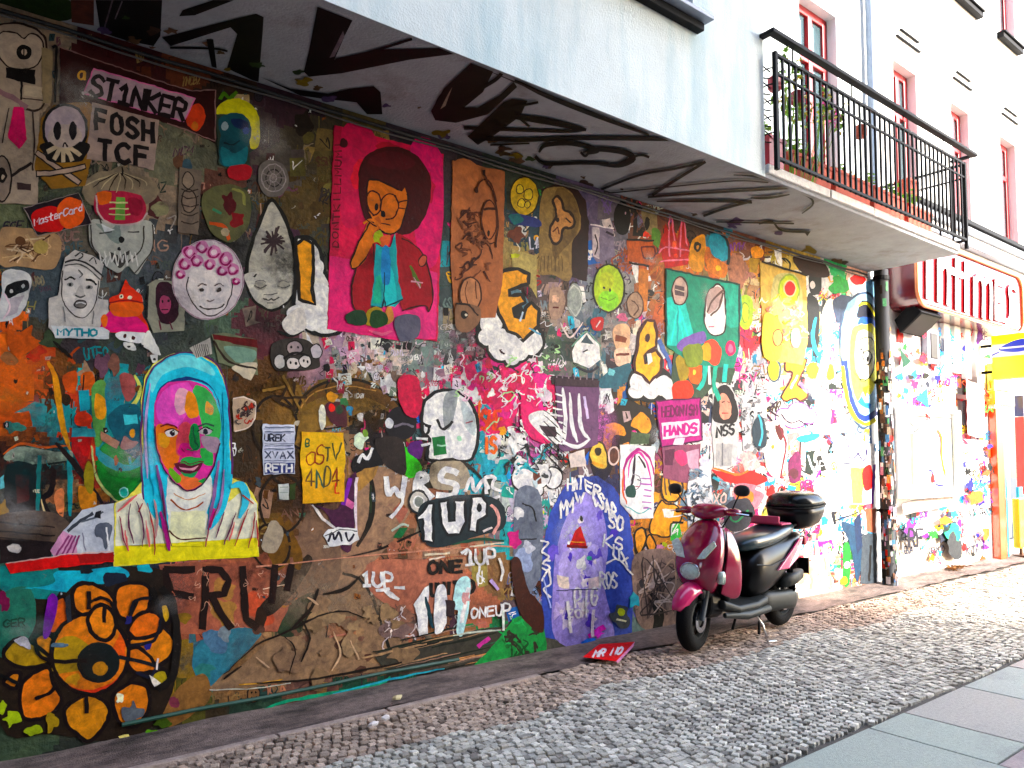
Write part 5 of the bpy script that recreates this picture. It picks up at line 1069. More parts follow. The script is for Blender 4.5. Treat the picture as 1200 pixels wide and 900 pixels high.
# orange/black letters
A = Art(.016, .0005, seed=23)
A.P([(702,490),(716,484),(726,472),(736,466),(748,474),(764,480),(768,495),(766,520),(730,520),(712,560),(696,560),(690,520)], '#20160e', sm=True)
A.O([(707,500),(716,495),(728,496),(734,506),(732,512),(720,512),(716,530),(712,540),(706,530)], '#e09420', '#1a120a', 2.6, sm=True); A.O([(738,498),(745,486),(752,482),(762,490),(764,502),(755,510),(746,504)], '#e89c1c', '#1a120a', 2.6, sm=True)
A.P([(740,506),(762,508),(760,520),(738,520)], '#44563c'); A.P([(729,482),(738,482),(740,492),(731,495)], '#b8a0a0'); A.L([(733,484),(735,490)],2,'#2a1a10')
A.O([(690,530),(698,518),(708,522),(712,545),(704,550),(694,545)], '#e8c060', '#2a1c10', 2, sm=True); A.E(701,529,4,5,'#2a2010'); A.EO(719,534,5,9,'#5a3428','#e0c8c0',2); A.L([(694,542),(706,546)],3,'#f0a018')
A.O([(776,556),(782,548),(792,550),(799,566),(798,580),(788,588),(776,582)], '#e8a620', '#30200c', 2.2, sm=True); A.L([(778,556),(780,580)],2,'#5a4a30'); A.L([(783,558),(785,580)],2,'#5a4a30'); A.L([(774,556),(786,556)],2.4,'#e8d8c0')
A.O([(773,588),(780,590),(790,592),(799,600),(796,612),(786,614),(784,628),(772,628),(760,620)], '#e8a01a', '#30200c', 2, sm=True); A.P([(776,596),(790,598),(788,606),(778,606)], '#f4ece0'); A.L([(788,612),(800,613)],2.4,'#141414'); A.L([(783,606),(800,603)],1.6,'#f8f8f8')
A.O([(743,628),(752,618),(757,630),(752,645),(746,648)], '#e09814', '#1c140c', 2.4, sm=True); A.O([(756,636),(762,626),(768,640),(764,648)], '#d89018', '#1c140c', 2.2, sm=True); A.blob(772,642,4.5,'#d890b0',.9); A.E(778,638,3,3,'#b0c030')
A.P([(744,650),(790,648),(800,700),(790,740),(752,735),(742,700)], '#88746c', sm=True); A.blob(760,680,9,'#b8a8a4',1.2); A.E(752,684,3.4,6,'#26262c'); A.E(772,690,4,6,'#2c2a2c'); A.L([(760,700),(768,712),(780,700)],3,'#3a3030'); A.L([(772,660),(780,720)],3,'#5c4c48'); A.P([(756,690),(766,696),(776,712),(776,735),(768,752),(756,752),(764,735),(765,715)], '#0c0a0a',sm=True)
for k in range(20): A.L([(745+A.rnd.uniform(0,50), 650+A.rnd.uniform(0,80)) for _ in range(3)], 2, A.rnd.choice(['#5a4a44','#c8b8b0','#3c3434','#a89080']), taper=True)
mural('orange_black_letters', A, 'orange shapes with thick black outlines around the pink-haired portrait')
# orange bird, skeleton legs, white area near scooter
A = Art(.022, .0005, seed=24)
A.P([(834,550),(858,555),(880,552),(900,562),(880,570),(858,566),(846,562)], '#e8441c', sm=True); A.L([(836,548),(862,556),(876,552)], 2.4, '#f8a040'); A.P([(862,568),(886,568),(896,580),(880,600),(862,586)], '#f0a8b4', sm=True); A.P([(862,574),(880,576),(882,588),(866,588)], '#f0a828', sm=True); A.L([(886,572),(898,580),(890,600)], 4, '#f8f4f4'); A.P([(829,560),(838,556),(842,566),(838,576)], '#141418', sm=True); A.L([(836,560),(842,563)],3,'#6ac0d0')
A.P([(850,592),(876,584),(884,604),(870,622),(850,618)], '#5c5c68', sm=True); A.L([(852,600),(862,612),(876,598)], 2, '#48b080')
for x0 in (944, 966):
    A.L([(x0,650),(x0+3,665),(x0-3,680),(x0-8,684)], 4, '#f0cca8'); A.L([(x0+2,664),(x0+8,680),(x0+6,690)], 3.4, '#e8c4a0'); A.L([(x0+1,640),(x0,652)], 5, '#f4d8c0')
A.P([(988,640),(996,640),(995,682),(988,684)], '#209050', sm=True); A.E(992,662,3.5,4,'#e8f0d8'); A.E(989,680,4,5,'#c8e070'); A.P([(985,612),(1004,620),(1010,650),(1004,682),(996,640)], '#3a5c74', sm=True); A.P([(1012,596),(1026,596),(1026,625),(1014,622)], '#a87868'); A.P([(1010,625),(1027,625),(1027,684),(1008,684)], '#5c646c'); A.P([(1000,610),(1008,600),(1010,640),(1004,650)], '#1e4a68')
A.L([(1012,600),(1014,625)],3,'#ddd'); A.L([(1020,640),(1018,680)],2.6,'#28282c'); A.L([(978,610),(990,606),(1005,600)],2,'#222c40')
A.P([(978,516),(1024,520),(1024,590),(985,592)], '#f4f4f6'); A.P([(996,548),(1012,548),(1010,590),(998,590)], '#f6ee90'); A.P([(1010,552),(1020,545),(1022,570),(1012,574)], '#e04858',sm=True); A.L([(994,520),(996,538),(1010,528),(1018,532)], 1.6,'#302878'); A.L([(980,544),(1016,542)], 1.4, '#404060'); A.L([(1004,530),(1012,540),(1016,526)],1.6,'#402870'); A.L([(1024,545),(1022,590)],3,'#8048a0')
A.P([(934,512),(960,508),(955,516),(938,518)], '#30b0b8', sm=True); A.L([(938,518),(938,548),(950,556)],1.6,'#303838'); A.P([(944,530),(954,528),(952,555),(944,554)], '#284038'); A.L([(946,534),(952,550)],2,'#dff'); A.L([(960,552),(956,562)],2.5,'#b030c0')
A.T('BRK', (938,575),(955,570), 10,10,'#e0308c',1.8,jit=1); A.T('SEX', (930,590),(952,586), 8,8,'#c83070',1.4,jit=1) if False else A.T('SKX', (930,590),(952,586), 8,8,'#c83070',1.4,jit=1)
A.P([(896,500),(916,494),(922,520),(918,552),(906,560),(896,540)], '#efe4dc', sm=True); A.P([(908,498),(918,504),(916,516),(910,510)], '#7a2c18', sm=True); A.L([(912,498),(920,520),(914,560)],2,'#903058'); A.P([(924,540),(936,530),(938,560),(926,565)], '#884070', sm=True); A.blob(930,556,5,'#70204c',1.2); A.E(905,524,2,2.6,'#e8b040')
for x, y in ((903,577),(904,600),(925,590)): A.blob(x, y, 5, '#e04a5a', 1.8)
A.P([(954,560),(990,560),(984,600),(958,598)], '#f8f8fa'); A.blob(966,610,4,'#60a8c8',1.2); A.blob(976,622,4,'#f0e8e8',1.5); A.L([(954,600),(966,590)],2,'#28808c')
mural('right_end_figures', A, 'orange-red bird, pale thin legs and white patches behind the scooter')
# dark curve marks near right top
A = Art(.017, .0005, seed=25)
A.P([(945,350),(953,346),(960,360),(958,400),(952,418),(945,410)], '#15181c', sm=True); A.L([(956,372),(952,395),(958,415),(964,410)], 5, '#38b0c8', taper=True); A.blob(986,334,13,'#28b060',.75); A.P([(994,326),(1010,322),(1016,330),(1008,344),(998,345)], '#f6ece8', sm=True); A.P([(996,326),(1004,322),(1014,326),(1012,332),(1002,334)], '#e8402c', sm=True)
A.P([(976,352),(988,346),(1000,350),(996,362),(984,378),(978,372)], '#58647a', sm=True); A.P([(964,362),(974,350),(976,380),(972,410),(964,400)], '#eef0d8', sm=True); A.L([(1014,345),(1026,340)],3,'#f4f4f8'); A.P([(1014,330),(1027,326),(1027,372),(1016,350)], '#a8d0ec')
A.P([(948,322),(960,318),(962,340),(950,345)], '#24201c', sm=True); A.E(952,334,3,5,'#d0c8c8'); A.P([(930,300),(965,308),(970,325),(940,320)], '#4c1c18', sm=True)
A.EO(972,436,6,10,'#f2e870','#c8c8c8',1.6); A.E(973,438,3,5,'#f0a030'); A.L([(964,400),(970,420),(966,440)],3,'#f4f8f8')
mural('teal_black_swirl', A, 'black and teal swirl under a green patch near the drainpipe')

A = clutter(520, 600, 1026, 330, 690, 51, ['#ffffff','#f6f6f6','#101014','#f4f4f4','#e83090','#38a8c8','#181818','#c8c8d0'], .9, 1.2, 4.5, .011); mural('fine_scribbles', A, kind='stuff')
A = clutter(420, 850, 1026, 340, 690, 52, ['#ffffff','#f8f8f8','#ffffff','#e8b0a8','#202838','#58a8d0','#d04060','#f0e080'], .95, 1.5, 6, .0115); mural('fine_scribbles', A, kind='stuff')
A = clutter(200, 380, 640, 400, 560, 53, ['#ffffff','#101014','#f4f4f4','#c83080','#38a8c8','#202020'], .8, 1.2, 4.5, .0112); mural('fine_scribbles', A, kind='stuff')
A = clutter(420, 0, 560, 100, 700, 54, ['#17110f','#2a201c','#c8c0b4','#8a5030','#38484c'], .7, 1., 3.2, .026); mural('fine_scribbles', A, kind='stuff')
r4 = random.Random(91); sp1, sp2 = [], []
for k in range(150):
    px, py = r4.uniform(0, 1020), r4.uniform(80, 800); X, _, Z = W(px, py)
    if not (.15 < Z < ST-.3 and .1 < X < 9.): continue
    c = hx(zcol(px+r4.gauss(0, 25), py+r4.gauss(0, 25))); k2 = r4.choice((.25, .4, 1.3, 1.8)); c = tuple(min(.8, max(.004, q*k2)) for q in c)
    rx = r4.uniform(.08, .34); sp1.append((X, Z, .0016+k*.000012, min(rx, X-.02), min(rx*r4.uniform(.5, 1.2), Z-.05, ST-Z-.05), c, r4.uniform(.4, .9)))
for k in range(80):
    px, py = r4.uniform(0, 1020), r4.uniform(80, 800); X, _, Z = W(px, py)
    if not (.15 < Z < ST-.3 and .1 < X < 9.): continue
    c = r4.choice((hx('#17120f'), hx('#17120f'), hx('#3a2c22'), hx('#d8d4d0'), hx(zcol(px, py)))); rx = r4.uniform(.05, .2)
    sp2.append((X, Z, .0125+k*.00002, min(rx, X-.02), min(rx*r4.uniform(.5, 1.4), Z-.05, ST-Z-.05), c, r4.uniform(.2, .5)))
tag(fog('overspray', gw, sp1), kind='stuff'); tag(fog('overspray', gw, sp2), kind='stuff')
# ---- strokes on the underside of the overhang: part of the house -------------------------------------------
def smap(x, y, o):
    p = G(x, y, ST-o); return (p[0], max(-1.04, min(-.004, p[1])), p[2])
A = Art(.001, .0005, mp=smap, seed=30); bk = '#060405'
A.P([(112,0),(190,0),(188,42),(180,54),(150,48),(118,38)], bk); A.L([(132,0),(122,34)], 2, '#585058'); A.L([(143,2),(135,22)], 1.6, '#686068')
A.P([(250,0),(275,0),(228,18),(210,19),(214,12)], bk); A.P([(190,44),(275,22),(300,16),(309,20),(308,36),(303,96),(296,94),(266,80),(278,40),(270,32),(200,54)], bk, sm=False); A.P([(242,46),(250,46),(254,80),(248,78)], bk); A.L([(200,56),(250,57),(266,60)], 2.4, bk)
A.P([(372,8),(413,24),(404,42),(392,70),(446,58),(520,52),(534,62),(480,70),(400,86),(362,90),(356,84),(362,60)], bk, sm=False); A.L([(394,70),(430,62),(482,46)], 3.2, bk); A.P([(402,36),(404,42),(392,66),(386,68)], '#6a5f66')
A.P([(305,90),(340,104),(384,110),(410,104),(438,101),(446,108),(448,134),(430,134),(418,120),(400,118),(380,116),(352,112)], bk, sm=False)
A.P([(552,74),(578,84),(566,108),(544,126),(560,126),(585,112),(602,96),(606,102),(572,134),(534,144),(510,141),(505,130),(520,104)], bk, sm=False); A.L([(508,128),(516,112),(528,104)], 2, bk); A.L([(545,118),(560,106),(580,94),(588,86)], 4.5, bk); A.P([(516,128),(524,112),(530,102),(522,124)], '#8a7f72')
A.P([(590,120),(600,116),(618,118),(610,136),(580,158),(560,170),(548,160)], bk, sm=False); A.L([(545,150),(600,152),(660,154),(684,152)], 4, bk); A.L([(590,135),(640,142),(686,152)], 8, bk, taper=True); A.L([(580,144),(602,136),(620,148)],3,bk)
A.L([(604,94),(640,112),(700,136),(760,158)], 6, bk, taper=True); A.L([(560,162),(610,164),(680,162),(784,163)], 5, bk); A.L([(575,170),(620,168)], 2, bk); A.L([(600,126),(630,120)],3,bk)
A.L([(632,178),(640,170),(670,168),(700,176),(690,180)], 6, bk, taper=True); A.L([(628,184),(640,192),(680,191),(712,192)], 4, bk); A.L([(684,178),(700,175),(730,178),(742,186),(725,194),(700,192)], 7, bk, taper=True); A.L([(726,192),(748,182),(760,184)], 3, bk); A.L([(690,178),(686,183),(681,179)], 3, bk)
A.L([(705,222),(750,205),(790,198),(826,190)], 2.8, bk); A.L([(765,228),(790,212),(826,190)], 3.4, bk); A.L([(700,228),(775,220),(860,212),(900,214)], 1.6, bk); A.L([(760,231),(830,226),(900,222),(955,218)], 2.6, bk); A.L([(770,236),(850,236),(881,238)], 3, bk, taper=True); A.L([(825,253),(850,244),(880,236)], 3, bk)
A.L([(840,260),(880,261),(930,262)], 1.8, bk); A.L([(860,205),(890,208),(940,226),(953,238),(940,250)], 3, bk, taper=True); A.L([(890,262),(905,260),(916,270),(945,272)], 2.4, bk); A.P([(942,271),(950,271),(946,277)], bk); A.L([(880,232),(900,232),(925,228)],3,bk,taper=True)
A.L([(420,20),(520,60),(640,112)], 1.6, '#2a2224'); A.L([(300,92),(420,130),(530,164),(640,200)], 2, '#8a8684') if False else None
A.build('black_ceiling_strokes', 'paint', house)
A = Art(.0008, .0002, mp=smap, seed=34)
for k in range(40): 
    px = A.rnd.uniform(100, 1000); py = 37+.313*(px-112)-A.rnd.uniform(0, 30)*(1 if px < 600 else .5); A.blob(px, py, A.rnd.uniform(2, 9), A.rnd.choice(['#4a3a24','#6a5a24','#2a3a20','#3a2a22','#5a4434','#4a3c5a']), .5, rough=.5)
A.P([(0,0),(80,0),(84,22),(40,26),(0,30)], '#1a2a10', sm=True); A.P([(83,0),(110,0),(110,30),(84,26)], '#4a2a24')
tag(A.build('ceiling_stains', 'paint', house), kind='stuff')
EXPO = 3.0
# ================================================================== PASTED POSTERS, CUT-OUTS AND STICKERS (each a thing)
GP = 'posters and cut-outs pasted on the graffiti wall'
def poster(A, label, name='poster', cat='poster', group=GP):
    A.v = [(x, y-.0045, z) if y < -.0004 else (x, y, z) for x, y, z in A.v]   # the sheet stands a little off the wall
    return tag(A.build(name, 'paper'), label, cat, group)
B = .020; S_ = .0005
# grey robot man with pink tie
A = Art(B, S_, seed=101)
A.P([(-12,30),(20,26),(48,36),(56,55),(56,120),(46,130),(44,240),(-20,238),(-20,40)], '#a39384', skirt=True); A.L([(-5,30),(22,28),(46,38),(54,56),(53,118),(40,130),(24,126)], 2.6, '#2a1c18')
A.O([(-8,48),(4,38),(20,40),(28,46),(36,40),(48,46),(50,62),(42,78),(26,82),(8,78),(-4,62)], '#b8a898', '#2a1c18', 1.8, sm=True); A.E(28,62,9,9,'#120d0c'); A.E(28,62,3,4,'#b8a898'); A.L([(28,58),(28,66)],1.4,'#120d0c')
A.P([(7,80),(41,83),(41,100),(7,92)], '#120c0c'); A.L([(25,96),(25,117)], 2.6, '#120c0c'); A.P([(28,100),(50,103),(50,115),(28,113)], '#b8a894'); A.L([(26,116),(52,118)],1.5,'#3a2c28'); A.L([(0,108),(16,116),(30,126)],6,'#8a6a70')
A.P([(16,126),(28,126),(31,164),(22,175),(9,162)], '#d01868'); A.L([(10,128),(2,168)],1.6,'#3a2c28'); A.L([(38,130),(40,170),(38,200)],1.8,'#3a2c28'); A.L([(14,206),(36,192)],3.4,'#241a18')
A.EO(2,210,10,26,'#8c7c70','#1c1412',2); A.E(2,206,6,9,'#181210'); A.E(3,208,2,3,'#b0a090'); A.P([(20,214),(36,216),(36,224),(20,222)], '#3a2a2a')
A.P([(48,56),(62,60),(60,122),(50,122)], '#8c7c62'); A.L([(62,56),(66,60),(64,120)],3,'#15100f')
poster(A, 'grey paper robot man with one round black eye and a bright pink tie', 'paste_up_figure')
# dark red banner
A = Art(B, S_, seed=102)
A.P([(70,56),(110,72),(175,92),(222,106),(252,107),(252,168),(215,150),(150,132),(100,122),(70,122)], '#2c070c', skirt=True); A.L([(70,56),(110,70),(200,100),(225,107),(252,106),(252,166),(216,152),(196,145)], 1.3, '#8a6a68', sm=False)
A.T('a', (90,93),(101,94), 14,14,'#c8941c', 2.6)
A.P([(225,124),(236,124),(240,140),(232,154),(222,150),(218,140)], '#c84a18', sm=True); A.E(228,148,4,5,'#b86a20')
poster(A, 'dark red banner with a small yellow letter at the top left corner of the wall', 'banner')
A = Art(B+.008, S_, seed=103)
A.P([(110,81),(228,116),(215,143),(98,110)], '#b098a4', skirt=True); A.L([(110,81),(228,116),(215,143),(98,110)], 1.6, '#d878a8', sm=False, closed=True); A.T('ST1NKER', (103,111),(216,142), 23,21,'#15090e', 5.0, slant=.22, gap=.22)
poster(A, 'tilted pale plate with black capitals STINKER', 'poster')
# skull
A = Art(B+.002, S_, seed=104)
A.P([(48,140),(62,124),(80,121),(104,120),(110,124),(106,190),(100,218),(60,222),(40,200)], '#8a6430', skirt=True)
for p in ([(44,180),(60,192),(92,214)],[(98,196),(70,202),(44,204)]): A.L(p, 8, '#14100f'); A.L(p, 4.6, '#b09a8c')
A.EO(76,152,24,27,'#b3a3ab','#100c0c',3.5); A.P([(50,168),(102,168),(100,182),(92,190),(60,190),(52,182)], '#100c0c', sm=True)
for x,y in ((56,178),(64,186),(74,189),(84,188),(93,182)): A.L([(74,168),(x,y)], 5, '#bcab92')
A.E(76,160,20,14,'#b8a8a0'); A.E(67,154,4.6,11,'#120d10'); A.E(85,154,4.6,11,'#120d10'); A.L([(74,172),(76,168),(79,172)], 1.6, '#2a2020')
poster(A, 'round white skull over crossed bones, cut out of paper', 'skull_cut_out')
A = Art(B+.004, S_, seed=105)
A.P([(108,120),(186,142),(180,200),(150,192),(101,187)], '#a08c84', skirt=True); A.T('FOSH', (109,151),(182,168), 23,22,'#120a0c', 5.6, gap=.36); A.T('TCF', (112,186),(176,196), 22,21,'#120a0c', 5.6, gap=.34)
poster(A, 'pale poster with heavy black letters FOSH TCF')
# yellow-haired blue face
A = Art(B, S_, seed=106)
A.P([(253,128),(262,118),(278,117),(296,126),(303,150),(302,172),(292,180),(292,196),(256,194),(254,160)], '#2c3a30', skirt=True)
A.P([(253,134),(258,122),(280,116),(300,130),(304,150),(303,170),(293,174),(292,150),(285,138),(265,134)], '#d8d418', sm=True); A.P([(256,140),(270,133),(286,136),(294,150),(292,166),(287,180),(284,194),(260,194),(256,176),(258,160)], '#0e4c58', sm=True)
A.P([(259,172),(275,180),(290,172),(286,192),(262,194)], '#17707c', sm=True); A.P([(270,140),(288,142),(290,152),(276,150)], '#0c2a54', sm=True); A.E(263,148,4,5,'#9ab0b8'); A.E(288,154,4,4,'#1c4a90'); A.L([(262,168),(272,170),(280,166)],2,'#0b2c34'); A.L([(258,116),(262,110),(268,116),(276,109)],4,'#4c7a20')
A.P([(268,196),(292,194),(292,210),(270,210)], '#a81c34', sm=True)
poster(A, 'blue-green face with bright yellow hair beside the dark red banner', 'paper_portrait')
# eagle
A = Art(B, S_, seed=107)
A.P([(96,222),(110,204),(130,200),(143,194),(156,204),(176,210),(186,226),(170,240),(130,238),(106,240)], '#8a7c68', skirt=True, sm=True)
for k in range(9): A.L([(100+k*9,226-abs(k-4)*2),(112+k*7,212),(140,202)], 1.5, '#2c2018' if k % 2 else '#c0b090', taper=True)
A.L([(143,196),(143,206)], 2, '#100c0a')
poster(A, 'sandy feathered bird with open wings above the pink and green badge', 'paste_up_bird')
A = Art(B+.003, S_, seed=108)
A.P([(112,228),(130,224),(165,230),(170,252),(158,262),(130,262),(112,250)], '#a83448', skirt=True, sm=True); A.P([(114,226),(130,226),(128,238),(116,240)], '#d86a20', sm=True); A.P([(136,232),(146,232),(146,258),(134,258)], '#6a9a48'); 
for y in (238,245,252): A.L([(128,y),(152,y)], 1.5, '#c8c890')
A.P([(150,232),(166,236),(164,252),(152,250)], '#8a1c38', sm=True); A.L([(112,230),(116,252),(132,263),(160,262),(172,250)],1.8,'#c0a8a8')
poster(A, 'red and green striped badge under the sandy bird', 'sticker', 'sticker')
A = Art(B+.001, S_, seed=109)
A.P([(104,262),(116,258),(140,264),(164,258),(178,262),(179,290),(168,310),(160,322),(150,312),(138,320),(126,312),(116,300),(106,286)], '#a8aaa4', skirt=True, sm=True)
A.P([(112,262),(130,268),(138,262),(142,280),(136,286),(124,276)], '#7c8884', sm=True); A.E(142,281,3.5,4,'#161616'); A.E(139,292,2,2.4,'#161616'); A.P([(128,296),(140,300),(152,294),(144,312),(136,312)], '#3a3836', sm=True)
for q in ([(106,264),(108,288),(122,306)],[(178,264),(178,292),(158,320)],[(168,266),(166,290),(150,308)],[(118,262),(114,250)]): A.L(q, 1.6, '#38342f')
A.L([(116,274),(130,272)],1.6,'#3a3a3a'); A.L([(150,272),(162,272)],1.6,'#3a3a3a'); A.P([(118,262),(134,270),(122,272)],'#c8ccd0')
for k in range(8): A.L([(116+k*6,296),(119+k*6,308+4*(k%2)),(124+k*5,300)], 1.5, '#d8d8d4')
poster(A, 'pale grey bear head with ragged paper edge', 'paste_up_bear')
# card sticker
A = Art(B+.004, S_, seed=110)
A.P([(28,244),(92,226),(107,262),(44,276),(40,272)], '#1c1018', skirt=True); A.L([(28,244),(92,226),(107,262),(44,277)], .8, '#8a7e7c', sm=False, closed=True)
A.P([(36,252),(50,244),(66,243),(76,256),(72,270),(54,272),(42,270)], '#c4181c', sm=True); A.P([(68,242),(78,232),(92,234),(99,246),(96,260),(84,268),(74,266),(68,256)], '#e06410', sm=True); A.T('MasterCard', (40,265),(97,247), 8,8,'#eed8e0', 1.3, gap=.1)
poster(A, 'dark card sticker with overlapping red and orange discs', 'sticker', 'sticker')
A = Art(B, S_, seed=111)
A.P([(0,270),(20,267),(60,272),(72,285),(66,312),(50,316),(20,312),(0,310)], '#a88868', skirt=True, sm=True)
for k in range(14): A.L([(A.rnd.uniform(2,60), A.rnd.uniform(275,308)), (A.rnd.uniform(2,62), A.rnd.uniform(275,308)), (A.rnd.uniform(2,62), A.rnd.uniform(275,308))], 1.6, A.rnd.choice(['#4a3020','#c8a880','#6a4a34','#d8c0a0']))
A.E(24,283,6,5,'#5a3c28'); A.E(48,290,9,8,'#b09a60')
poster(A, 'sand-coloured cut-out of a jumbled machine at the left edge', 'sticker', 'sticker')
A = Art(B, S_, seed=112)
A.P([(3,320),(20,316),(36,324),(34,345),(26,365),(12,375),(-4,374),(2,345)], '#d4d4d4', skirt=True, sm=True); A.P([(7,336),(20,330),(32,329),(33,340),(22,344),(12,350),(6,346)], '#0e0e0e', sm=True); A.E(13,341,2,2,'#c8c8c8'); A.E(27,336,2,2,'#c8c8c8'); A.P([(12,350),(28,346),(20,366),(6,372)], '#b8b0b8'); A.L([(5,345),(12,360),(4,374)],2,'#e8d0d8')
poster(A, 'white bird head wearing a black eye mask', 'paste_up_bird')
# crowned head MYTHO
A = Art(B+.002, S_, seed=113)
A.P([(57,350),(68,346),(72,318),(76,302),(88,293),(108,300),(122,310),(118,325),(114,350),(126,352),(128,397),(66,396),(57,384)], '#c2beba', skirt=True)
A.P([(74,318),(84,312),(104,318),(114,330),(113,350),(106,368),(95,373),(84,368),(74,350)], '#d2cecb', sm=True); A.L([(73,318),(72,344),(76,358),(88,371),(98,372),(108,364),(113,348),(115,330)], 1.4, '#3c3836')
A.L([(76,308),(90,305),(106,312),(120,324)], 2.2, '#2a2828'); A.L([(76,312),(92,310),(106,318),(117,328)], 1.4, '#444'); A.L([(88,300),(94,296),(97,300),(92,303)], 1.6, '#333'); A.L([(104,306),(110,303),(112,310)],1.4,'#333')
A.L([(76,328),(82,325),(87,328)], 2, '#1a1a1a'); A.L([(101,328),(107,329),(112,334)], 2.4, '#1a1a1a'); A.E(82,334,4,2.4,'#8a8a88'); A.E(104,337,4,2.4,'#8a8a88'); A.E(82,334,1.5,1.8,'#222'); A.E(104,337,1.5,1.8,'#222')
A.P([(92,336),(96,336),(99,347),(93,349),(88,347)], '#b4b0ae',sm=True); A.L([(88,347),(93,349),(99,347)], 1.8, '#555'); A.EO(94,357,6.5,4,'#6e6a68','#3a3636',1.4); A.L([(89,356),(94,355),(100,357)],1.4,'#d8d8d8'); A.L([(92,317),(96,322),(93,326)],1.2,'#555')
A.L([(74,360),(76,378)],1.2,'#777'); A.L([(110,365),(108,380)],1.2,'#777'); A.P([(60,382),(120,384),(128,388),(127,398),(64,396)], '#dadee0'); A.T('MYTHO', (66,393),(114,394), 7.5,7.5,'#158a9a', 2.5, gap=.2)
poster(A, 'drawing of a man with a crown above the blue word MYTHO', 'paste_up_portrait')
A = Art(B+.003, S_, seed=114)
A.P([(147,328),(152,336),(164,346),(167,356),(166,368),(172,380),(170,390),(120,388),(122,372),(130,362),(128,350),(140,344)], '#d8481f', skirt=True, sm=True); A.P([(118,386),(126,366),(140,372),(160,372),(172,384),(170,390),(145,390)], '#d8147a', sm=True); A.P([(130,356),(166,356),(162,370),(134,370)], '#e06a40', sm=True); A.E(142,348,3,2.4,'#f4e4c8'); A.E(152,349,3,2.4,'#f4e4c8'); A.E(142,348,1.2,1.2,'#111'); A.L([(128,355),(148,352),(167,355)], 1.6, '#7a1810'); A.E(122,376,4,8,'#e07030')
poster(A, 'small orange and pink gnome with a pointed hat', 'sticker', 'sticker')
A = Art(B+.004, S_, seed=115)
A.P([(137,390),(168,390),(172,398),(160,402),(140,398)], '#e8e8e8', skirt=True, sm=True); A.E(146,394,2.4,2.6,'#401818'); A.E(156,396,2.4,2.6,'#401818')
A.P([(173,388),(178,394),(188,416),(176,412),(165,402)], '#dcdcd8', sm=True); A.P([(144,402),(156,403),(159,410),(150,410)], '#dcdcd8', sm=True); A.P([(176,417),(184,416),(183,424),(178,425)], '#dcdcd8', sm=True); A.E(151,406,2,1.4,'#222'); A.E(180,421,1.6,1.6,'#222'); A.E(166,406,1.6,2.2,'#222')
poster(A, 'small white sticker of eyes and arrows under the gnome', 'sticker', 'sticker')
A = Art(B+.001, S_, seed=116)
A.P([(172,334),(182,328),(206,330),(216,360),(215,388),(180,390),(172,372)], '#8a8a7c', skirt=True); A.P([(182,338),(192,330),(204,336),(209,355),(206,375),(192,380),(184,368)], '#2c0a1c', sm=True); A.E(193,357,7,11,'#a04868'); A.E(190,353,1.4,1.6,'#1a0810'); A.E(197,353,1.4,1.6,'#1a0810'); A.L([(189,363),(197,363)],1.4,'#30101c'); A.L([(186,376),(188,386)],1.6,'#5a2030'); A.L([(198,378),(201,386)],1.6,'#5a2030'); A.L([(173,336),(172,372)],2,'#1c1c1c')
poster(A, 'little dark red face with black hair on a greenish sticker', 'sticker', 'sticker')
# curly pink head
A = Art(B+.002, S_, seed=117)
A.E(243,328,42,47,'#cfc5ca', skirt=True, n=36); A.L([(243+41*math.cos(k*.35), 328+46*math.sin(k*.35)) for k in range(18)], 1, '#9a7a8a', closed=True)
A.P([(222,320),(240,312),(262,322),(270,345),(262,362),(246,371),(232,364),(222,345)], '#dad4d4', sm=True); A.L([(220,325),(219,340),(226,356),(240,369),(252,369),(264,360),(271,342),(272,330)], 1.5, '#403838')
for x,y,r in ((222,296,9),(236,290,8),(250,296,9),(264,304,9),(272,316,8),(216,310,8),(230,306,8),(245,310,7),(260,318,7),(211,322,6),(276,330,5)): 
    A.E(x,y,r,r*.9,'#c884ac'); A.L([(x+r*.7*math.cos(t), y+r*.7*math.sin(t)) for t in (.3,1.3,2.3,3.3,4.3)], 2.4, '#8a1c58'); A.E(x,y,r*.35,r*.35,'#dfc8d4')
A.E(236,340,3,2.6,'#3c3432'); A.E(256,340,3,2.6,'#3c3432'); A.L([(231,335),(236,333),(241,335)],1.2,'#5a4a4a'); A.L([(251,335),(256,333),(261,335)],1.2,'#5a4a4a'); A.L([(242,352),(246,354),(250,352)],1.2,'#6a5a5a'); A.L([(234,359),(244,363),(256,361),(262,357)], 1.5, '#3c3432')
poster(A, 'round portrait of a smiling child with curly pink hair', 'round_portrait')
A = Art(B, S_, seed=118)
A.P([(318,404),(330,398),(352,396),(372,408),(374,420),(372,432),(345,434),(325,434),(317,424)], '#35302c', skirt=True, sm=True)
A.EO(345,408,9,8,'#a89898','#1a1412',1.6); A.EO(327,424,6,8,'#d0ccc8','#1a1412',1.4); A.EO(343,426,8,6.5,'#d8d0cc','#1a1412',1.4); A.EO(357,424,7,6.5,'#d8d0cc','#1a1412',1.4); A.EO(370,412,6,8,'#c8c0c4','#1a1412',1.4)
for x,y in ((341,407),(349,407),(340,425),(346,426),(355,423),(360,424)): A.E(x,y,1.3,1.8,'#141010')
A.L([(332,420),(345,414),(360,417)], 3, '#141010')
poster(A, 'black and white sticker of a group of little monkey heads', 'sticker', 'sticker')
A = Art(B-.004, S_, seed=119)
A.P([(248,392),(262,390),(300,398),(302,440),(270,430),(256,425)], '#6a7058', skirt=True); A.P([(249,392),(300,398),(302,408),(250,398)], '#5a1018'); A.P([(262,406),(298,410),(296,424),(276,424)], '#7a9a88', sm=True); A.P([(272,430),(300,425),(294,445),(280,438)], '#d0c4ac', sm=True); A.L([(250,400),(268,424),(300,432)], 2.5, '#2c2018')
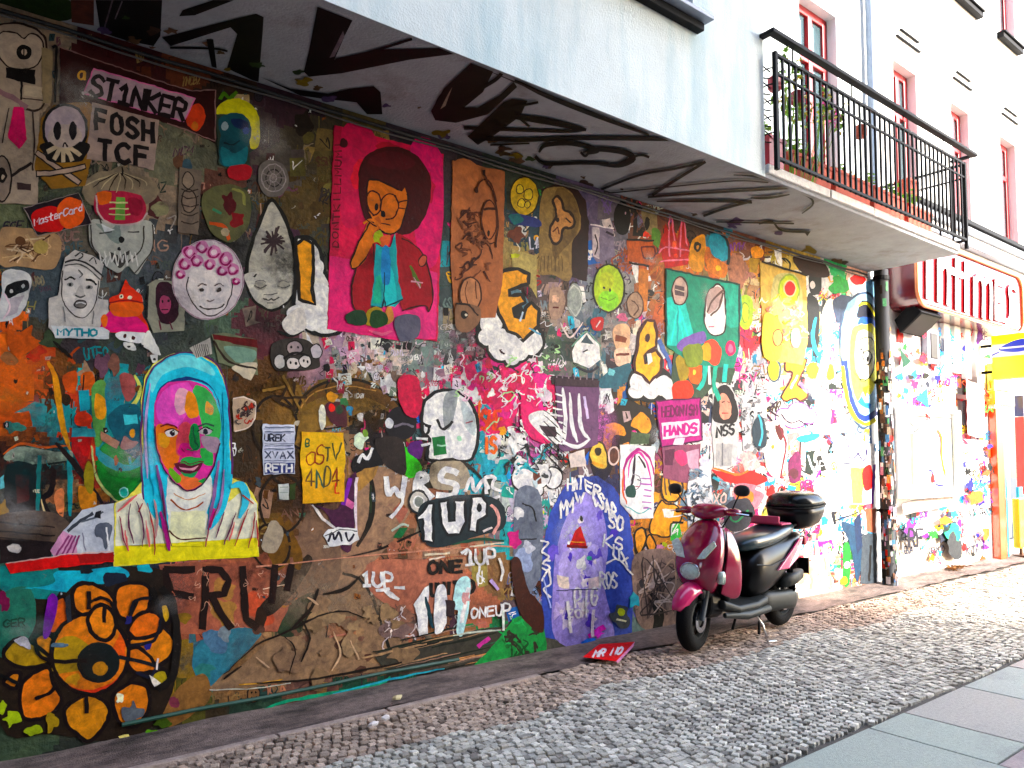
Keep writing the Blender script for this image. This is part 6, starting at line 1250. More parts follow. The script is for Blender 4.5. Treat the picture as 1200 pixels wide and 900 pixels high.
A.P([(222,408),(246,396),(248,415),(230,420)], '#b0aca4'); 
for k in range(8): A.L([(226+k*2.4,404),(230+k*2.2,418)], .8, '#3a3a3a')
poster(A, 'torn olive paper with a dark red stripe above the hooded portrait')
# thin things near top
for sd, pts, c, lb in ((140, [(210,196),(236,200),(232,276),(208,272)], '#6c6056', 'brownish drawing of a seated figure right of the sandy bird'), (141, [(236,232),(262,216),(290,226),(292,262),(270,284),(246,270)], '#5a5a3c', 'small painted figure in dark red and green on olive paper'), (142, [(303,196),(316,188),(332,194),(338,212),(330,228),(312,230),(303,216)], '#6a6460', 'round grey lace-like sticker beside the pink girl poster')):
    A = Art(B, S_, seed=sd); A.P(pts, c, skirt=True, sm=sd != 140); x0 = sum(p[0] for p in pts)/len(pts); y0 = sum(p[1] for p in pts)/len(pts)
    if sd == 140:
        A.EO(220,212,6,9,'#8a7a6c','#241c18',1.4); A.EO(221,236,8,13,'#7c6c60','#241c18',1.4)
        for y in (222,230,240,250,260): A.L([(212,y),(222,y+3),(232,y)], 1.3, '#2c221c')
        A.L([(196,256),(206,254),(200,268)],1.6,'#9a9088')
    elif sd == 141:
        A.blob(268,238,9,'#4a1018',1.3); A.blob(278,258,8,'#7a1824',1.2); A.L([(246,262),(262,266),(268,280)],4,'#c0561c'); A.L([(272,222),(284,226),(286,240)],3,'#8a8a50'); A.L([(250,246),(258,250)],3,'#3c7a5a'); A.blob(264,272,5,'#a89a80',.8)
    else:
        for rr_ in (4,9,14): A.L([(320+rr_*math.cos(k*.7), 209+rr_*1.15*math.sin(k*.7)) for k in range(9)], 1.3, '#a09898' if rr_ != 9 else '#2a2626', closed=True)
        for k in range(9): A.L([(320,209),(320+15*math.cos(k*.7), 209+17*math.sin(k*.7))], .9, '#8a8080')
    poster(A, lb, 'sticker', 'sticker')
# hooded portrait
A = Art(.034, .0007, seed=120)
A.P([(133,664),(134,590),(150,582),(170,560),(166,520),(165,470),(170,440),(182,424),(204,414),(228,414),(250,424),(262,438),(268,470),(272,560),(288,566),(302,590),(303,652),(220,657)], '#f8e070', skirt=True)
A.P([(136,590),(172,575),(200,600),(250,600),(285,575),(301,590),(302,630),(220,640),(135,640)], '#f6e8d0'); A.P([(134,640),(300,630),(303,652),(220,657),(134,663)], '#f8dc50'); A.blob(150,650,10,'#f8d84c',.5)
A.P([(168,520),(168,470),(174,438),(192,420),(220,414),(246,424),(260,442),(268,480),(269,530),(272,560),(262,600),(244,622),(240,600),(200,600),(196,625),(176,600),(166,575)], '#52c8e2', sm=True)
A.P([(176,440),(192,424),(218,416),(244,426),(250,440),(220,430),(190,440),(178,460)], '#84e2f0', sm=True); A.P([(181,500),(184,460),(200,446),(222,442),(246,452),(258,480),(260,520),(256,470),(240,450),(215,446),(192,456)], '#1c3c74', sm=True)
A.L([(168,585),(165,530),(167,475),(174,440),(194,420),(222,413),(248,422),(262,442),(268,480),(272,555)], 2, '#5a3060')
A.P([(196,560),(200,548),(245,548),(250,575),(242,600),(240,622),(200,622),(194,590)], '#faf2e0', sm=False); A.P([(200,600),(240,598),(240,634),(198,636)], '#faf0c0'); A.L([(200,586),(212,596),(226,596),(238,588)], 1.8, '#a05028'); A.L([(198,622),(212,632),(240,630)], 1.8, '#50281c'); A.L([(203,578),(220,586),(240,578)],1.2,'#c89060')
A.P([(180,500),(182,470),(192,452),(212,446),(236,450),(250,464),(258,492),(256,520),(250,545),(238,565),(222,575),(208,568),(194,552),(184,530)], '#d8509c', sm=True)
def C(p, c): A.P(p, c, sm=True)
C([(184,470),(196,454),(218,448),(226,462),(220,482),(208,500),(192,498),(183,488)], '#e868c0'); C([(208,456),(222,460),(220,480),(210,486),(204,474)], '#f0b0c0'); C([(228,452),(244,458),(256,480),(258,510),(250,522),(240,510),(234,490),(226,470)], '#48b058'); C([(220,458),(230,468),(232,486),(222,490),(216,478)], '#f0903c'); C([(242,470),(250,478),(248,486),(240,482)], '#e0a040')
C([(182,500),(196,498),(210,505),(212,525),(206,545),(196,550),(186,530)], '#f07c2c'); C([(186,508),(198,512),(196,524),(187,522)], '#f0a020'); C([(210,500),(222,496),(224,520),(214,536),(206,528)], '#e05a68'); C([(212,520),(222,520),(226,532),(214,536),(208,530)], '#d82888'); C([(224,498),(232,500),(234,524),(226,528),(221,515)], '#2c9c50'); C([(234,526),(248,530),(248,545),(238,542)], '#3cac50'); C([(236,512),(256,514),(254,530),(240,526)], '#a890a0')
C([(210,556),(230,560),(236,566),(222,574),(210,568)], '#e87850'); C([(200,548),(212,560),(208,566),(198,556)], '#6ca838'); C([(232,564),(240,560),(238,566)], '#30a048'); C([(212,538),(222,535),(236,537),(240,541),(228,546),(212,544)], '#38a050')
A.P([(205,544),(214,543),(224,546),(237,542),(232,552),(220,555),(210,552)], '#5a1c30', sm=True); A.P([(210,547),(222,549),(232,546),(226,551),(214,550)], '#e8a0b0', sm=True); A.P([(212,553),(222,555),(232,552),(226,559),(216,558)], '#309858', sm=True); A.L([(204,544),(214,541),(222,544),(232,541),(239,541)],1.2,'#601828')
A.L([(188,500),(196,497),(207,501)], 2, '#702018'); A.L([(232,500),(242,497),(250,499)], 2, '#305040'); A.P([(193,507),(200,503),(208,507),(202,512),(195,511)], '#f0e0dc', sm=True); A.E(201.5,507.5,3.2,3.6,'#281420'); A.P([(232,506),(240,502),(248,505),(241,510)], '#b8b0b8', sm=True); A.E(240.5,506,3,3.4,'#20202c'); A.E(202.5,506.5,.8,.8,'#fff'); A.L([(192,506),(200,502),(209,506)],1.2,'#201014'); A.L([(231,505),(240,501),(249,504)],1.2,'#142018')
A.L([(226,500),(228,516),(232,524),(226,528),(219,526)], 1.4, '#1c6a48'); A.L([(212,526),(216,530)],1.4,'#801850'); A.L([(181,500),(184,530),(194,553),(208,569),(222,575),(238,566),(250,546),(257,520)], 1.6, '#3a1c38')
for q, c, w_ in (([(176,450),(170,500),(172,560)],'#b8a8d8',3),([(174,480),(176,540),(182,580)],'#48c8e8',4),([(183,545),(190,580),(194,610)],'#7a5088',4),([(262,460),(264,520),(262,560)],'#48b8d0',4),([(256,540),(250,580),(244,618)],'#8a6898',4),([(262,550),(258,590),(248,610)],'#a088b8',3),([(270,570),(282,568),(288,585),(280,606)],'#58c0d8',9),([(188,600),(194,625),(198,645)],'#a02878',5),([(180,585),(184,610),(182,630)],'#c09090',3),([(250,596),(246,618)],'#c03080',4)): A.L(q, w_, c, taper=True)
for q in ([(140,605),(144,630),(150,645)],[(152,590),(150,612),(156,636)],[(160,588),(168,620),(166,640)],[(172,590),(180,625),(181,650)],[(190,575),(192,600),(200,640)],[(262,600),(252,630)],[(276,600),(262,638)],[(290,596),(282,618),(274,640)],[(298,600),(296,620),(290,642)],[(256,590),(244,620),(240,640)],[(284,580),(296,590)],[(166,590),(162,600)],[(300,610),(302,640)]): A.L(q, 2., A.rnd.choice(['#8a2c48','#a03c3c','#602848','#b04838']), taper=True)
for q in ([(138,600),(148,590),(160,580)],[(150,645),(146,622)],[(175,640),(170,610)],[(268,634),(274,612)]): A.L(q, 2.4, '#d87070', taper=True)
tag(A.build('hooded_portrait_poster', 'paper'), 'large cut-out portrait of a smiling pink and green face in a light blue hood', 'poster', GP)
# black and white text sheet
A = Art(B+.006, S_, seed=121)
A.P([(307,497),(345,498),(345,555),(308,556)], '#d4d8e8', skirt=True)
for y, h in ((501,2),(506,2),(526,2),(522,1.4)): A.L([(310,y),(343,y)], h*.7, '#555e78'); A.L([(309,y+1.5),(340,y+1.5)], .7, '#8890b0')
A.T('UREK', (309,517),(334,517), 8,8,'#2c3040', 1.8); A.T('XVAX', (309,537),(344,537), 8,8,'#4a5068', 1.6); A.P([(309,542),(344,542),(344,554),(309,555)], '#343e74'); A.T('RETH', (310,553),(342,553), 9,9,'#eef0fa', 2.2)
for y in (511,531): A.L([(309,y+9),(344,y+9)],.8,'#666e88')
poster(A, 'narrow white printed sheet with rows of small type beside the yellow note')
# yellow note
A = Art(B+.008, S_, seed=122)
A.P([(353,506),(402,507),(403,588),(354,590)], '#f4ac0c', skirt=True); A.P([(356,512),(399,513),(399,560),(357,562)], '#f8b814', sm=True)
for ch, a, b, h, c in (('B',(357,524),(363,524),9,'#3a5c38'),('O',(357,546),(370,544),16,'#9c4a20'),('S',(368,545),(380,543),22,'#8a3420'),('T',(379,540),(386,540),16,'#4a5030'),('V',(386,540),(400,538),20,'#50502c'),('4',(356,570),(369,570),20,'#6a4830'),('N',(368,572),(380,572),22,'#40604c'),('D',(378,570),(388,568),22,'#5a5030'),('4',(386,570),(397,568),20,'#8a4020'),('L',(391,577),(399,577),10,'#e04818')): A.T(ch, a, b, h, h, c, 1.9, slant=.05, jit=.6)
poster(A, 'bright yellow paper note with thin hand-drawn letters', 'note', 'note')
A = Art(B+.006, S_, seed=123)
A.P([(378,628),(384,620),(396,618),(418,619),(420,632),(410,638),(386,640)], '#f0f0ee', skirt=True); A.L([(384,634),(388,624),(392,632),(396,624),(400,634)], 2.6, '#201c2c'); A.L([(404,624),(408,634),(414,626)], 2.4, '#201c2c'); A.L([(380,628),(398,621),(418,622)],1.2,'#444')
poster(A, 'small white sticker with a black scrawl below the yellow note', 'sticker', 'sticker')
A = Art(B, S_, seed=124); A.P([(326,568),(338,566),(338,586),(327,585)], '#c8ccc8', skirt=True); A.L([(328,572),(337,571)],.8,'#8a9a8a'); A.L([(328,577),(337,577)],.8,'#8a9a8a'); A.P([(339,568),(346,566),(345,586),(339,586)],'#30401c')
poster(A, 'tiny plain white paper tag on the brown patch left of the yellow note', 'sticker', 'sticker')
A = Art(B+.004, S_, seed=125)
A.P([(272,468),(284,465),(298,470),(299,488),(292,500),(274,506)], '#c0a890', skirt=True); A.L([(273,467),(285,465),(299,471),(299,490),(291,501),(275,506)], 1.4, '#f0d8c8', sm=False)
for k in range(20): A.squig(276+A.rnd.uniform(0,20), 472+A.rnd.uniform(0,24), 4, 1.8, A.rnd.choice(['#3a2020','#a83828','#4c4440']))
poster(A, 'small eight-sided pale sticker beside the blue hood', 'sticker', 'sticker')
A = Art(B, S_, seed=126)
A.P([(60,648),(74,622),(96,598),(118,592),(133,590),(133,650),(92,652),(64,655)], '#c8ccd4', skirt=True); A.P([(58,645),(74,622),(86,628),(92,652),(66,655)], '#d098b8'); 
for k in range(4): A.L([(66+k*6,650),(80+k*4,628)], 2.2, '#88406c')
A.L([(80,622),(92,612),(108,602)], 4, '#3c4048'); A.L([(96,612),(112,606),(120,600)], 2, '#5a6068'); A.P([(112,600),(118,598),(118,608),(110,606)], '#1c1c20'); A.P([(112,616),(126,612),(131,620),(124,644),(118,630),(112,628)], '#5a606c', sm=True); A.L([(96,625),(100,645)],1.4,'#889'); A.L([(124,618),(128,645)],2,'#e8ecf0')
poster(A, 'torn white and pink paper with grey machine drawing left of the hooded portrait')
A = Art(B+.002, S_, seed=127); A.P([(6,660),(80,650),(133,647),(133,658),(80,664),(12,672)], '#d82418', skirt=True); A.P([(90,650),(133,647),(133,657),(94,660)], '#9c1028'); A.L([(8,660),(80,649),(132,646)], 1.2, '#e8c0b8', sm=False)
poster(A, 'long narrow red paper strip above the orange flower', 'paper_strip', 'sticker')
# pink girl poster
A = Art(B+.006, .0006, seed=128)
A.P([(391,147),(519,181),(512,400),(383,386)], '#d41c58', skirt=True); A.P([(391,147),(400,150),(396,300),(386,300)], '#b8144c'); A.P([(400,152),(440,162),(430,250),(400,260)], '#cc1c5c', sm=True); A.P([(386,300),(440,310),(470,400),(384,386)], '#e0487c', sm=False); A.P([(480,172),(517,182),(514,300),(490,300)], '#e03a78', sm=True); A.P([(440,300),(512,320),(510,398),(450,394)], '#e25088'); A.blob(455,175,16,'#b41440',.5); A.blob(420,205,10,'#e82c50',1.4); A.blob(500,220,9,'#c41850',2)
A.T('DONT KEEL MUM', (396,300),(396,170), 5,5,'#5a0c24',1) if False else None
for i, ch in enumerate('DONTKILLMUMI'):
    for pl in GL[ch]: A.L([(396+i*.35-gy*7.5, 290-i*10.5-gx*7.5) for gx, gy in pl], 1.7, '#5c0c24', sm=False)
A.E(402,168,4.5,6,'#3c0818')
A.P([(419,215),(421,196),(430,182),(448,173),(470,174),(490,185),(502,204),(504,228),(498,252),(486,270),(470,276),(462,272),(440,270),(424,250)], '#400a14', sm=True); A.P([(430,190),(448,178),(470,180),(486,192),(470,200),(445,196)], '#4e0e1c', sm=True)
A.O([(429,222),(432,211),(446,213),(462,221),(474,226),(477,232),(474,250),(468,268),(458,275),(448,272),(438,262),(430,245)], '#d2761c', '#240c08', 2, sm=True); A.P([(470,226),(474,220),(476,228)], '#d2761c')
A.L([(436,252),(429,240),(430,228),(436,224),(443,228),(446,240),(443,250),(436,253)], 1.8, '#3a1408'); A.L([(450,254),(445,246),(447,234),(455,228),(463,232),(466,244),(460,256),(452,257)], 1.8, '#3a1408'); A.L([(466,238),(477,235)], 1.6, '#3a1408'); A.L([(467,244),(477,246)],1.4,'#3a1408'); A.E(440,243,2.4,4.4,'#140808'); A.E(448,251,2.6,4,'#140808'); A.P([(437,258),(443,254),(446,262),(442,270)], '#b8601c', sm=True); A.L([(446,262),(456,264)],1.6,'#3a1408')
A.P([(438,274),(445,270),(448,280),(443,288),(437,284)], '#9cae1c', sm=True); A.P([(444,280),(456,276),(454,288),(448,290)], '#d86a48', sm=True)
A.P([(430,262),(438,262),(442,268),(436,276),(438,288),(426,308),(416,315),(409,312),(412,300),(420,284)], '#d2781c', sm=True); A.L([(432,262),(420,284),(410,308),(414,315),(424,308),(437,288)], 1.8, '#240c08'); A.L([(426,262),(436,258),(444,265)],3,'#d2781c'); A.L([(428,258),(440,266)],1.4,'#3a1408')
A.P([(436,286),(446,292),(438,350),(436,366),(422,368),(412,358),(411,335),(416,316),(426,308)], '#9c0a30', sm=True); A.P([(463,276),(476,280),(490,292),(500,310),(506,345),(504,362),(500,366),(496,358),(472,364),(466,340),(462,310)], '#9c0a30', sm=True)
A.L([(436,286),(438,320),(434,366)], 1.6, '#3a0414'); A.L([(411,335),(413,360),(424,368),(434,366)],1.8,'#3a0414'); A.L([(470,280),(490,292),(502,320),(506,350),(501,366),(496,358),(470,364)], 1.8, '#3a0414'); A.L([(416,316),(411,335)],1.8,'#3a0414')
A.P([(439,286),(446,290),(456,290),(462,274),(464,300),(466,330),(471,350),(462,360),(450,359),(447,361),(433,359),(437,330)], '#189ca4', sm=False); A.P([(448,320),(456,310),(464,345),(460,358),(450,356)], '#30c4c8', sm=True); A.P([(440,325),(446,322),(445,356),(435,356)], '#20b090'); A.P([(447,292),(455,292),(456,330),(446,330)], '#1c84c0',sm=True); A.L([(433,359),(447,361),(449,350),(451,360),(471,351)], 1.8, '#08303c', sm=False); A.L([(449,320),(449,355)],1.2,'#08404c')
A.EO(494,306,4,6,'#b85a48','#3a0414',1.4,rot=.4); A.L([(480,312),(488,330),(492,337)], 5, '#58702c', taper=True); A.L([(481,330),(494,332)],1.6,'#d8a0b0'); A.L([(484,326),(492,338)],1.2,'#d8a0b0')
A.P([(434,361),(446,362),(448,378),(430,382),(426,372)], '#a08a20', sm=True); A.P([(452,362),(458,362),(460,376),(450,380)], '#c88a50', sm=True); A.P([(434,366),(450,366),(452,380),(434,384)], '#18401c', sm=True); A.P([(405,368),(425,364),(428,380),(408,380)], '#1c3a24', sm=True); A.L([(432,388),(446,392),(458,388)], 4, '#e87090', taper=True)
A.P([(462,374),(480,368),(492,376),(488,395),(470,400),(464,392)], '#5a5a6c', sm=True)
poster(A, 'bright pink poster of a cartoon girl with a big dark red afro and turquoise trousers')
# orange-salmon poster
A = Art(B+.004, .0006, seed=129)
A.P([(530,188),(591,201),(588,330),(580,372),(532,374),(527,300)], '#a86a4a', skirt=True); A.P([(532,190),(560,197),(552,240),(532,250)], '#b87450', sm=True)
for k in range(34): A.squig(556+A.rnd.uniform(-16,14), 272+A.rnd.uniform(-32,50), 8, 2.4, A.rnd.choice(['#4a2418','#5c3020','#3c1c14','#6a3c28','#7a4a34']))
A.L([(565,200),(570,215),(578,230),(582,260),(580,290)], 1.8, '#3c1c14'); A.EO(572,258,8,22,'#b06c48','#4a2418',1.8); A.E(571,274,1.6,4,'#1c0e0a'); A.L([(556,226),(564,212),(574,216),(580,236)], 2, '#4a2418'); A.L([(566,246),(580,245)],3,'#3c1c14'); A.E(566,203,1.6,4,'#2a120c'); A.E(557,224,2,3.5,'#3a1a12')
A.EO(550,345,12,19,'#b98260','#3c2018',1.8); A.L([(546,330),(544,345),(548,360)],1.2,'#5a3424'); A.L([(556,330),(557,350)],1.2,'#5a3424'); A.P([(532,362),(540,356),(560,360),(560,378),(545,390),(534,384)], '#84624c', sm=True); A.E(543,369,4,5,'#181412'); A.E(545,369,1.4,1.6,'#d8d0c0'); A.L([(534,356),(548,358),(558,370)],2.4,'#241814')
poster(A, 'orange-brown poster with a dark sketched long-eared figure next to the pink girl poster')
# teal poster
A = Art(B+.004, .0006, seed=130)
A.P([(780,315),(866,334),(865,408),(860,432),(834,430),(820,428),(800,420),(780,405)], '#1a8870', skirt=True); A.P([(780,350),(800,345),(812,392),(820,400),(800,406),(780,404)], '#2cc4b8', sm=False)
for x in (784,791,798,806): A.L([(794,356),(x+2,402)], 2.2, '#1c9a98' if x % 2 else '#48dcd0', taper=True)
A.P([(840,335),(866,338),(866,380),(848,378)], '#2aa08c', sm=True); A.L([(780,315),(866,334),(865,406)], 2.4, '#123c38', sm=False); A.L([(780,316),(780,404)],2,'#123c38')
A.EO(796,341,8.4,16,'#b8a098','#3c2c28',1.6); A.P([(790,334),(801,336),(801,348),(790,346)], '#5c4a50'); A.L([(791,340),(801,342)],1.2,'#c8b8a8')
A.O([(836,335),(843,334),(848,342),(849,360),(849,384),(843,393),(834,392),(826,382),(825,362),(828,345)], '#f0ecec', '#2c2426', 2, sm=True); A.P([(827,370),(848,368),(847,386),(838,392),(828,386)], '#f8f6f6', sm=True); A.P([(828,345),(838,336),(847,342),(840,360),(828,368)], '#b09896', sm=True); A.L([(828,366),(836,350),(848,340)], 2, '#5a4440'); A.L([(832,370),(842,360),(846,344)], 2.4, '#5a4440'); A.L([(830,383),(836,383)],1.6,'#c05070')
A.P([(792,404),(806,394),(824,388),(826,400),(812,406),(800,412)], '#7860a8', sm=True); A.P([(824,402),(836,398),(844,410),(842,424),(834,428),(826,418)], '#e05848', sm=True); A.P([(820,408),(830,402),(832,420),(824,422)], '#f0a83c', sm=True); A.E(855,408,6,9,'#d0406c'); A.E(855,408,3,5,'#e87898'); A.P([(800,408),(820,404),(822,425),(805,430)], '#7a8a38', sm=True)
poster(A, 'teal-green poster with a white egg-shaped face and an orange cap figure')
A = Art(B+.002, S_, seed=131)
A.P([(790,408),(816,420),(838,430),(862,432),(856,450),(838,448),(820,470),(790,472),(786,440)], '#3a4c3c', skirt=True); A.P([(806,428),(818,420),(822,436),(818,450),(808,446)], '#e06a28', sm=True); A.P([(792,420),(804,414),(806,440),(796,446)], '#a08a38', sm=True); A.P([(788,450),(806,446),(812,462),(800,470),(788,466)], '#e04c20', sm=True); A.L([(826,426),(824,446),(818,456)], 5, '#22b8a8'); A.L([(838,430),(836,450),(842,468)], 5, '#18a890'); A.L([(850,428),(848,446)],5,'#28c0b8'); A.L([(830,430),(831,450)],3,'#f0f0e8'); A.E(813,436,2,3,'#f8d060')
poster(A, 'orange and turquoise figure cut-out under the teal poster', 'paste_up_figure')
# yellow big light poster
A = Art(B, .0006, seed=132)
A.P([(890,306),(944,322),(946,400),(940,428),(893,420)], '#c8a860', skirt=True); A.P([(906,326),(930,322),(940,345),(934,380),(906,372)], '#b8b078', sm=True); A.EO(924,340,11,17,'#b8c848','#88a048',2); A.EO(925,338,6,9,'#d03830','#f0c8a0',1.5); A.blob(922,352,4,'#8ab060',.8)
for k in range(44): A.squig(898+A.rnd.uniform(0,42), 352+A.rnd.uniform(0,50), 4, 1.8, A.rnd.choice(['#e8d8a0','#d88070','#a8c0a0','#b07868','#f0e8c8','#c8b898','#e0b848']))
A.P([(893,372),(906,370),(915,385),(912,420),(894,418)], '#f0cc60', sm=True); A.EO(910,396,5,9,'#f0b070','#d05040',1.4); A.EO(931,396,5,11,'#d8e0c8','#70a888',1.2); A.L([(892,307),(944,323)],2.4,'#241c14')
poster(A, 'pale yellow poster with a red-centred green ring near the right end of the wall')
# magenta poster
A = Art(B+.008, S_, seed=133)
A.P([(768,470),(820,466),(822,516),(774,524)], '#b01480', skirt=True); A.L([(768,470),(820,466),(822,516),(774,524)], 1.8, '#4a1040', sm=False, closed=True); A.T('HEDONISM', (774,489),(817,486), 12,12,'#6c0c50', 2.2); A.P([(774,496),(818,491),(818,510),(776,515)], '#f4d8ec'); A.T('HANDS', (777,511),(816,507), 11,11,'#c02088', 3.); A.P([(790,514),(802,513),(800,521),(788,521)], '#f4d8ec')
poster(A, 'magenta poster with dark capitals over a pale pink band')
A = Art(B+.006, S_, seed=134)
A.P([(726,521),(767,523),(765,607),(742,608),(726,590)], '#f2eef2', skirt=True)
for q, c, w_ in (([(731,575),(731,548),(738,534),(748,527),(760,536),(766,556)],'#b02880',3.6),([(735,560),(738,540),(748,530),(758,545),(763,570)],'#d850a0',2.4),([(730,550),(729,575),(734,590)],'#e07050',2.4),([(744,532),(742,548),(740,565),(735,578)],'#30202c',3),([(748,534),(756,548)],'#30202c',2.5),([(740,556),(748,558),(750,566),(745,574),(739,570)],'#888090',1.4)): A.L(q, w_, c, taper=True)
A.P([(733,572),(742,568),(744,582),(734,582)], '#284840', sm=True); A.L([(746,562),(750,563)],1.4,'#202020'); A.L([(744,570),(749,570)],1.2,'#a04060')
for k in range(6): A.L([(750+A.rnd.uniform(-2,4), 560+k*7),(762,561+k*7)], 1.6, '#a868b0')
A.blob(740,594,9,'#e8f0ee',.7); A.L([(732,592),(748,602),(760,596)],1.4,'#70b0b0')
poster(A, 'white poster of a girl with long pink hair')
# dark poster w/ white drips
A = Art(B+.003, S_, seed=135)
A.P([(650,443),(702,446),(700,520),(692,524),(655,530)], '#6c4c6c', skirt=True); A.P([(650,443),(702,446),(701,454),(650,452)], '#3c2c34')
for q in ([(659,455),(662,490),(660,520)],[(667,460),(670,500),(676,518)],[(678,462),(680,500),(690,515)],[(660,518),(676,524),(690,515)]): A.L(q, 4.6, '#f4f4fa', taper=True)
A.L([(684,465),(688,490)],3,'#d0c0e0'); A.P([(682,540),(690,528),(688,545)],'#3868c0'); A.P([(666,532),(684,526),(686,546),(668,548)], '#eadcd4')
poster(A, 'dark mauve poster crossed by white paint drips')
A = Art(B+.003, S_, seed=136)
A.P([(835,462),(844,450),(856,452),(864,468),(866,500),(862,545),(836,548),(833,500)], '#c4c4c6', skirt=True); A.P([(836,466),(844,452),(854,454),(862,470),(862,494),(836,494)], '#1c1618', sm=True); A.P([(843,464),(850,462),(856,474),(855,488),(848,492),(843,484)], '#d89884', sm=True); A.L([(845,472),(848,471)],1.2,'#2a1414'); A.L([(851,471),(854,472)],1.2,'#2a1414'); A.L([(846,484),(852,484)],1.3,'#a03038'); A.T('NSS', (838,513),(860,508), 12,12,'#202024', 2.6); A.P([(838,520),(858,520),(856,546),(838,546)], '#a8a8aa'); A.L([(846,520),(845,545)],1.6,'#6a6a70')
poster(A, 'grey poster of a dark-haired girl with black letters below her face')
A = Art(B+.002, S_, seed=137)
A.P([(775,524),(820,520),(818,560),(800,566),(777,560)], '#8a5068', skirt=True); A.P([(788,532),(800,528),(806,540),(798,546)], '#d85078', sm=True); A.P([(778,528),(790,526),(788,545),(778,545)], '#5a2c44'); A.P([(804,530),(818,526),(818,552),(806,548)], '#c8a0b4')
poster(A, 'mauve paper with a small pink heart shape directly under the magenta poster')
A = Art(B+.002, S_, seed=138)
A.P([(808,548),(832,545),(834,600),(826,625),(806,622),(804,580)], '#dcdfe6', skirt=True)
for k in range(52): A.squig(808+A.rnd.uniform(0,22), 552+A.rnd.uniform(0,64), 4, 2., A.rnd.choice(['#5a6878','#1c1c24','#7890a8','#ffffff','#98a8b8','#3a4450']))
poster(A, 'pale blue-white sheet with dark scribbles just above the scooter handlebar')
A = Art(B+.002, S_, seed=139)
A.P([(868,462),(898,470),(897,530),(870,528)], '#d8d8dc', skirt=True)
for k in range(48): A.squig(870+A.rnd.uniform(0,25), 466+A.rnd.uniform(0,60), 4, 1.8, A.rnd.choice(['#5a5a60','#1c1c24','#8a8a90','#ffffff','#a8b0b8']))
A.P([(880,498),(892,488),(897,520),(884,524)], '#2c3c48', sm=True); A.L([(888,486),(892,505),(888,522)],2.4,'#58b0c8')
poster(A, 'black and white scribbled sheet right of the dark-haired girl poster')
# ================================================================== SCOOTER
sct = empty('scooter', (5.63, -.61, .012), math.pi+R(4.5)); tag(sct, 'dark red motor scooter with a black top case parked along the graffiti wall', 'scooter')
def torus(mb, cx, cz, Rr, r, w=1.0, n=40, m=14, c=(.5,.5,.5), prof=None, y=0):
    vs = []; 
    for i in range(n):
        a = 2*math.pi*i/n
        for j in range(m):
            b = 2*math.pi*j/m; rr = Rr+r*math.cos(b); vs.append((cx+rr*math.cos(a), y+r*w*math.sin(b), cz+rr*math.sin(a)))
    mb.faces(vs, [(i*m+j, ((i+1) % n)*m+j, ((i+1) % n)*m+(j+1) % m, i*m+(j+1) % m) for i in range(n) for j in range(m)], c)
def spin(mb, cx, cz, prof, n=32, c=(.5,.5,.5), y=0):   # prof = (radius, y)
    k = len(prof); vs = [(cx+r*math.cos(2*math.pi*i/n), y+yy, cz+r*math.sin(2*math.pi*i/n)) for i in range(n) for r, yy in prof]
    mb.faces(vs, [(i*k+j, ((i+1) % n)*k+j, ((i+1) % n)*k+j+1, i*k+j+1) for i in range(n) for j in range(k-1)], c)
def wheel(cx, name_label=None, steer=0.):
    t = MB(); torus(t, 0, 0, .178, .06, .95, y=0)
    w_ = t.build('wheel', 'rubber', sct, smooth=True); w_.location = (cx, 0, .238); w_.rotation_euler = (0, 0, steer)
    r_ = MB(); spin(r_, 0, 0, [(.138,-.045),(.128,-.047),(.12,-.03),(.12,.03),(.128,.047),(.138,.045)])
    for k in range(5):
        a = k*1.2566; r_.tube([(.03*math.cos(a),0,.03*math.sin(a)), (.125*math.cos(a+.15),0,.125*math.sin(a+.15))], [.02,.013], n=8)
    spin(r_, 0, 0, [(.001,-.05),(.045,-.05),(.05,-.04),(.05,.04),(.045,.05),(.001,.05)])
    r_.build('rim', 'greyplastic', w_, smooth=False)
    d_ = MB(); spin(d_, 0, 0, [(.055,.058),(.095,.058),(.095,.062),(.055,.062)]); d_.build('brake_disc', 'chrome', w_)
    return w_
fw_ = wheel(.64, steer=R(10)); wheel(-.66)
m_ = MB()   # front fork
for s in (-1, 1): m_.tube([(.66,s*.085,.24),(.6,s*.085,.42),(.52,s*.07,.62)], [.022,.024,.026], n=10)
m_.build('front_fork', 'greyplastic', sct, smooth=True)
# front fender: shell over the tyre
m_ = MB(); vs = []; NA, NB_ = 16, 11
for i in range(NA+1):
    a = R(22+112*i/NA); k = math.sin(math.pi*(i+.8)/(NA+1.6))**.45
    for j in range(NB_):
        b = -1+2*j/(NB_-1); y = .085*k*b; rr = .25+.03*(1-abs(b)**2.4)*k-.045*abs(b)**3
        vs.append((.64+rr*math.cos(a), y, .238+rr*math.sin(a)))
m_.faces(vs, [(i*NB_+j, (i+1)*NB_+j, (i+1)*NB_+j+1, i*NB_+j+1) for i in range(NA) for j in range(NB_-1)])
o = m_.build('front_fender', 'magenta', sct, smooth=True); sd = o.modifiers.new('t', 'SOLIDIFY'); sd.thickness = .008
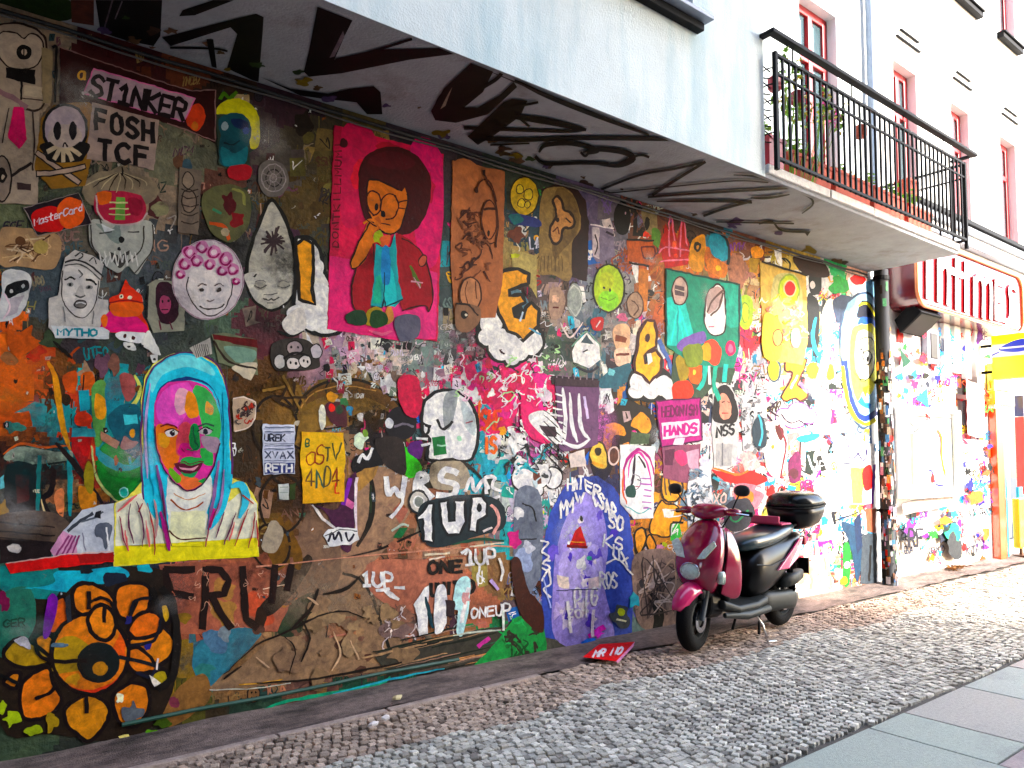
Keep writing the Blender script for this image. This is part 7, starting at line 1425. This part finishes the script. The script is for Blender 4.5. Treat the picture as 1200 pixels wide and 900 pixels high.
# apron (front body)
m_ = MB(); H2 = math.pi/2
m_.loft([((.50,0,.40),.07,.05,H2),((.55,0,.45),.13,.085,H2),((.575,0,.55),.185,.11,H2),((.565,0,.66),.205,.12,H2),((.53,0,.78),.2,.11,H2),((.48,0,.88),.165,.09,H2),((.44,0,.95),.11,.07,H2),((.42,0,.98),.06,.045,H2)], n=28, e=2.2)
m_.build('front_apron', 'red_lacquer', sct, smooth=True, subsurf=1)
for s in (-1, 1):     # wings that come back round the leg room
    m_ = MB(); pts = [(.52,s*.17,.42),(.5,s*.2,.6),(.47,s*.205,.75),(.43,s*.17,.9)]; q = [(.33,s*.23,.33),(.34,s*.255,.55),(.345,s*.24,.74),(.37,s*.18,.9)]
    vs = [tuple(p) for p in pts]+q+[(x-.01, y-s*.02, z) for x, y, z in pts]+[(x-.01, y-s*.02, z) for x, y, z in q]
    m_.faces(vs, [(0,1,5,4),(1,2,6,5),(2,3,7,6),(8,12,13,9),(9,13,14,10),(10,14,15,11),(0,4,12,8),(3,11,15,7),(4,5,13,12),(5,6,14,13),(6,7,15,14)])
    m_.build('leg_shield_wing', 'red_lacquer', sct, smooth=True, subsurf=2)
m_ = MB(); m_.loft([((.40,0,.36),.16,.05,H2),((.41,0,.55),.19,.06,H2),((.42,0,.75),.18,.06,H2),((.40,0,.9),.12,.05,H2)], n=20, e=3); m_.build('inner_shield', 'blackplastic', sct, smooth=True)
m_ = MB(); m_.loft([((.55,0,.36),.10,.13,0),((.40,0,.34),.13,.12,0)], n=18); m_.box(.42,.66,-.095,.095,.39,.47); m_.build('wheel_arch_liner', 'blackplastic', sct, bevel=.02)
# headlamp and indicators on the apron
m_ = MB(); m_.loft([((.62,0,.60),.075,.05,-.1),((.675,0,.60),.08,.062,-.1),((.695,0,.60),.06,.048,-.1),((.703,0,.60),.02,.015,-.1)], n=22, e=2.1); hl = m_.build('headlamp', 'lamp', sct, smooth=True)
m_ = MB(); torus(m_, 0, 0, .07, .008, n=28, m=8); hb = m_.build('lamp_ring', 'chrome', hl, smooth=True); hb.location = (.678, 0, .60); hb.rotation_euler = (0, 0, math.pi/2); hb.scale = (1.15, 1, .88)
for s in (-1, 1):
    m_ = MB(); base = [(.655,s*.05,.69),(.66,s*.12,.70),(.615,s*.195,.80),(.59,s*.16,.83),(.625,s*.09,.76)]
    nrm = Vector((.02, s*.006, .006)); m_.faces([tuple(Vector(p)) for p in base]+[tuple(Vector(p)+nrm*.9) for p in base], [(5,6,7,8,9)]+[(i,(i+1)%5,5+(i+1)%5,5+i) for i in range(5)]); m_.build('turn_signal', 'lamp', sct, bevel=.004)
m_ = MB(); m_.loft([((.585,.185,.56),.02,.045,0),((.56,.215,.56),.018,.05,0)], n=14, e=2); m_.build('side_reflector', 'lamp', sct, smooth=True)
# handlebar cover, grips, levers, mirrors, screen
m_ = MB(); m_.loft([((.50,0,1.0),.07,.03,.5),((.46,0,1.03),.15,.055,.4),((.40,0,1.045),.17,.065,.2),((.34,0,1.04),.14,.05,0),((.30,0,1.03),.09,.03,0)], n=24, e=2.3); m_.build('handlebar_cover', 'red_lacquer', sct, smooth=True, subsurf=1)
m_ = MB(); m_.loft([((.42,0,.93),.06,.05,H2),((.40,0,1.02),.05,.05,H2)], n=14); m_.build('steering_neck', 'blackplastic', sct, smooth=True)
m_ = MB(); m_.tube([(.40,-.2,1.03),(.38,0,1.05),(.40,.2,1.03)], .012, n=8)
for s in (-1, 1): m_.tube([(.40,s*.15,1.035),(.36,s*.3,1.03)], .011, n=8)
m_.build('handlebar', 'greyplastic', sct, smooth=True)
for s in (-1, 1):
    m_ = MB(); m_.tube([(.385,s*.2,1.035),(.35,s*.34,1.025)], .019, n=12); m_.build('grip', 'rubber', sct, smooth=True)
    m_ = MB(); m_.loft([((.44,s*.2,1.035),.06,.026,.3),((.39,s*.21,1.04),.06,.03,.2),((.35,s*.2,1.035),.045,.022,0)], n=14); m_.build('lever_housing', 'red_lacquer', sct, smooth=True)
    m_ = MB(); m_.tube([(.44,s*.18,1.04),(.46,s*.27,1.035),(.42,s*.35,1.025)], .006, n=6); m_.build('brake_lever', 'chrome', sct)
    m_ = MB(); m_.tube([(.40,s*.2,1.06),(.42,s*.24,1.12),(.43,s*.28,1.18)], .006, n=6); mm = m_.build('mirror', 'blackplastic', sct)
    m_ = MB(); m_.loft([((.455,s*.30,1.20),.03,.02,0),((.44,s*.30,1.205),.062,.042,0),((.425,s*.30,1.205),.066,.045,0),((.42,s*.30,1.205),.05,.03,0)], n=18, e=2.3); m_.build('mirror_head', 'greyplastic', mm, smooth=True)
m_ = MB(); m_.box(.33,.39,-.06,.06,1.085,1.095); m_.build('instrument_glass', 'lamp', sct, bevel=.004)
# floor, rear body
m_ = MB(); m_.loft([((.46,0,.34),.16,.04,0),((.30,0,.29),.2,.035,0),((.05,0,.29),.21,.035,0),((-.12,0,.31),.2,.04,0)], n=22, e=5); m_.build('floorboard', 'greyplastic', sct, smooth=False, bevel=.01)
m_ = MB(); 
for s in (-1, 1): m_.tube([(.45,s*.15,.26),(.2,s*.19,.235),(-.15,s*.18,.24)], [.02,.035,.03], n=10)
m_.build('lower_trim', 'greyplastic', sct, smooth=True)
m_ = MB(); m_.loft([((.02,0,.44),.12,.12,0),((-.06,0,.5),.17,.2,0),((-.2,0,.54),.19,.22,0),((-.45,0,.58),.18,.19,-.1),((-.7,0,.66),.15,.14,-.2),((-.92,0,.73),.09,.075,-.2),((-.98,0,.75),.05,.04,-.2)], n=26, e=2.8); m_.build('rear_body', 'blackplastic', sct, smooth=True, subsurf=1)
for s in (-1, 1):
    m_ = MB(); P_ = [(-.28,s*.186,.53),(-.45,s*.19,.53),(-.66,s*.168,.60),(-.86,s*.115,.76),(-.74,s*.145,.755),(-.52,s*.176,.66)]
    n_ = Vector((0, s*.02, .003)); m_.faces([tuple(Vector(p)) for p in P_]+[tuple(Vector(p)+n_) for p in P_], [(6,7,8,9,10,11)]+[(i,(i+1)%6,6+(i+1)%6,6+i) for i in range(6)]); m_.build('side_panel', 'magenta', sct, bevel=.006)
# seat
m_ = MB(); m_.loft([((.06,0,.72),.06,.03,.3),((.0,0,.745),.125,.06,.2),((-.15,0,.77),.16,.07,.05),((-.32,0,.78),.168,.065,0),((-.45,0,.81),.17,.07,-.15),((-.62,0,.84),.155,.065,-.1),((-.76,0,.85),.11,.045,-.1),((-.8,0,.85),.06,.02,0)], n=26, e=2.7); m_.build('seat', 'seat', sct, smooth=True, subsurf=1)
m_ = MB(); m_.box(-.46,-.44,-.13,.13,.895,.96); m_.box(-.62,-.45,-.15,.15,.885,.9); st2 = m_.build('backrest_pad', mat('pink_pad', '#c43a68', .5), sct, bevel=.02)
# rack and top case
m_ = MB()
for s in (-1, 1): m_.tube([(-.6,s*.1,.83),(-.78,s*.1,.87),(-1.08,s*.09,.88)], .012, n=8)
m_.tube([(-1.08,-.09,.88),(-1.1,0,.88),(-1.08,.09,.88)], .012, n=8); m_.tube([(-.8,-.1,.87),(-.8,.1,.87)], .01, n=8); m_.build('rear_rack', 'iron', sct, smooth=True)
m_ = MB(); m_.loft([((-.9,0,.91),.13,.13,H2),((-.9,0,.95),.19,.2,H2),((-.92,0,1.04),.225,.235,H2),((-.93,0,1.105),.235,.25,H2)], n=30, e=2.7); tc = m_.build('top_case', 'blackplastic', sct, smooth=True); tc.location = (-.15, 0, -.14); tc.rotation_euler = (0, R(4), 0)
m_ = MB(); m_.loft([((-.93,0,1.112),.238,.253,H2),((-.92,0,1.155),.23,.24,H2),((-.9,0,1.2),.2,.21,H2),((-.88,0,1.23),.13,.15,H2),((-.88,0,1.238),.05,.06,H2)], n=30, e=2.6); m_.build('case_lid', mat('case_lid_black', '#0c1214', .25, spec=.3, coat=.3), tc, smooth=True)
m_ = MB(); m_.loft([((-.93,0,1.102),.242,.257,H2),((-.93,0,1.114),.242,.257,H2)], n=30, e=2.65); m_.build('case_seam', 'greyplastic', tc)
m_ = MB(); m_.box(-1.0,-.95,-.1,.1,.68,.76); m_.build('tail_light', 'redpot', sct, bevel=.012)
m_ = MB(); m_.tube([(-.85,0,.62),(-1.0,0,.5),(-1.02,0,.44)], .012); m_.box(-1.03,-1.015,-.1,.1,.42,.56, '#ddd'); m_.build('rear_mudguard', 'blackplastic', sct)
# engine, transmission, exhaust, shock, stand
m_ = MB(); m_.loft([((-.12,.08,.27),.05,.06,0),((-.25,.1,.27),.06,.085,0),((-.5,.11,.26),.055,.08,0),((-.66,.11,.25),.05,.085,0),((-.75,.1,.25),.03,.04,0)], n=18, e=3); m_.build('transmission_cover', 'greyplastic', sct, smooth=True)
m_ = MB(); m_.loft([((-.45,.13,.40),.045,.045,0),((-.62,.14,.43),.055,.055,0),((-.78,.13,.45),.04,.045,0)], n=14, e=3.5); m_.build('air_filter_box', 'greyplastic', sct, smooth=True)
m_ = MB(); m_.tube([(-.1,-.1,.22),(-.4,-.13,.2),(-.55,-.15,.28)], .015); m_.tube([(-.5,-.15,.26),(-.6,-.16,.3),(-.9,-.16,.38)], [.03,.045,.04], n=14); m_.build('exhaust', 'chrome', sct, smooth=True)
m_ = MB(); m_.tube([(-.66,.135,.28),(-.6,.12,.55)], .014)
for k in range(8): m_.tube([(-.65+.006*k,.133,.33+.022*k),(-.645+.006*k,.133,.335+.022*k)], .03, n=10)
m_.build('shock_absorber', 'iron', sct)
m_ = MB(); m_.tube([(.02,.14,.24),(-.02,.2,.13),(-.03,.24,.0)], .009, n=8); m_.tube([(-.03,.24,.003),(-.10,.27,.003)], .008, n=6); m_.tube([(.02,.14,.245),(-.1,.2,.24)], .008, n=6); m_.build('side_stand', 'chrome', sct, smooth=True)
m_ = MB(); m_.tube([(-.1,-.12,.03),(-.15,-.1,.18),(-.15,.1,.18),(-.1,.12,.03)], .012, n=8); m_.build('centre_stand', 'iron', sct)
sct.scale = (1.07, 1.07, 1.07)

m_ = MB(); m_.tube([(.60,.0,.74),(.565,.0,.80)], .022, n=10); m_.tube([(.5,.12,.9),(.56,.15,.76)], .004); m_.build('apron_badge', 'chrome', sct)
for k_, (p, q, r) in enumerate((((.36,.16,1.02),(.44,.12,.9),(.42,.1,.8)),((.36,-.16,1.02),(.46,-.12,.92),(.44,-.08,.84)))):
    m_ = MB(); m_.tube([p, q, r], .006, n=6); m_.build('cable', 'rubber', sct, smooth=True)
m_ = MB(); m_.tube([(.0,.17,.6),(-.2,.195,.58),(-.5,.19,.62),(-.8,.12,.72)], .004, n=5); m_.build('panel_seam', 'greyplastic', sct)
# ================================================================== LIGHT AND CAMERA
w = bpy.data.worlds.new('World'); sc.world = w; w.use_nodes = True
nt = w.node_tree; bg = nt.nodes['Background']
sky = nt.nodes.new('ShaderNodeTexSky'); sky.sky_type = 'NISHITA'; sky.sun_disc = False
SUN_EL, SUN_AZ = R(27), R(-65)      # azimuth measured from +X towards -Y
sky.sun_elevation = SUN_EL; sky.sun_rotation = math.pi/2-SUN_AZ
sky.air_density = 1.; sky.dust_density = 2.
nt.links.new(sky.outputs['Color'], bg.inputs['Color']); bg.inputs['Strength'].default_value = .15
sl = bpy.data.lights.new('sun', 'SUN'); sl.energy = 2.1; sl.angle = R(4); sl.color = (1, .95, .88)
so = bpy.data.objects.new('sun', sl); link(so)
d = Vector((math.cos(SUN_EL)*math.cos(SUN_AZ), math.cos(SUN_EL)*math.sin(SUN_AZ), math.sin(SUN_EL)))
so.rotation_euler = d.to_track_quat('Z', 'Y').to_euler(); so.location = (5, -8, 12)
cam = bpy.data.cameras.new('camera'); co = bpy.data.objects.new('camera', cam); link(co)
co.location = (0, -D, H); cam.sensor_width = 36; cam.lens = 36*F/1200; cam.shift_y = 40/1200
co.rotation_euler = (math.pi/2+PIT, 0, AZ-math.pi/2); cam.clip_end = 500; cam.clip_start = .05
sc.camera = co
sc.view_settings.view_transform = 'Standard'; sc.view_settings.look = 'None'; sc.view_settings.exposure = EXPO; sc.view_settings.gamma = 1
